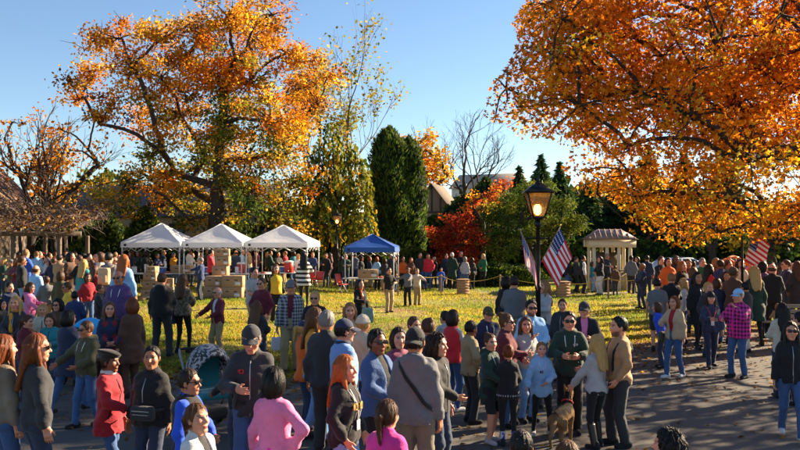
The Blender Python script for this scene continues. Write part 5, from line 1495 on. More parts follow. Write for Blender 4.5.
        d = smin(d, rcone(Q, (-0.036, 0.078, 0.032), (0.036, 0.078, 0.032), 0.011, 0.011), 0.014)
        n = smin(rcone(Q, (0, 0.084, 0.014), (0, 0.110, -0.026), 0.008, 0.0125), rcone(Q, (-0.011, 0.094, -0.030), (0.011, 0.094, -0.030), 0.008, 0.008), 0.008); d = smin(d, n, 0.010)
        d = smin(d, ellip(Q, (0, 0.086, -0.060), (0.025, 0.012, 0.0075)), 0.007); d = smin(d, ellip(Q, (0, 0.085, -0.072), (0.020, 0.012, 0.007)), 0.007)
        return d
    def body(s, bare_legs=False, bare_arms=1.0):
        hr = s.hres
        def f(P):
            d = s.head_sdf(s.hl(P))
            return smin(d, rcone(P, s.hw(np.array([0, -0.02, -0.06])), (0, s.cy(1.42) - 0.02, 1.40), 0.050 if s.sex == 'f' else 0.058, 0.064), 0.03)
        parts = [nets(f, s.HC - [0.105, 0.13, 0.24], s.HC + [0.105, 0.135, 0.135], hr)]
        V = parts[0][0]; Q = s.hl(V)
        sk = np.ones(3); hc = np.array(lin(HAIRC[s.hairc])) / np.array(lin(SKINS[s.skin])); C = np.tile(sk, (len(V), 1))
        fr = Q[:, 1] > 0.045; ax = np.abs(Q[:, 0])
        lip = fr & (ax < 0.024) & (np.abs(Q[:, 2] + 0.066) < 0.011); C[lip] = sk * [0.85, 0.45, 0.45]
        chk = np.exp(-(((ax - 0.045) / 0.022) ** 2 + ((Q[:, 2] + 0.03) / 0.025) ** 2)) * fr; C = C * (1 - 0.18 * chk[:, None] * np.array([0, 1, 1]))
        ex = (ax - 0.031) / 0.0165; ez = (Q[:, 2] - 0.010) / 0.0072; eye = fr & (ex ** 2 + ez ** 2 < 1); C[eye] = np.array((0.42, 0.40, 0.38)) / np.array(lin(SKINS[s.skin]))
        iris = fr & (((ax - 0.031) / 0.0075) ** 2 + ((Q[:, 2] - 0.010) / 0.0085) ** 2 < 1); C[iris] = (0.06, 0.07, 0.08)
        lash = fr & (np.abs(ax - 0.031) < 0.019) & (np.abs(Q[:, 2] - 0.0185) < 0.0035); C[lash] = (0.10, 0.10, 0.12)
        brow = fr & (np.abs(ax - 0.033) < 0.022) & (np.abs(Q[:, 2] - 0.034 + 0.1 * np.abs(ax - 0.033)) < 0.0048); C[brow] = hc * 0.7 + sk * 0.1
        if s.beard:
            wb = ss(-0.036, -0.062, Q[:, 2] + 0.25 * (Q[:, 1] - 0.05)) * ss(-0.02, 0.035, Q[:, 1]) * ss(-0.125, -0.108, Q[:, 2]) * (1 - ss(1.15, 0.75, np.sqrt((ax / 0.024) ** 2 + ((Q[:, 2] + 0.066) / 0.012) ** 2))); C = C * (1 - 0.8 * wb[:, None]) + hc * 0.8 * wb[:, None]
            bd = np.zeros(len(Q), bool) & (Q[:, 2] < -0.046 - 0.22 * (Q[:, 1] - 0.03)) & (Q[:, 1] > 0.012) & (Q[:, 2] > -0.112) & ~((ax < 0.022) & (np.abs(Q[:, 2] + 0.066) < 0.010)) & ~((ax < 0.03) & (Q[:, 2] > -0.046)); C[bd] = hc * 0.6 + sk * 0.22
        if s.covered:                                       # the crown of the skull lies wholly under the hair
            hid = (Q[:, 1] < -0.015) & (Q[:, 2] > -0.015); q0 = parts[0][1]; parts[0] = (V, q0[~hid[q0].all(1)])
        cols = [C]
        for i, k in enumerate((1, -1)):
            e, w = s.el[i], s.wr[i]; fa = w - e; fa /= np.linalg.norm(fa)
            side = np.cross(fa, [0, 1.0, 0.2]); side /= np.linalg.norm(side); inw = np.array([-k, 0.35, 0.0]); inw = inw - inw.dot(fa) * fa; inw /= np.linalg.norm(inw)
            acr = np.cross(inw, fa)                          # runs across the knuckles
            if acr[1] < 0: acr = -acr
            m = s.res > 0.022
            def h(P, w=w, fa=fa, inw=inw, acr=acr, e=e):
                d = rcone(P, e + (w - e) * (0.80 if bare_arms > 0.5 else 0.0), w, 0.028 if bare_arms > 0.5 else 0.036, 0.025)
                pc = w + fa * 0.045
                q = P - pc; L = np.stack([q @ inw, q @ acr, q @ fa], 1)
                d = smin(d, rbox(L, (0, 0, 0), (0.014, 0.038, 0.048), 0.013), 0.02)
                for j, (o, ln) in enumerate(((0.029, 0.066), (0.010, 0.074), (-0.010, 0.070), (-0.028, 0.055))):
                    a = np.array([0.002, o, 0.044]); b = a + np.array([0.008 + 0.003 * j, 0.002 * (1.5 - j), ln * 0.48]); c = b + np.array([0.020 + 0.004 * j, 0, ln * 0.40])
                    g = smin(rcone(L, a, b, 0.0092, 0.0085), rcone(L, b, c, 0.0085, 0.0072), 0.004)
                    d = smin(d, g, 0.005)
                t0 = np.array([0.004, 0.034, -0.012]); t1 = np.array([0.016, 0.056, 0.022]); t2 = np.array([0.024, 0.058, 0.048])
                return smin(d, smin(rcone(L, t0, t1, 0.012, 0.010), rcone(L, t1, t2, 0.010, 0.008), 0.005), 0.010)
            en = w + fa * 0.17; st = e + (w - e) * (0.80 if bare_arms > 0.5 else 0.0); B = np.array([en, w, st])
            parts.append(nets(h, B.min(0) - 0.065, B.max(0) + 0.065, 0.0078 if s.res < 0.019 else (0.0098 if s.res < 0.025 else (0.014 if s.res < 0.033 else 0.021)))); cols.append(np.tile(sk * [0.97, 0.93, 0.93], (len(parts[-1][0]), 1)))
        def inn(P):
            d = s.torso(P, -0.02, 0.84, 1.44)
            for i in range(2):
                d = smin(d, rcone(P, s.sh[i], s.el[i], 0.036, 0.030), 0.02); d = smin(d, rcone(P, s.el[i], s.wr[i], 0.028, 0.024), 0.02)
                kk = 1.0 if bare_legs else 0.55
                d = smin(d, smin(rcone(P, s.hp[i], s.kn[i], 0.082 * kk, 0.054 * kk), rcone(P, s.kn[i] + [0, -0.012 * (kk > 0.9), -0.04], s.an[i], 0.055 * kk, 0.036 * kk), 0.03), 0.02)
            return d
        B = np.array(s.sh + s.el + s.wr + s.kn + s.an + [np.array([0, 0, 1.46])])
        parts.append(nets(inn, B.min(0) - 0.12, B.max(0) + 0.05, 0.018 if bare_legs else 0.05)); cols.append(np.tile(sk, (len(parts[-1][0]), 1)))
        V, Qd = join(parts)
        return V, Qd, np.concatenate(cols)
    def hair(s, kind='short', vol=1.0):
        def f(P):
            Q = s.hl(P); x, y, z = Q[:, 0], Q[:, 1], Q[:, 2]
            cap = ellip(Q, (0, -0.012, 0.026), (0.084 + 0.004 * vol, 0.101 + 0.004 * vol, 0.104 + 0.010 * vol))
            cut = (y - 0.004 - (z + 0.05) * 0.47) * 0.88
            low = {'short': -0.045, 'bald': -0.045}.get(kind, -0.075)
            d = np.maximum(smax(cap, cut, 0.012), low - z)
            if kind == 'bald': d = np.maximum(d, z - 0.045)
            if kind in ('bob', 'curly'):
                g = 0.016 if kind == 'bob' else 0.03
                b = ellip(Q, (0, -0.030, -0.022), (0.092 + g, 0.092 + g, 0.125 + g)); b = smax(b, (y - 0.028 - 0.12 * (z + 0.1)), 0.02); b = np.maximum(b, -0.135 - z); d = smin(d, b, 0.02)
            if kind == 'long':
                b = ellip(Q, (0, -0.035, -0.03), (0.098, 0.085, 0.13)); b = smax(b, y - 0.018, 0.02); d = smin(d, b, 0.02)
                t = np.clip(-z / 0.36, 0, 1); rx = 0.100 + 0.012 * np.sin(t * 3) - 0.03 * t ** 3; ry = 0.052 - 0.018 * t; yc = -0.066 - 0.085 * t
                fall = (np.sqrt((x / rx) ** 2 + ((y - yc) / ry) ** 2) - 1) * ry; fall = np.maximum(fall, np.maximum(-0.36 - z + 0.02 * np.sin(x * 60), z - 0.05)); d = smin(d, fall, 0.02)
                for k in (1, -1): d = smin(d, rcone(Q, (k * 0.080, 0.012, 0.0), (k * 0.092, 0.055, -0.25), 0.026, 0.016), 0.02)
            if kind == 'pony':
                d = smin(d, rcone(Q, (0, -0.10, 0.035), (0, -0.135, 0.01), 0.026, 0.03), 0.012); d = smin(d, rcone(Q, (0, -0.135, 0.01), (0.01, -0.145, -0.19), 0.034, 0.012), 0.015)
            if kind == 'bun': d = smin(d, ellip(Q, (0, -0.085, 0.112), (0.043, 0.043, 0.036)), 0.010)
            if kind == 'lowbun': d = smin(d, ellip(Q, (0, -0.118, -0.015), (0.040, 0.034, 0.038)), 0.010)
            th = np.arctan2(x, y + 0.02); amp = 0.0028 if kind != 'curly' else 0.008
            return d + amp * (np.sin(th * 30 + 5 * np.sin(z * 22 + s.ph[0])) * 0.6 + np.sin(th * 13 + z * 26 + s.ph[1]) * 0.7 + (np.sin(x * 95 + s.ph[2]) * np.sin(y * 95) * np.sin(z * 95) if kind == 'curly' else 0))
        dn = 0.38 if kind == 'long' else (0.24 if kind == 'pony' else 0.16)
        return nets(f, s.HC - [0.16, 0.22, dn], s.HC + [0.16, 0.16, 0.18], s.hres * 1.15)
    def hat(s, kind='cap'):
        def f(P):
            Q = s.hl(P); x, y, z = Q[:, 0], Q[:, 1], Q[:, 2]
            if kind in ('cap', 'capback'):
                d = np.maximum(ellip(Q, (0, -0.010, 0.030), (0.091, 0.109, 0.112)), 0.048 - z)
                k = 1 if kind == 'cap' else -1
                zz = z - 0.052 + 0.35 * np.maximum(0, k * y - 0.06) + 1.6 * x ** 2 * 4
                br = (np.sqrt((x / 0.078) ** 2 + ((y - k * 0.09) / 0.088) ** 2) - 1) * 0.078; br = np.maximum(br, np.abs(zz) - 0.0065); br = np.maximum(br, 0.02 - k * y)
                d = np.minimum(d, br); d = smin(d, ellip(Q, (0, -0.01, 0.142), (0.01, 0.01, 0.006)), 0.004)
            elif kind == 'beanie':
                d = np.maximum(ellip(Q, (0, -0.012, 0.034), (0.092, 0.112, 0.122)), 0.028 - z); bd = np.maximum(ellip(Q, (0, -0.012, 0.034), (0.098, 0.118, 0.128)), np.maximum(0.026 - z, z - 0.068)); d = np.minimum(d, bd) + 0.0015 * np.sin(np.arctan2(x, y) * 50)
            else:
                Z = z - 0.098 - 0.25 * x + 0.12 * y
                d = (np.sqrt((x / 0.125) ** 2 + ((y + 0.012) / 0.135) ** 2 + (Z / 0.042) ** 2) - 1) * 0.042; d = smin(d, np.maximum(ellip(Q, (0, -0.01, 0.03), (0.089, 0.107, 0.108)), 0.045 - z), 0.02)
            return d
        return nets(f, s.HC - [0.15, 0.2, 0.02], s.HC + [0.15, 0.2, 0.19], max(s.hres, 0.0065))
    def shades(s):
        def f(P):
            Q = s.hl(P); d = np.full(len(Q), 1.0, np.float32)
            for k in (1, -1):
                d = np.minimum(d, rbox(Q, (k * 0.034, 0.100, 0.010), (0.028, 0.007, 0.0195), 0.006)); d = np.minimum(d, rcone(Q, (k * 0.060, 0.096, 0.018), (k * 0.084, -0.005, 0.012), 0.0048, 0.0048))
            return np.minimum(d, rcone(Q, (-0.012, 0.104, 0.016), (0.012, 0.104, 0.016), 0.005, 0.005))
        return nets(f, s.HC - [0.10, 0.03, 0.03], s.HC + [0.10, 0.13, 0.05], max(0.0048, s.hres * 0.75))

GLASSM = NT('sunglass', 0.12); GLASSM.base((0.012, 0.012, 0.014)); GLASSM = GLASSM.m
CACHE = {}
def far_or(key, make):
    if key is None: return make()
    if key not in CACHE: CACHE[key] = make()
    return CACHE[key]
TOPN = {'jacket': dict(hem=0.84, puff=0.018), 'coat': dict(hem=0.56, puff=0.021, flare=0.06), 'hoodie': dict(hem=0.84, puff=0.019, collar='hood'), 'sweater': dict(hem=0.86, puff=0.014, collar='crew'), 'shirt': dict(hem=0.87, puff=0.012), 'tee': dict(hem=0.87, puff=0.014, sleeve=0.40, collar='crew'),
        'vest': dict(hem=0.86, puff=0.028, sleeve=0.0), 'cardigan': dict(hem=0.66, puff=0.020, flare=0.05, collar='crew'), 'dress': dict(hem=0.50, puff=0.014, flare=0.14, collar='crew'), 'longhoodie': dict(hem=0.68, puff=0.022, collar='hood'), 'puffer': dict(hem=0.80, puff=0.045, wr=0.007)}
PEOPLE = []
def person(x, yh, d, a, sex='f', top=('jacket', 'black'), bot=('jeans', 'denim'), hair=('long', 'brown'), arms=('down', 'down'), legs='stand', skin='light', hat=None, shades=False, build=1.0, head=(0, 0), lean=0.0, label=None, group=None,
           extras=(), inner=None, shoe='black', beard=False, fabric='plain', fab2='black', bfab=None, h=None, seed=None, X=None, bare=None, hem=None, where=''):
    """x, yh: pixel of the crown of the head at distance d; a: facing (0 viewer, 90 right, 180 away, -90 left)"""
    if d < 9.5 and X is None: d = d * 1.08
    Xw = (x - 400) / F_PX * d if X is None else X
    z0 = float(gz(Xw, d)) + (0.007 if d < float(edge_y(Xw)) else 0.004)
    if h is None: h = CAM_H - (yh - HOR) * d / F_PX - z0
    h = min(max(h, 0.8), 2.02)
    if hat in ('cap', 'capback', 'beanie', 'beret'): hs = (h - 0.01)
    else: hs = h
    tier = 0 if d < 14.2 else (1 if d < 21 else 2)
    if d < 9.8: res, hres = 0.0185, 0.0076
    else: res, hres = ((0.0235, 0.0100), (0.031, 0.0145), (0.037, 0.019))[tier]
    seed = (len(PEOPLE) * 7 + 3) if seed is None else seed
    root = empty('person', (Xw, d, z0), R(a + 180), hs / 1.735)
    key = None
    if tier == 2:
        legs = {'wide': 'stand', 'step': 'easy'}.get(legs, legs); build = 1.0 if build < 1.1 else 1.15; head = (0, 0)
        key = (sex, arms, legs, build, lean); seed = 5
    mk = lambda: Fig(sex, build, arms, legs, head, lean, res, hres, skin, hair[1], seed, beard)
    fg = far_or(None if key is None else key + ('fig',), mk)
    tk = dict(TOPN[top[0]])
    if hem: tk['hem'] = hem
    if inner and top[0] != 'vest': tk['opening'] = 0.055; tk['puff'] = max(tk['puff'], 0.022); tk['wr'] = 0.005
    def part(name, gen, mat, sub=None):
        k = None if key is None else {'top': key + ('top', top[0], hem, inner is None), 'bottom': (sex, legs, build, bot[0], tk.get('hem', 0.86), inner is None), 'hair': ('hair', hair[0], lean), 'hat': ('hat', hat, lean), 'shoe0': ('shoe0', legs), 'shoe1': ('shoe1', legs)}.get(sub or name, key + (sub or name,))
        def make():
            v, q = gen(); return raw_mesh(name, v, q, True)
        return link(name, far_or(k, make), root, mat)
    bare_l = bot[0] in ('shorts', 'skirt', 'bare')
    def mkb():
        fg.skin, fg.hairc = skin, hair[1]; fg.covered = hair[0] not in ('bald', 'none') and tier < 2
        v, q, c = fg.body(bare_l, tk.get('sleeve', 1.0)); return raw_mesh('body', v, q, True, c)
    bo = link('body', far_or(None if key is None else key + ('body', bare_l, tk.get('sleeve', 1.0)), mkb), root, mat_skin())
    bo.color = lin(SKINS[skin]) + (1,)
    if tier == 2: root.scale = (root.scale[0] * random.uniform(0.94, 1.08), root.scale[1] * random.uniform(0.95, 1.06), root.scale[2])
    part({'tee': 'shirt', 'longhoodie': 'hoodie', 'puffer': 'jacket'}.get(top[0], top[0]), lambda: fg.top(top[0], **tk), mat_fabric(CLOTH[top[1]], fabric, CLOTH.get(fab2, fab2)), 'top')
    if top[0] == 'vest': part('shirt', lambda: fg.top(hem=0.88, puff=0.012), mat_fabric(CLOTH[inner or 'grey']))
    elif inner: part('undershirt', lambda: fg.inner(), mat_fabric(CLOTH[inner]))
    zt = 1.04 if inner else min(1.04, tk.get('hem', 0.86) + 0.07)
    if bot[0] in ('jeans', 'trousers', 'leggings'):
        part(bot[0], lambda: fg.bottom(bot[0], ztop=zt), mat_fabric(CLOTH[bot[1]], bfab or ('denim' if bot[0] == 'jeans' else 'plain')), 'bottom')
    elif bot[0] == 'shorts': part('shorts', lambda: fg.bottom('trousers', 0.5), mat_fabric(CLOTH[bot[1]]), 'bottom')
    elif bot[0] == 'skirt': part('skirt', lambda: fg.skirt(), mat_fabric(CLOTH[bot[1]]), 'bottom')
    for i in range(2):
        part('shoe', lambda i=i: fg.shoe(i), mat_fabric(CLOTH[shoe]), 'shoe%d' % i)
    if hair[0] != 'none': part('hair', lambda: strands(fg, fg.hair(hair[0]), hair[0], hat is not None) if tier == 0 else fg.hair(hair[0]), mat_hair(HAIRC[hair[1]]))
    if tier < 2 and inner is None: trimmings(fg, root, top, tk)
    if hat:
        hk, hcol = hat if isinstance(hat, tuple) else (hat, 'black')
        part({'capback': 'cap'}.get(hk, hk), lambda: fg.hat(hk), mat_fabric(CLOTH[hcol]), 'hat')
    if shades: part('sunglasses', fg.shades, GLASSM)
    for e in extras:
        e[0](fg, root, *e[1:])
    if label is None:
        tn = {'tee': 'T-shirt', 'longhoodie': 'long hoodie', 'puffer': 'padded jacket'}.get(top[0], top[0])
        pat = {'plaid': 'plaid ', 'check': 'checked ', 'stripe': 'striped ', 'camo': 'mottled ', 'diamond': 'diamond patterned '}.get(fabric, '')
        hh = ('%s %s' % (nm(hat[1]), {'capback': 'cap'}.get(hat[0], hat[0]))) if isinstance(hat, tuple) else ('%s %s hair' % (nm(hair[1]), {'pony': 'tied', 'lowbun': 'pinned', 'bun': 'pinned up', 'bald': 'thinning', 'none': 'shaved'}.get(hair[0], hair[0])))
        label = '%s %s%s, %s%s' % (nm(top[1]), pat, tn, hh, (', ' + where) if where else '')
        label = 'person in ' + label
        used = [p['label'] for p in PEOPLE]
        if label in used: label = label.replace(hh, hh + ' and ' + nm(bot[1]) + ' ' + bot[0])
        if len(label.split()) > 16: label = label.replace(', ' + where, ', ' + where.split()[-1] + ' side')
    tag(root, label, 'person', group or 'visitors in the crowd')
    PEOPLE.append(root)
    return root

def strands(fg, vq, kind, hatted):
    """loose locks laid over the hair so that its outline breaks up"""
    v, q = vq; rg = fg.rg; n = 800 if kind in ('long', 'bob', 'curly', 'pony') else 420
    if fg.res > 0.02: n = n // 3
    L = fg.hl(v); face = (L[:, 1] > (0.045 if kind == 'long' else 0.015)) & (L[:, 2] < 0.095)
    if kind == 'bald': return v, q
    ok = np.where(((L[:, 2] < 0.03) if hatted else (L[:, 2] > -9)) & ~face)[0]
    if len(ok) < 10: return v, q
    p = L[rg.choice(ok, n)]; out = p - np.array([0, -0.02, 0.02]); out[:, 2] *= 0.6; out /= np.linalg.norm(out, axis=1, keepdims=True)
    down = np.tile(np.array([0, -0.15, -1.0]), (n, 1)); t0 = down - (down * out).sum(1, keepdims=True) * out
    if kind in ('short', 'bald'): t0 += rg.normal(0, 0.7, (n, 3))
    t0 += rg.normal(0, 0.09 if kind != 'curly' else 0.9, (n, 3)); t0 /= np.linalg.norm(t0, axis=1, keepdims=True)
    ln = rg.uniform(0.03, 0.08, n) if kind not in ('short', 'bald') else rg.uniform(0.015, 0.03, n)
    sd = np.cross(out, t0); st = []
    for k in range(4):
        f = k / 3; c = p + out * (0.0006 + 0.004 * f * (1 - f) * 2) + t0 * (ln * f)[:, None] - out * (0.05 * ln[:, None]) * f * f; w = (0.0021 * (1 - 0.8 * f))
        st += [c - sd * w, c + sd * w]
    S = np.stack(st, 1).reshape(-1, 3); b = np.arange(n)[:, None] * 8
    Q = np.concatenate([b + np.array([[2 * k, 2 * k + 1, 2 * k + 3, 2 * k + 2]]) for k in range(3)]) + len(v)
    return np.concatenate([v, fg.hw(S)]).astype(np.float32), np.concatenate([q, Q]).astype(np.int32)
def trimmings(fg, root, top, tk):
    """zip, pockets and drawstrings of plain outer garments"""
    pf = tk.get('puff', 0.02); hem = tk.get('hem', 0.86); dark = mat_fabric('#0c0c0e'); zipm = METAL_G
    if top[0] in ('jacket', 'coat'):
        ribbon('zip', [fg.surf(0, z, 0.006, pf) for z in np.linspace(max(hem, 0.8) + 0.01, 1.40, 9)], 0.012, 0.003, zipm if top[1] in ('black', 'charcoal', 'navy') else dark, root)
        for k in (-1, 1): ribbon('pocket_welt', [fg.surf(k * t, z, 0.005, pf) for t, z in ((38, 1.06), (46, 1.00), (54, 0.93))], 0.016, 0.004, dark, root)
    elif top[0] in ('hoodie', 'longhoodie'):
        for k in (-1, 1):
            ribbon('drawstring', [fg.surf(k * t, z, 0.008, pf) for t, z in ((22, 1.42), (18, 1.36), (15, 1.27))], 0.010, 0.008, FW if top[1] != 'white' else dark, root)
            ribbon('pocket_edge', [fg.surf(k * t, z, 0.006, pf + 0.008) for t, z in ((30, 1.06), (42, 1.0), (46, 0.93))], 0.016, 0.008, mat_fabric(CLOTH[top[1]]), root)
    elif top[0] == 'shirt':
        ribbon('placket', [fg.surf(0, z, 0.005, pf) for z in np.linspace(hem + 0.01, 1.42, 9)], 0.030, 0.004, mat_fabric(CLOTH[top[1]]), root)
# ---- things worn or held
def tube_child(name, pts, r, mat, root, n=6): return MB().tube(pts, r, n).build(name, mat, root, True)
def ribbon(name, pts, w, t, mat, root):
    """flat band through surface points with outward normals from the body axis"""
    mb = MB(); vs = []; n = len(pts)
    for i, p in enumerate(pts):
        p = Vector(p); tg = (Vector(pts[min(i + 1, n - 1)]) - Vector(pts[max(i - 1, 0)])).normalized(); o = Vector((p.x, p.y + 0.0, 0)).normalized(); sd = tg.cross(o).normalized()
        vs += [p - sd * w / 2, p + sd * w / 2, p + sd * w / 2 + o * t, p - sd * w / 2 + o * t]
    fs = []
    for i in range(n - 1):
        for k in range(4): fs.append([i * 4 + k, i * 4 + (k + 1) % 4, i * 4 + 4 + (k + 1) % 4, i * 4 + 4 + k])
    fs += [[3, 2, 1, 0], [4 * n - 4, 4 * n - 3, 4 * n - 2, 4 * n - 1]]
    return mb.add(vs, fs).build(name, mat, root, True)
def strap_points(fg, th0, z0, th1, z1, n=14, off=0.004, puff=0.03):
    return [fg.surf(th0 + (th1 - th0) * i / (n - 1), z0 + (z1 - z0) * i / (n - 1), off, puff) for i in range(n)]
def ex_strap(fg, root, col='black', front=True, puff=0.03, w=0.035):
    m = mat_fabric(CLOTH[col])
    ribbon('strap', [fg.surf(th, z, 0.008, puff) for th, z in ((-118, 1.43), (-140, 1.40), (-162, 1.3), (-188, 1.18), (-212, 1.06), (-250, 0.97))], w, 0.006, m, root)
    ribbon('strap', [fg.surf(th, z, 0.008, puff) for th, z in ((-40, 1.42), (-22, 1.3), (5, 1.18), (35, 1.06), (70, 0.97), (108, 0.95))], w, 0.006, m, root)
def ex_lanyard(fg, root, col='blue', puff=0.028, badge=True):
    m = mat_fabric(CLOTH[col])
    for k in (-1, 1): ribbon('lanyard', [fg.surf(k * th, z, 0.006, puff) for th, z in ((55, 1.465), (38, 1.42), (24, 1.34), (10, 1.2), (2, 1.10))], 0.016, 0.004, m, root)
    if badge:
        p = fg.surf(0, 1.05, 0.016, puff); MB().box(p, (0.075, 0.006, 0.105), ch=0.002).build('badge', TABLE_M, root)
def ex_logo(fg, root, col='#d8d4cc', th=-22, z=1.30, w=0.055, hgt=0.045, puff=0.024):
    p = fg.surf(th, z, 0.010, puff); c = Vector(p); nrm = Vector((math.sin(R(th)), math.cos(R(th)), 0)); sd = Vector((nrm.y, -nrm.x, 0)); m = mat_fabric(col)
    for k, (du, dv, ww, hh) in enumerate(((-0.42, 0, 0.14, 1.0), (-0.1, 0.38, 0.42, 0.22), (-0.1, -0.38, 0.42, 0.22), (0.25, 0, 0.14, 1.0), (0.5, 0.0, 0.1, 0.8))):
        q = c + sd * du * w + Vector((0, 0, dv * hgt)); MB().box(tuple(q), (w * ww + 0.006, 0.006, hgt * hh), rz=-R(th)).build('emblem_stroke', m, root)
def ex_backpack(fg, root, col='black', sz=1.0):
    c = fg.surf(180, 1.20, 0.06 * sz, 0.03); m = mat_fabric(CLOTH[col])
    v, q = nets(lambda P: smin(rbox(P, c, (0.145 * sz, 0.075 * sz, 0.20 * sz), 0.05), rbox(P, np.array(c) + [0, -0.075 * sz, -0.06], (0.105 * sz, 0.04 * sz, 0.10 * sz), 0.03), 0.02), np.array(c) - [0.2, 0.16, 0.26], np.array(c) + [0.2, 0.14, 0.26], 0.02)
    link('backpack', raw_mesh('backpack', v, q, True), root, m)
    for k in (-1, 1): ribbon('strap', [fg.surf(k * th, z, 0.008, 0.03) for th, z in ((155, 1.38), (110, 1.43), (60, 1.42), (42, 1.34), (45, 1.2), (70, 1.08), (120, 1.02))], 0.045, 0.01, m, root)
def ex_sidebag(fg, root, col='brown', side=1, z=0.86, s=1.0):
    p = np.array(fg.surf(side * 95, 1.0, 0.075, 0.03)); p[2] = z; m = mat_fabric(CLOTH[col])
    v, q = nets(lambda P: smin(rbox(P, p, (0.055 * s, 0.14 * s, 0.115 * s), 0.04), rbox(P, p + [side * 0.05 * s, 0, -0.03], (0.02, 0.10 * s, 0.06 * s), 0.018), 0.015), p - [0.12, 0.2, 0.16], p + [0.12, 0.2, 0.16], 0.018)
    link('shoulder_bag', raw_mesh('shoulder_bag', v, q, True), root, m)
    tube_child('bag_strap', [tuple(p + [0, 0.11 * s, 0.08]), fg.surf(side * 60, 1.25, 0.01, 0.03), fg.surf(side * 62, 1.405, 0.03, 0.04), fg.surf(side * 120, 1.405, 0.03, 0.03), fg.surf(side * 120, 1.25, 0.01, 0.03), tuple(p + [0, -0.11 * s, 0.08])], 0.010, m, root)
def ex_beltbag(fg, root, col='charcoal', z=1.02):
    p = np.array(fg.surf(-8, z, 0.05, 0.035)); v, q = nets(lambda P: rbox(P, p, (0.15, 0.055, 0.085), 0.045), p - 0.2, p + 0.2, 0.016)
    o = link('belt_bag', raw_mesh('belt_bag', v, q, True), root, mat_fabric(CLOTH[col])); tube_child('zip', [tuple(p + [-0.11, 0.054, 0.03]), tuple(p + [0.11, 0.054, 0.032])], 0.006, mat_fabric(CLOTH['lightgrey']), o)
    tube_child('zip', [tuple(p + [-0.10, 0.057, -0.01]), tuple(p + [0.10, 0.057, -0.008])], 0.005, mat_fabric(CLOTH['lightgrey']), o)
    ribbon('belt', [fg.surf(t, z + 0.02, 0.006, 0.03) for t in range(-60, 301, 20)], 0.035, 0.006, mat_fabric(CLOTH[col]), root)
def ex_suspenders(fg, root, col='black'):
    m = mat_fabric(CLOTH[col])
    for k in (-1, 1):
        ribbon('suspender', [fg.surf(k * t, z, 0.006, 0.02) for t, z in ((35, 0.99), (32, 1.15), (36, 1.3), (50, 1.405), (88, 1.428), (130, 1.41), (152, 1.32), (172, 1.2), (180 + k * 0 + 2, 1.14), (166, 0.99))], 0.034, 0.006, m, root)
def ex_belt(fg, root, col='black', z=0.985):
    ribbon('belt', [fg.surf(t, z, 0.002, 0.014) for t in range(0, 361, 20)], 0.04, 0.006, mat_fabric(CLOTH[col]), root)
def ex_scarf(fg, root, col='red', tails=True):
    c = np.array([0, fg.cy(1.47) - 0.012, 1.485])
    def f(P):
        q = P - c; rr = np.sqrt(q[:, 0] ** 2 + q[:, 1] ** 2); d = np.sqrt((rr - 0.070) ** 2 + (q[:, 2] / 1.3) ** 2) - 0.024
        if tails:
            a, b = np.array(fg.surf(14, 1.42, 0.012, 0.03)), np.array(fg.surf(8, 1.10, 0.012, 0.03)); d = smin(d, rcone(P * [1, 1, 1], a, b, 0.030, 0.036), 0.02)
        return d + fg.wrinkle(P * 2.0, 0.004)
    v, q = nets(f, (-0.16, -0.16, 1.02 if tails else 1.40), (0.16, 0.26, 1.56), 0.014); link('scarf', raw_mesh('scarf', v, q, True), root, mat_fabric(CLOTH[col]))
def ex_socks(fg, root, col='white', c2='blue', z1=0.26):
    for i in range(2):
        a, k = fg.an[i], fg.kn[i]; v, q = nets(lambda P: np.maximum(rcone(P, a, k, 0.044, 0.058), np.maximum(0.07 - P[:, 2], P[:, 2] - z1)), np.minimum(a, k) - 0.08, np.maximum(a, k) + 0.08, 0.014)
        link('sock', raw_mesh('sock', v, q, True), root, mat_fabric(CLOTH[col], 'camo', CLOTH[c2]))
def ex_boots(fg, root, col='black', z1=0.40):
    for i in range(2):
        a, k = fg.an[i], fg.kn[i]; v, q = nets(lambda P: np.maximum(rcone(P, a - [0, 0, 0.02], k, 0.055, 0.066), np.maximum(0.04 - P[:, 2], P[:, 2] - z1)), np.minimum(a, k) - 0.09, np.maximum(a, k) + 0.09, 0.015)
        link('boot_shaft', raw_mesh('boot_shaft', v, q, True), root, mat_plain('black_leather', (0.012, 0.011, 0.011), 0.4))
def ex_hemband(fg, root, col='lightgrey', z=0.90):
    m = mat_fabric(CLOTH[col])
    for k in range(14):
        t = 100 + k * 12.3; p = Vector(fg.surf(t, z, 0.008, 0.026)); MB().box(tuple(p), (0.022 if k % 3 else 0.012, 0.006, 0.034 if k % 2 else 0.026), rz=-R(t)).build('letter_stroke', m, root)
def ex_collar(fg, root, col='white'):
    c = np.array([0, fg.cy(1.47) - 0.015, 1.485])
    v, q = nets(lambda P: np.maximum(np.sqrt((np.sqrt((P[:, 0]) ** 2 + (P[:, 1] - c[1]) ** 2) - 0.058) ** 2 + ((P[:, 2] - c[2] - 0.01 + 0.3 * (P[:, 1] - c[1])) / 1.6) ** 2) - 0.014, 1.40 - P[:, 2]), (-0.1, -0.12, 1.42), (0.1, 0.1, 1.56), 0.011)
    link('collar', raw_mesh('collar', v, q, True), root, mat_fabric(CLOTH[col]))
def wrist_w(root, fg, i, out=0.09):
    """world position of a hand"""
    bpy.context.view_layer.update()
    fa = fg.wr[i] - fg.el[i]; fa = fa / np.linalg.norm(fa)
    return root.matrix_world @ Vector(fg.wr[i] + fa * out)
FIGS = {}
def ex_keep(fg, root, key): FIGS[key] = (fg, root)

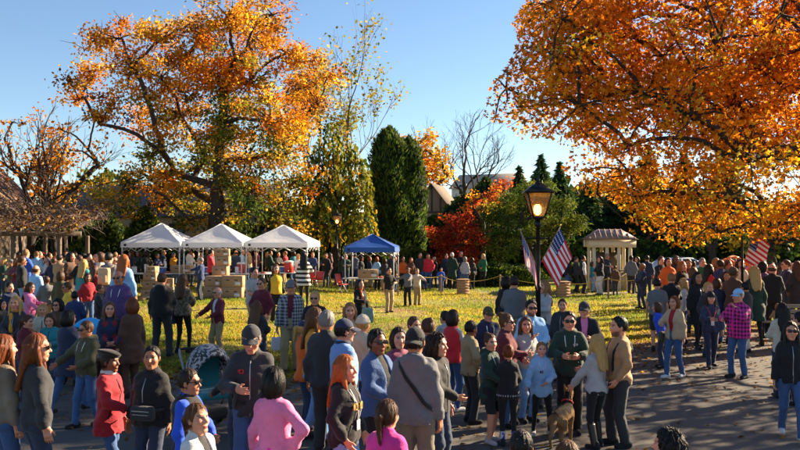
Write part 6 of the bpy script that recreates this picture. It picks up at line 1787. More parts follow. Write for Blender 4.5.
# ================================================================== foreground and middle ground visitors
P = person
P(4, 337, 6.7, 140, 'f', ('sweater', 'taupe'), hair=('long', 'auburn'), label='person with long auburn hair in taupe sweater cut by the frame edge')
P(37, 336, 6.6, 128, 'f', ('sweater', 'charcoal'), ('jeans', 'darkdenim'), ('long', 'auburn'), ('down', 'down'), shades=True, build=1.02, head=(22, 0), label='person in charcoal sweatshirt with long auburn hair and sunglasses, back turned')
P(69, 311, 11.2, 150, 'f', ('cardigan', 'navy'), ('jeans', 'denim'), ('bob', 'black'), ('loose', 'hold'), 'walk', build=1.15, label='person in long navy cardigan with black bob striding in jeans')
P(110, 352, 7.4, 78, 'f', ('coat', 'darkred'), ('jeans', 'denim'), ('pony', 'darkbrown'), ('front', 'down'), 'step', skin='brown', hat=('beret', 'black'), hem=0.72, extras=[(ex_scarf, 'white', False)], label='person in deep red coat and black beret in profile')
P(152, 348, 7.3, -14, 'f', ('jacket', 'black'), ('jeans', 'darkdenim'), ('short', 'black'), ('down', 'down'), 'stand', skin='tan', build=1.18, head=(-18, 4), extras=[(ex_beltbag,)], label='person in black rain jacket with belt bag and short dark hair')
P(189, 371, 6.3, 82, 'm', ('vest', 'black'), ('jeans', 'darkdenim'), ('short', 'darkbrown'), ('down', 'front'), skin='tan', shades=True, inner='royal', build=1.06, label='person with sunglasses, royal blue sleeves and black vest in profile')
P(199, 406, 5.25, 66, 'f', ('jacket', 'white'), ('jeans', 'darkdenim'), ('pony', 'chestnut'), inner='charcoal', head=(8, 10), skin='light', label='smiling person with tied back brown hair and white fleece jacket')
P(252, 326, 7.4, 4, 'm', ('jacket', 'charcoal'), ('jeans', 'denim'), ('short', 'grey'), ('hold', 'down'), 'stand', hat=('cap', 'charcoal'), shades=True, build=1.0, head=(0, -16), extras=[(ex_collar, 'white'), (ex_logo, '#a8252c', 24, 1.30), (ex_belt, 'black')], label='person in charcoal quarter zip and grey cap looking down, blue jeans')
P(274, 369, 6.0, 160, 'f', ('sweater', 'pink'), ('skirt', 'magenta'), ('bob', 'black'), ('hip', 'loose'), 'easy', build=0.95, skin='tan', head=(-14, -6), label='person in pink sweater with black bob and magenta skirt, hand on hip')
P(345, 357, 6.7, 68, 'f', ('hoodie', 'black'), ('jeans', 'lightdenim'), ('long', 'ginger'), ('pocket', 'pocket'), build=1.02, extras=[(ex_logo, '#b98b3a', -4, 1.25, 0.05, 0.075), (ex_logo, '#b98b3a', 26, 1.25, 0.05, 0.075), (ex_lanyard, 'lightgrey')], label='person with ginger blonde hair in black hoodie with gold lettering and badge')
P(377, 331, 7.8, 52, 'f', ('jacket', 'denim'), ('trousers', 'black'), ('lowbun', 'black'), ('front', 'front'), fabric='denim', skin='brown', shades=True, build=1.15, inner='black', head=(16, 0), label='person in blue denim jacket with pinned black hair and clasped hands')
P(344, 321, 8.6, 112, 'm', ('jacket', 'lightdenim'), ('jeans', 'darkdenim'), ('short', 'black'), ('down', 'front'), fabric='denim', hat=('cap', 'navy'), build=1.1, extras=[(ex_scarf, 'navy', False)], label='person in pale denim jacket with navy cap and dark scarf')
P(327, 312, 10.0, 168, 'm', ('jacket', 'charcoal'), ('trousers', 'charcoal'), ('short', 'grey'), build=1.08, skin='tan', label='person with cropped grey hair in charcoal blazer seen from behind')
P(315, 309, 10.6, 82, 'f', ('sweater', 'mustard'), ('jeans', 'lightdenim'), ('long', 'chestnut'), ('down', 'front'), 'step', shades=True, label='person in mustard yellow sweater with long brown hair and sunglasses')
P(350, 304, 12.6, 8, 'f', ('jacket', 'beige'), ('jeans', 'denim'), ('long', 'lightbrown'), label='person with long light brown hair facing the viewer behind the denim jackets')
P(363, 317, 11.2, 150, 'f', ('jacket', 'cream'), ('jeans', 'denim'), ('short', 'blonde'), hat=('beanie', 'cream'), label='person in cream knitted beanie with back turned')
P(399, 329, 9.0, 35, 'f', ('sweater', 'mauve'), ('jeans', 'darkdenim'), ('bob', 'darkbrown'), ('down', 'front'), head=(20, 0), label='person in mauve top looking past the grey hooded visitor')
P(415, 330, 7.2, 168, 'm', ('hoodie', 'grey'), ('trousers', 'taupe'), ('short', 'black'), ('down', 'down'), hat=('capback', 'black'), build=0.94, skin='tan', extras=[(ex_strap, 'black')], label='person in grey hoodie with black cap and cross strap, back turned')
P(437, 335, 8.2, 62, 'm', ('jacket', 'black'), ('jeans', 'darkdenim'), ('curly', 'darkbrown'), ('front', 'down'), label='person with curly dark hair in black jacket beside the grey hoodie')
P(414, 318, 11.4, 52, 'm', ('sweater', 'navy'), ('jeans', 'denim'), ('short', 'brown'), head=(14, 0), build=0.92, label='young person with brown hair and navy top looking towards the lamp')
P(453, 311, 12.6, 128, 'f', ('vest', 'red'), ('jeans', 'denim'), ('bob', 'darkbrown'), ('front', 'front'), inner='lightgrey', shoe='white', label='person in bright red padded vest with grey sleeves and jeans')
P(445, 312, 13.8, -140, 'm', ('jacket', 'lightgrey'), ('jeans', 'denim'), ('short', 'darkbrown'), label='person in light grey jacket half hidden by the red vest')
P(488, 308, 13.3, 14, 'm', ('hoodie', 'navy'), ('jeans', 'denim'), ('short', 'brown'), ('pocket', 'down'), 'easy', hat=('cap', 'olive'), shades=True, label='person in navy hoodie and olive cap standing at the edge of the grass')
P(506, 315, 11.6, 72, 'f', ('jacket', 'maroon'), ('jeans', 'denim'), ('bun', 'chestnut'), ('hold', 'front'), shades=True, build=1.12, label='person in maroon jacket with pinned up hair and glasses in profile')
P(490, 335, 10.7, 48, 'f', ('longhoodie', 'darkgreen'), ('shorts', 'black'), ('bun', 'brown'), ('front', 'down'), 'easy', build=0.88, shoe='lightgrey', head=(18, 0), label='teenager in long dark green hoodie with bare legs and hair bun')
P(508, 346, 10.5, 178, 'f', ('sweater', 'black'), ('leggings', 'black'), ('bun', 'auburn'), ('front', 'front'), build=0.9, extras=[(ex_hemband,), (ex_socks,)], label='child in black sweatshirt with lettered hem and patterned socks, back turned')
P(541, 343, 11.1, 0, 'f', ('hoodie', 'skyblue'), ('leggings', 'black'), ('lowbun', 'lightbrown'), ('kid', 'front'), 'wide', build=1.0, skin='fair', shoe='lightgrey', hem=0.74, extras=[(ex_logo, '#22345c', 8, 1.22)], label='child in oversized sky blue hoodie facing the viewer')
P(531, 301, 12.9, 6, 'm', ('shirt', 'skyblue'), ('trousers', 'charcoal'), ('short', 'black'), ('down', 'front'), shades=True, beard=True, build=1.12, label='bearded person in sky blue shirt and sunglasses before the lamp post')
P(526, 318, 11.9, 30, 'f', ('sweater', 'lightgrey'), ('jeans', 'lightdenim'), ('long', 'brown'), ('chin', 'front'), head=(30, 0), label='person with long brown hair, hand to chin, pale grey top')
P(569, 313, 11.2, -8, 'm', ('hoodie', 'darkgreen'), ('trousers', 'black'), ('short', 'black'), ('hold', 'hold'), 'stand', shades=True, build=1.05, extras=[(ex_logo, '#c9d4cc', -20, 1.30, 0.06, 0.03)], label='person in dark green hoodie with sunglasses holding a phone in both hands')
P(584, 303, 13.2, -12, 'm', ('jacket', 'black'), ('trousers', 'charcoal'), ('short', 'darkbrown'), ('down', 'hold'), inner='pink', hat=('cap', 'charcoal'), build=1.08, label='person in dark jacket over pink shirt wearing a charcoal cap')
P(596, 336, 10.4, -145, 'f', ('sweater', 'lightgrey'), ('leggings', 'black'), ('long', 'blonde'), ('hold', 'leash'), 'easy', extras=[(ex_boots,), (ex_keep, 'dogwalker')], label='person with long blonde hair in pale grey sweater and black boots holding a leash')
P(619, 318, 10.5, -86, 'm', ('sweater', 'camel'), ('trousers', 'charcoal'), ('short', 'black'), ('hold', 'pocket'), 'easy', beard=True, build=1.06, extras=[(ex_suspenders,)], label='bearded person in tan sweater with dark suspenders in profile')
P(387, 413, 5.35, 150, 'f', ('jacket', 'hotpink'), ('jeans', 'denim'), ('pony', 'brown'), h=1.42, skin='fair', label='child with brown ponytail and hot pink jacket, back turned')
P(521, 433, 4.75, 170, 'm', ('jacket', 'black'), ('jeans', 'denim'), ('short', 'black'), skin='tan', label='top of a head with short black hair below the children')
P(567, 443, 4.75, 160, 'f', ('jacket', 'charcoal'), ('jeans', 'denim'), ('bob', 'chestnut'), label='top of a head with smooth brown hair below the dog')
P(667, 431, 4.9, -120, 'f', ('jacket', 'black'), ('jeans', 'denim'), ('curly', 'black'), label='top of a head with curly black hair on the empty drive')
P(790, 323, 10.9, -14, 'f', ('jacket', 'black'), ('jeans', 'denim'), ('long', 'black'), ('down', 'back'), 'stepl', shades=True, shoe='white', extras=[(ex_sidebag, 'black', -1)], label='person in black jacket and jeans with white shoes walking along the drive')
P(738, 290, 15.5, -58, 'm', ('shirt', 'magenta'), ('jeans', 'denim'), ('short', 'grey'), ('hold', 'chin'), 'easy', hat=('cap', 'skyblue'), fabric='plaid', build=1.25, hem=0.80, label='person in magenta and black plaid shirt with pale blue cap')
P(710, 293, 16.7, -4, 'f', ('jacket', 'darkdenim'), ('jeans', 'navy'), ('long', 'darkbrown'), ('hold', 'down'), 'step', hat=('beanie', 'black'), fabric='denim', extras=[(ex_lanyard, 'red')], label='person in dark denim jacket with black beanie and red lanyard')
P(674, 297, 15.5, -52, 'f', ('jacket', 'beige'), ('jeans', 'denim'), ('bob', 'auburn'), ('hold', 'down'), 'step', inner='darkred', shoe='white', build=1.08, extras=[(ex_sidebag, 'olive', 1)], label='person in beige jacket with auburn bob and red top underneath')
P(662, 303, 16.6, -120, 'f', ('jacket', 'royal'), ('jeans', 'darkdenim'), ('bob', 'brown'), ('down', 'down'), 'easy', lean=0.25, label='person in royal blue jacket stooping beside the beige jacket')
P(782, 304, 13.6, 172, 'f', ('sweater', 'cream'), ('jeans', 'darkdenim'), ('long', 'black'), ('front', 'front'), label='person with long black hair and cream sweater, back turned')
P(799, 313, 13.0, -150, 'm', ('jacket', 'black'), ('jeans', 'black'), ('short', 'black'), label='person in black at the frame edge behind the walking one')
# left middle ground
P(16, 297, 12.8, 6, 'f', ('jacket', 'charcoal'), ('jeans', 'darkdenim'), ('long', 'blonde'), ('front', 'front'), extras=[(ex_scarf, 'mustard')], label='person with long golden hair and mustard scarf facing the viewer')
P(43, 305, 13.4, 20, 'f', ('jacket', 'cream'), ('jeans', 'denim'), ('bob', 'blonde'), label='person with blonde bob and cream jacket beside the teal jacket')
P(58, 300, 14.0, -8, 'f', ('jacket', 'brown'), ('jeans', 'darkdenim'), ('curly', 'black'), shades=True, label='person with curly black hair and sunglasses behind the teal jacket')
P(51, 314, 12.1, 8, 'f', ('jacket', 'teal'), ('jeans', 'darkdenim'), ('bob', 'brown'), ('hold', 'hold'), head=(0, -14), label='person in teal jacket with brown bob looking down at clasped hands')
P(110, 303, 12.4, 24, 'f', ('sweater', 'navy'), ('jeans', 'darkdenim'), ('long', 'chestnut'), ('front', 'front'), fabric='diamond', fab2='darkred', label='person in navy sweater with red diamonds and long brown hair')
P(132, 299, 12.5, -128, 'f', ('coat', 'brown'), ('trousers', 'brown'), ('bob', 'auburn'), ('down', 'down'), build=1.05, hem=0.62, label='person in long brown coat with auburn bob turned away')
P(119, 272, 15.4, -6, 'm', ('hoodie', 'purple'), ('jeans', 'darkdenim'), ('bald', 'brown'), shades=True, build=1.2, skin='tan', label='balding person in purple hoodie and sunglasses')
P(162, 274, 16.4, 176, 'm', ('hoodie', 'black'), ('trousers', 'charcoal'), ('short', 'brown'), ('front', 'down'), 'wide', build=1.1, label='person in black jacket with back turned on the grass, brown hair')
P(183, 275, 17.0, 165, 'f', ('jacket', 'olive'), ('leggings', 'black'), ('long', 'brown'), ('front', 'down'), 'easy', fabric='camo', fab2='taupe', extras=[(ex_sidebag, 'darkblue', -1, 0.80, 1.4)], label='person in mottled olive jacket with a dark blue bag')
P(218, 288, 16.8, -40, 'm', ('jacket', 'maroon'), ('trousers', 'khaki'), ('bald', 'white'), ('gest', 'front'), 'easy', inner='white', shades=True, label='white haired person in maroon cardigan gesturing with one hand')
P(254, 268, 19.6, 52, 'm', ('tee', 'lightgrey'), ('trousers', 'khaki'), ('short', 'darkbrown'), ('front', 'down'), build=1.12, label='person in light grey T-shirt and khaki trousers near the cartons')
P(262, 279, 17.8, -24, 'm', ('sweater', 'maroon'), ('trousers', 'beige'), ('short', 'brown'), ('front', 'pocket'), shades=True, build=1.1, label='person in maroon sweatshirt and beige trousers with sunglasses')
P(257, 302, 14.1, 168, 'f', ('sweater', 'charcoal'), ('jeans', 'darkdenim'), ('long', 'chestnut'), ('front', 'front'), label='person with long brown hair and charcoal top behind the grey cap')
P(291, 281, 15.6, 2, 'm', ('shirt', 'charcoal'), ('trousers', 'khaki'), ('short', 'brown'), ('down', 'down'), 'easy', fabric='check', fab2='lightgrey', hat=('cap', 'grey'), shades=True, inner='maroon', build=1.08, extras=[(ex_keep, 'checked')], label='person in open grey checked shirt with cap and khaki trousers')
P(315, 292, 14.6, -4, 'm', ('jacket', 'black'), ('jeans', 'darkdenim'), ('short', 'blonde'), shades=True, label='person with short blonde hair and black jacket beside the checked shirt')
P(360, 280, 20.5, 40, 'f', ('coat', 'black'), ('leggings', 'black'), ('long', 'darkbrown'), ('hold', 'down'), 'step', extras=[(ex_scarf, 'orange'), (ex_keep, 'scarf')], label='person in black coat with orange scarf alone on the lawn')
P(276, 265, 23.5, 20, 'f', ('vest', 'yellow'), ('trousers', 'black'), ('long', 'brown'), inner='black', label='person in yellow vest over black behind the maroon sweatshirt')
P(301, 300, 17.5, 150, 'm', ('jacket', 'grey'), ('jeans', 'denim'), ('short', 'darkbrown'), label='person in grey jacket behind the mustard sweater')
P(229, 330, 9.6, -120, 'm', ('jacket', 'black'), ('jeans', 'darkdenim'), ('short', 'black'), ('push', 'push'), h=1.3, X=-1.98, skin='brown', label='small person in black leaning over the stroller')
P(514, 277, 17.5, 170, 'm', ('sweater', 'grey'), ('trousers', 'khaki'), ('short', 'darkbrown'), ('front', 'front'), build=1.12, label='person in grey sweatshirt and khaki trousers standing behind the left flag')
P(506, 277, 18.8, 150, 'f', ('jacket', 'black'), ('jeans', 'darkdenim'), ('bob', 'black'), label='person in black peeking from behind the grey sweatshirt')
P(544, 281, 17.0, -60, 'f', ('jacket', 'lightgrey'), ('jeans', 'denim'), ('long', 'lightbrown'), ('hold', 'hold'), label='person in light grey behind the lamp post holding a paper')
P(562, 300, 15.2, -30, 'm', ('jacket', 'charcoal'), ('jeans', 'darkdenim'), ('short', 'brown'), head=(-20, 0), label='person in charcoal jacket below the right flag')
# more visitors between the rows
MORE = [(27, 316, 12.0, 60, 'f', ('jacket', 'maroon'), ('jeans', 'darkdenim'), ('pony', 'brown'), 'behind the charcoal sweatshirt'),
        (88, 322, 10.6, -30, 'm', ('hoodie', 'olive'), ('jeans', 'denim'), ('short', 'brown'), 'between the cardigan and the beret'),
        (304, 322, 11.0, 100, 'f', ('jacket', 'orange'), ('jeans', 'darkdenim'), ('pony', 'blonde'), 'behind the pink sweater'),
        (470, 322, 11.8, 110, 'm', ('jacket', 'khaki'), ('trousers', 'charcoal'), ('short', 'black'), 'between the red vest and the teenager'),
        (428, 320, 11.0, -130, 'f', ('jacket', 'darkblue'), ('jeans', 'darkdenim'), ('bun', 'brown'), 'beside the red vest'),
        (30, 283, 17.5, 100, 'f', ('hoodie', 'pink'), ('jeans', 'denim'), ('long', 'brown'), 'below the blue T-shirt'),
        (68, 283, 17.0, -60, 'm', ('jacket', 'yellow'), ('jeans', 'denim'), ('short', 'brown'), 'below the olive coat')]
ARX = [('hold', 'chin'), ('gest', 'front'), ('high', 'hold'), ('hip', 'down'), ('cross', 'cross'), ('gest', 'hold'), ('pocket', 'gest')]
for i, (x, yh, d, a, sex, tp, bt, hr, wh) in enumerate(MORE):
    P(x, yh, d, a, sex, tp, bt, hr, ARX[i % 7], ['easy', 'step', 'wide', 'stand'][i % 4], ['light', 'tan', 'fair', 'brown', 'light'][i % 5], ('cap', 'navy') if i in (2, 10) else None, i % 5 == 1, head=((i * 37) % 50 - 25, -6), where=wh, build=(1.0, 1.12, 0.94)[i % 3])
# right crowd
RC = [(657, 279, 19, 160, 'm', ('tee', 'grey'), ('shorts', 'charcoal'), ('short', 'black'), None, 'beside the lawn'), (671, 274, 20, 175, 'm', ('jacket', 'black'), ('trousers', 'black'), ('short', 'lightbrown'), None, 'before the beige jacket'), (683, 279, 20.5, -100, 'f', ('sweater', 'white'), ('jeans', 'denim'), ('long', 'blonde'), None, ''),
      (697, 273, 19.5, 10, 'f', ('coat', 'black'), ('leggings', 'black'), ('long', 'black'), None, 'behind the denim jacket'), (708, 283, 18.2, 20, 'm', ('jacket', 'charcoal'), ('jeans', 'darkdenim'), ('short', 'blonde'), None, ''), (717, 279, 20.5, 120, 'f', ('jacket', 'navy'), ('jeans', 'denim'), ('bob', 'brown'), None, 'behind the plaid shirt'),
      (733, 268, 20.2, 120, 'm', ('jacket', 'brown'), ('jeans', 'darkdenim'), ('short', 'brown'), ('cap', 'brown'), 'in the right crowd'), (754, 266, 20.0, 175, 'f', ('coat', 'darkgreen'), ('leggings', 'black'), ('long', 'blonde'), None, 'below the striped flag'), (772, 257, 21.8, 150, 'm', ('jacket', 'black'), ('trousers', 'black'), ('bald', 'brown'), None, 'near the bench'),
      (745, 283, 18.8, -150, 'm', ('jacket', 'charcoal'), ('trousers', 'cream'), ('short', 'black'), None, 'behind the plaid shirt'), (688, 256, 26, -20, 'm', ('jacket', 'maroon'), ('jeans', 'denim'), ('short', 'brown'), None, 'deep in the right crowd'), (682, 262, 24.5, 30, 'f', ('jacket', 'black'), ('jeans', 'denim'), ('long', 'ginger'), None, 'deep in the right crowd'),
      (702, 256, 27, 10, 'm', ('jacket', 'green'), ('trousers', 'black'), ('short', 'grey'), None, 'deep in the right crowd'), (720, 258, 25, -160, 'm', ('jacket', 'darkblue'), ('jeans', 'denim'), ('short', 'darkbrown'), None, 'before the orange balloons'), (716, 255, 27, 60, 'f', ('coat', 'brown'), ('jeans', 'darkdenim'), ('long', 'lightbrown'), None, 'before the orange balloons'),
      (740, 256, 26, 0, 'f', ('jacket', 'cream'), ('jeans', 'denim'), ('long', 'darkbrown'), None, 'under the orange balloons'), (728, 261, 25.2, 30, 'm', ('jacket', 'teal'), ('trousers', 'black'), ('short', 'brown'), None, 'under the orange balloons'), (757, 258, 26.5, -30, 'm', ('jacket', 'maroon'), ('jeans', 'darkdenim'), ('short', 'black'), None, 'behind the striped flag lamp'),
      (668, 258, 27.5, 0, 'f', ('jacket', 'orange'), ('jeans', 'denim'), ('bob', 'black'), None, 'beside the white car'), (661, 256, 29, 20, 'm', ('jacket', 'black'), ('trousers', 'charcoal'), ('short', 'brown'), None, 'beside the white car'), (676, 255, 30, 0, 'f', ('jacket', 'charcoal'), ('jeans', 'denim'), ('long', 'brown'), None, 'beside the white car'),
      (647, 256, 36, 170, 'm', ('jacket', 'navy'), ('trousers', 'navy'), ('short', 'black'), None, 'on the far lawn edge'), (693, 268, 22.5, 160, 'f', ('jacket', 'purple'), ('jeans', 'darkdenim'), ('bob', 'chestnut'), None, 'deep in the right crowd'), (726, 272, 21.8, -10, 'f', ('jacket', 'tan'), ('jeans', 'darkdenim'), ('long', 'darkbrown'), None, 'in the right crowd'),
      (777, 289, 20.2, 175, 'f', ('jacket', 'tan'), ('jeans', 'denim'), ('bob', 'lightbrown'), None, 'in front of the bench'), (763, 262, 23.5, 100, 'f', ('jacket', 'purple'), ('jeans', 'black'), ('bob', 'black'), None, 'near the bench'), (786, 258, 25, -100, 'm', ('jacket', 'navy'), ('jeans', 'darkdenim'), ('short', 'brown'), None, 'behind the bench'), (797, 262, 24, 180, 'f', ('coat', 'charcoal'), ('jeans', 'black'), ('long', 'brown'), None, 'behind the bench'),
      (709, 265, 23.2, 100, 'f', ('sweater', 'red'), ('jeans', 'denim'), ('long', 'black'), None, 'in the right crowd'), (750, 254, 28.5, 15, 'f', ('jacket', 'pink'), ('jeans', 'denim'), ('bob', 'lightbrown'), None, 'behind the striped flag lamp'), (733, 254, 29, -170, 'm', ('jacket', 'grey'), ('jeans', 'darkdenim'), ('short', 'grey'), None, 'under the orange balloons')]
AR = [('down', 'down'), ('front', 'front'), ('hold', 'down'), ('down', 'hold'), ('pocket', 'pocket'), ('cross', 'cross'), ('down', 'pocket')]
LG = ['stand', 'easy', 'wide', 'step', 'stand']
SKL = ['light', 'fair', 'tan', 'light', 'brown', 'light', 'tan']
for i, (x, yh, d, a, sex, tp, bt, hr, ht, wh) in enumerate(RC):
    h = None
    if x == 777: h = 1.05
    P(x, yh, d, a, sex, tp, bt, hr, AR[i % 7], LG[i % 5], SKL[(i * 3) % 7], ht, i % 6 == 2, h=h, where=wh, group='visitors in the right hand crowd')
# left crowd
LC = [(36, 266, 20.9, 160, 'm', ('tee', 'skyblue'), ('trousers', 'charcoal'), ('bald', 'brown'), ''), (61, 272, 20.2, 178, 'f', ('coat', 'olive'), ('leggings', 'black'), ('bob', 'brown'), 'beside the blue T-shirt'), (47, 277, 20.5, -150, 'm', ('jacket', 'grey'), ('trousers', 'tan'), ('short', 'brown'), 'beside the blue T-shirt'),
      (22, 257, 24, 120, 'm', ('jacket', 'black'), ('jeans', 'lightdenim'), ('short', 'brown'), 'by the arbour'), (26, 250, 28, 150, 'm', ('jacket', 'blue'), ('jeans', 'denim'), ('short', 'lightbrown'), 'by the arbour'), (71, 253, 25.5, 70, 'm', ('coat', 'brown'), ('jeans', 'denim'), ('curly', 'black'), 'in the left crowd'),
      (79, 256, 25.2, -80, 'm', ('jacket', 'black'), ('jeans', 'lightdenim'), ('short', 'brown'), 'in the left crowd'), (84, 260, 23.5, 165, 'f', ('jacket', 'teal'), ('leggings', 'black'), ('long', 'blonde'), 'in the left crowd'), (95, 266, 22, 150, 'f', ('shirt', 'red'), ('jeans', 'darkdenim'), ('long', 'brown'), 'in the left crowd'),
      (88, 274, 20.8, 30, 'f', ('sweater', 'darkred'), ('jeans', 'denim'), ('bob', 'darkbrown'), 'in the left crowd'), (124, 254, 19.2, 170, 'f', ('jacket', 'skyblue'), ('jeans', 'denim'), ('long', 'ginger'), 'near the pallet'), (109, 251, 21.5, 170, 'm', ('jacket', 'grey'), ('jeans', 'darkdenim'), ('short', 'black'), 'with a beige backpack'),
      (100, 253, 24, -60, 'f', ('jacket', 'cream'), ('jeans', 'denim'), ('bob', 'brown'), 'in the left crowd'), (10, 283, 17.5, 60, 'm', ('jacket', 'navy'), ('jeans', 'darkdenim'), ('short', 'black'), 'at the left of the blue T-shirt'), (2, 300, 15.0, 80, 'f', ('jacket', 'black'), ('jeans', 'darkdenim'), ('bob', 'black'), 'at the frame edge'), (100, 285, 17.8, 100, 'm', ('jacket', 'charcoal'), ('jeans', 'darkdenim'), ('short', 'brown'), 'behind the diamond sweater'), (75, 292, 16.4, -160, 'm', ('jacket', 'darkblue'), ('jeans', 'denim'), ('short', 'black'), 'behind the navy cardigan')]
for i, (x, yh, d, a, sex, tp, bt, hr, wh) in enumerate(LC):
    ex = [(ex_backpack, 'beige', 1.0)] if x == 109 else ()
    fb = 'check' if x == 95 else 'plain'
    P(x, yh, d, a, sex, tp, bt, hr, AR[(i * 2) % 7], LG[i % 5], SKL[(i * 2) % 7], None, i % 7 == 3, fabric=fb, where=wh, extras=ex, group='visitors in the left hand crowd')
# rows far back
RW = [(201, 258, 30, -88, 'm', ('jacket', 'darkblue'), ('trousers', 'navy'), ('short', 'grey'), 'working at the cartons', None), (211, 250, 33, 100, 'm', ('hoodie', 'red'), ('trousers', 'black'), ('short', 'black'), 'under the middle canopy', None), (304, 249, 28, 178, 'f', ('dress', 'white'), ('leggings', 'black'), ('long', 'black'), 'beside the red cooler', 'stripe'), (389, 268, 28.5, 30, 'm', ('tee', 'black'), ('trousers', 'khaki'), ('short', 'black'), 'on the lawn before the blue canopy', None),
      (408, 268, 31, -20, 'm', ('sweater', 'grey'), ('trousers', 'black'), ('short', 'brown'), 'with arms held out', None), (417, 269, 31.5, 20, 'm', ('sweater', 'cream'), ('trousers', 'khaki'), ('short', 'lightbrown'), 'with arms held out', None), (428, 254, 41, 0, 'm', ('hoodie', 'red'), ('jeans', 'denim'), ('short', 'brown'), 'behind the rope', None), (420, 253, 41, 10, 'm', ('jacket', 'charcoal'), ('jeans', 'denim'), ('short', 'black'), 'behind the rope', None),
      (434, 257, 42, -20, 'f', ('jacket', 'black'), ('jeans', 'black'), ('long', 'darkbrown'), 'behind the rope', None), (441, 268, 39, 0, 'm', ('jacket', 'blue'), ('jeans', 'denim'), ('short', 'brown'), 'child behind the rope', None), (446, 254, 42.5, 30, 'm', ('jacket', 'navy'), ('jeans', 'black'), ('short', 'brown'), 'behind the rope', None), (452, 253, 41, 160, 'm', ('coat', 'darkgreen'), ('trousers', 'black'), ('short', 'white'), 'behind the rope', None),
      (461, 252, 43, 0, 'm', ('jacket', 'black'), ('jeans', 'denim'), ('short', 'grey'), 'near the wooden planter', None), (465, 257, 40.5, 170, 'f', ('jacket', 'lightgrey'), ('jeans', 'denim'), ('bob', 'grey'), 'near the wooden planter', None), (472, 258, 40.8, 190, 'f', ('jacket', 'black'), ('leggings', 'black'), ('bob', 'black'), 'near the wooden planter', None), (483, 254, 42, -30, 'f', ('jacket', 'green'), ('jeans', 'black'), ('bob', 'blonde'), 'before the clipped hedge', None),
      (411, 258, 40, 0, 'f', ('jacket', 'brown'), ('jeans', 'denim'), ('long', 'auburn'), 'behind the rope', None), (403, 257, 40.5, 30, 'f', ('sweater', 'orange'), ('jeans', 'black'), ('long', 'brown'), 'beside the blue canopy leg', None), (568, 257, 38.5, 40, 'f', ('jacket', 'black'), ('jeans', 'denim'), ('long', 'black'), 'behind the right flag', None), (576, 257, 38.5, 80, 'm', ('jacket', 'charcoal'), ('jeans', 'black'), ('short', 'brown'), 'near the kiosk', None),
      (583, 256, 37.5, 90, 'm', ('vest', 'black'), ('trousers', 'black'), ('short', 'black'), 'near the kiosk', None), (592, 262, 38.5, 80, 'f', ('sweater', 'teal'), ('jeans', 'lightdenim'), ('bob', 'brown'), 'near the kiosk', None), (600, 257, 37, -70, 'f', ('jacket', 'black'), ('trousers', 'white'), ('long', 'black'), 'near the kiosk', None), (607, 254, 38.8, 20, 'm', ('jacket', 'charcoal'), ('trousers', 'black'), ('short', 'grey'), 'at the kiosk counter', None),
      (615, 266, 36.5, 170, 'm', ('jacket', 'brown'), ('jeans', 'darkdenim'), ('short', 'brown'), 'child before the kiosk', None), (631, 256, 37.5, 150, 'm', ('jacket', 'grey'), ('trousers', 'charcoal'), ('short', 'black'), 'before the kiosk', None), (637, 257, 38, -60, 'f', ('jacket', 'black'), ('jeans', 'black'), ('bob', 'darkbrown'), 'before the kiosk', None)]
for i, (x, yh, d, a, sex, tp, bt, hr, wh, fb) in enumerate(RW):
    arms = AR[i % 7]
    if 'arms held' in wh: arms = ('side', 'reach')
    if 'cartons' in wh: arms = ('reach', 'front')
    P(x, yh, d, a, sex, tp, bt, hr, arms, LG[(i * 2) % 5], SKL[i % 7], None, False, fabric=fb or 'plain', where=wh, inner='white' if tp[0] == 'vest' else None, hem=0.72 if tp[0] == 'dress' else None, group='visitors at the back')
# the press of people in front of the arbour, under the canopies and behind the tables
rgp = np.random.default_rng(77)
TOPS = [('jacket', 'black'), ('coat', 'black'), ('jacket', 'navy'), ('jacket', 'charcoal'), ('hoodie', 'black'), ('jacket', 'brown'), ('sweater', 'maroon'), ('jacket', 'darkblue'), ('coat', 'charcoal'), ('hoodie', 'grey'), ('jacket', 'olive'), ('sweater', 'darkred'), ('jacket', 'white'), ('jacket', 'tan'), ('hoodie', 'navy'), ('jacket', 'skyblue'), ('sweater', 'purple'), ('jacket', 'mustard'), ('sweater', 'teal'), ('jacket', 'darkgreen')]
BOTS = [('jeans', 'denim'), ('jeans', 'darkdenim'), ('trousers', 'black'), ('leggings', 'black'), ('trousers', 'khaki'), ('jeans', 'denim')]
HRF = [('long', 'brown'), ('bob', 'darkbrown'), ('long', 'blonde'), ('pony', 'brown'), ('long', 'black'), ('bob', 'auburn'), ('bun', 'chestnut'), ('long', 'lightbrown')]
HRM = [('short', 'darkbrown'), ('short', 'black'), ('short', 'brown'), ('short', 'grey'), ('bald', 'brown'), ('short', 'lightbrown')]
def press(lo, hi, n, d0, d1, where, group):
    for k in range(n):
        x = lo + (hi - lo) * (k + rgp.uniform(0.1, 0.9)) / n; d = rgp.uniform(d0, d1)
        sex = 'f' if rgp.random() < 0.5 else 'm'
        h = rgp.uniform(1.56, 1.72) if sex == 'f' else rgp.uniform(1.68, 1.86)
        tp = TOPS[rgp.integers(len(TOPS))]; bt = BOTS[rgp.integers(len(BOTS))]
        hr = (HRF if sex == 'f' else HRM)[rgp.integers(6)]
        ht = (('cap', ['navy', 'black', 'grey', 'red'][k % 4]) if rgp.random() < 0.15 else (('beanie', ['grey', 'maroon', 'black'][k % 3]) if rgp.random() < 0.08 else None))
        P(x, 0, d, rgp.uniform(-180, 180), sex, tp, bt, hr, AR[rgp.integers(7)], LG[rgp.integers(5)], SKL[rgp.integers(7)], ht, False, h=h, where=where, group=group)
press(0, 62, 13, 27, 34, 'before the vine arbour', 'visitors before the arbour')
press(55, 122, 13, 26, 33, 'between arbour and canopies', 'visitors before the arbour')
press(8, 118, 12, 34, 38, 'in the shade of the arbour', 'visitors before the arbour')
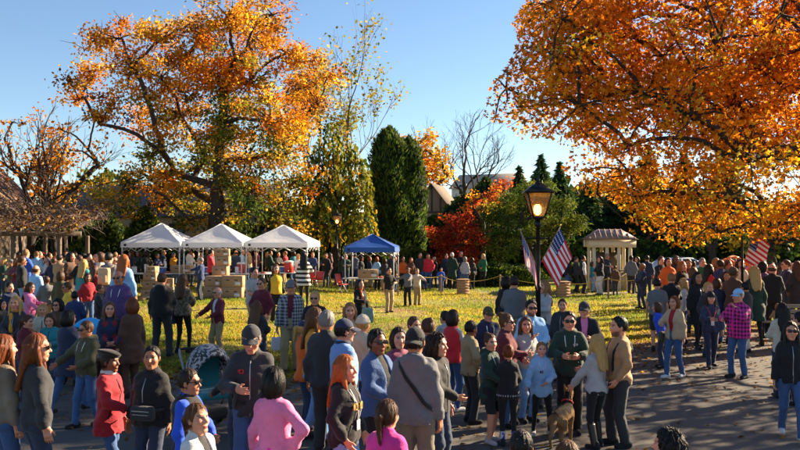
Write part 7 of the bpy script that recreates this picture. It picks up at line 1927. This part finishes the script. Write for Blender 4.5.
press(126, 182, 8, 37.2, 40, 'behind the first white canopy table', 'visitors under the canopies')
press(184, 246, 9, 37.4, 40.5, 'behind the middle canopy table', 'visitors under the canopies')
press(248, 315, 10, 37.8, 41, 'behind the third canopy table', 'visitors under the canopies')
press(322, 400, 11, 38.4, 42, 'around the blue canopy', 'visitors under the canopies')
press(640, 700, 5, 30, 35, 'before the white car', 'visitors in the right hand crowd')
press(700, 800, 8, 28, 34, 'under the maple skirt', 'visitors in the right hand crowd')

# ------------------------------------------------------------------ dog, leash, stroller, hand-held things
def dog():
    d = 10.55; X = (561 - 400) / F_PX * d; z0 = float(gz(X, d)) + 0.007
    root = empty('dog', (X, d, z0), R(-28)); tag(root, 'tan and black dog standing on a leash beside the child in sky blue', 'dog')
    def f(P):
        t = rcone(P, (0, -0.20, 0.40), (0, 0.18, 0.42), 0.095, 0.115); t = smin(t, rcone(P, (0, 0.20, 0.40), (0, 0.22, 0.34), 0.10, 0.085), 0.05)
        t = smin(t, rcone(P, (0, 0.24, 0.46), (0, 0.34, 0.60), 0.075, 0.055), 0.05)
        h = smin(ellip(P, (0, 0.36, 0.65), (0.062, 0.075, 0.062)), rcone(P, (0, 0.40, 0.635), (0, 0.50, 0.615), 0.036, 0.024), 0.03); t = smin(t, h, 0.03)
        for k in (-1, 1):
            t = smin(t, rcone(P, (k * 0.045, 0.335, 0.70), (k * 0.055, 0.325, 0.775), 0.024, 0.006), 0.015)
            t = smin(t, rcone(P, (k * 0.07, 0.19, 0.36), (k * 0.072, 0.175, 0.20), 0.050, 0.030), 0.03); t = smin(t, rcone(P, (k * 0.072, 0.175, 0.20), (k * 0.072, 0.19, 0.03), 0.028, 0.021), 0.02); t = smin(t, rcone(P, (k * 0.072, 0.195, 0.022), (k * 0.072, 0.23, 0.020), 0.024, 0.020), 0.01)
            t = smin(t, rcone(P, (k * 0.065, -0.19, 0.36), (k * 0.075, -0.12, 0.25), 0.075, 0.045), 0.04); t = smin(t, rcone(P, (k * 0.075, -0.12, 0.25), (k * 0.075, -0.27, 0.165), 0.042, 0.024), 0.02)
            t = smin(t, rcone(P, (k * 0.075, -0.27, 0.165), (k * 0.075, -0.24, 0.03), 0.022, 0.020), 0.015); t = smin(t, rcone(P, (k * 0.075, -0.24, 0.022), (k * 0.075, -0.195, 0.020), 0.023, 0.019), 0.01)
        t = smin(t, smin(rcone(P, (0, -0.27, 0.42), (0, -0.38, 0.33), 0.034, 0.034), rcone(P, (0, -0.38, 0.33), (0, -0.46, 0.22), 0.036, 0.018), 0.02), 0.03)
        return t + 0.0035 * np.sin(P[:, 0] * 130 + 3 * np.sin(P[:, 2] * 40)) * np.sin(P[:, 1] * 90) 
    v, q = nets(f, (-0.16, -0.5, 0.0), (0.16, 0.55, 0.8), 0.011)
    tan, blk = np.array((0.33, 0.19, 0.085)), np.array((0.025, 0.02, 0.018))
    sad = ss(0.40, 0.47, v[:, 2] + 0.03 * np.sin(v[:, 1] * 30)) * (v[:, 1] < 0.30); muz = (v[:, 1] > 0.44); w = np.clip(sad + muz, 0, 1)[:, None]
    c = tan * (1 - w) + blk * w; c[(v[:, 2] < 0.3) & (v[:, 1] > 0.05)] = tan * 1.15
    link('body', raw_mesh('body', v, q, True, c), root, mat_fur())
    MB().tube([(0.075 * math.cos(a) , 0.285 + 0.05 * math.sin(a), 0.53 + 0.045 * math.sin(-a)) for a in np.linspace(0, 6.28, 14)], 0.010, 6).build('collar', mat_fabric(CLOTH['red']), root, True)
    bpy.context.view_layer.update()
    fg, pr = FIGS['dogwalker']; h = wrist_w(pr, fg, 1); e = root.matrix_world @ Vector((0, 0.27, 0.57))
    pts = [h.lerp(e, k / 10) - Vector((0, 0, 0.3 * (k / 10) * (1 - k / 10))) for k in range(11)]
    tag(MB().tube(pts, 0.007, 5).build('leash', mat_fabric(CLOTH['black']), None, True), 'thin black leash between the blonde visitor and the dog', 'leash')
dog()
def stroller(label, X, d, rz, hood, fab, hk='plain', c2='black', s=1.0):
    z0 = float(gz(X, d)) + 0.007; root = empty('stroller', (X, d, z0), R(rz), s); tag(root, label, 'stroller')
    hm = mat_fabric(CLOTH.get(hood, hood), hk, CLOTH[c2]); fm = mat_fabric(CLOTH[fab])
    v, q = nets(lambda P: np.maximum(np.maximum(np.abs(ellip(P, (0, 0.0, 0.80), (0.27, 0.34, 0.32))) - 0.012, 0.74 - P[:, 2]), P[:, 1] - 0.16 - (P[:, 2] - 0.74) * 0.4), (-0.3, -0.38, 0.72), (0.3, 0.38, 1.16), 0.015); link('hood', raw_mesh('hood', v, q, True), root, hm)
    v, q = nets(lambda P: smin(rbox(P, (0, 0.10, 0.50), (0.22, 0.26, 0.05), 0.03), rbox(P, (0, -0.19, 0.70), (0.22, 0.05, 0.24), 0.03), 0.06), (-0.26, -0.3, 0.4), (0.26, 0.4, 0.98), 0.018); link('seat', raw_mesh('seat', v, q, True), root, fm)
    v, q = nets(lambda P: rbox(P, (0, 0, 0.24), (0.19, 0.24, 0.08), 0.04), (-0.22, -0.27, 0.14), (0.22, 0.27, 0.34), 0.02); link('basket', raw_mesh('basket', v, q, True), root, mat_fabric(CLOTH['charcoal']))
    for k in (-1, 1):
        MB().tube([(k * 0.25, 0.38, 0.14), (k * 0.25, -0.05, 0.56), (k * 0.25, -0.42, 0.98), (k * 0.22, -0.50, 1.02)], 0.015, 8).build('frame_rail', METAL_G, root, True)
        MB().tube([(k * 0.26, -0.30, 0.14), (k * 0.25, 0.02, 0.52)], 0.015, 8).build('frame_rail', METAL_G, root, True)
        for y in (0.38, -0.30):
            w = MB().tube([(k * 0.26 - 0.02, y, 0.14), (k * 0.26 + 0.02, y, 0.14)], 0.14, 18).build('wheel', mat_plain('tyre', (0.02, 0.02, 0.02), 0.9), root); MB().tube([(k * 0.26 - 0.024, y, 0.14), (k * 0.26 + 0.024, y, 0.14)], 0.08, 12).build('hub', METAL_G, w)
    MB().tube([(-0.22, -0.50, 1.02), (0.22, -0.50, 1.02)], 0.02, 8).build('handle', mat_plain('black_foam', (0.02, 0.02, 0.02), 0.9), root, True)
stroller('stroller with mottled grey hood and teal seat beside the grey cap', (209 - 400) / F_PX * 10.9, 10.9, 215, 'lightgrey', 'teal', 'camo', 'charcoal', 1.05)
stroller('stroller with bright blue hood between the teal jacket and the diamond sweater', (90 - 400) / F_PX * 13.3, 13.3, 150, '#1f8fc4', 'blue', 'plain', 'black', 1.0)
def tote(label, who, hand, col, s=1.0):
    fg, pr = FIGS[who]; p = wrist_w(pr, fg, hand, 0.10) - Vector((0, 0, 0.42 * s)); root = empty('carrier_bag', (p.x, p.y, p.z)); tag(root, label, 'bag')
    def f(P): 
        k = 1 + 0.15 * np.sin(P[:, 0] * 40) * 0.3
        return rbox(P, (0, 0, 0.15), (0.12, 0.05, 0.15), 0.04) * k + 0.005 * np.sin(P[:, 0] * 50 + P[:, 2] * 30)
    v, q = nets(f, (-0.16, -0.09, -0.02), (0.16, 0.09, 0.32), 0.016); link('bag_body', raw_mesh('bag_body', v * s, q, True), root, mat_fabric(CLOTH.get(col, col)))
    for k in (-1, 1): MB().tube([(-0.06 * s, k * 0.03, 0.29 * s), (-0.03 * s, k * 0.015, 0.42 * s), (0.03 * s, k * 0.015, 0.42 * s), (0.06 * s, k * 0.03, 0.29 * s)], 0.007, 5).build('handle', mat_fabric(CLOTH.get(col, col)), root, True)
tote('white paper bag in the hand of the checked shirt', 'checked', 0, 'white', 0.9)
tote('pale green bag carried by the orange scarf', 'scarf', 0, '#8fa893', 1.3)
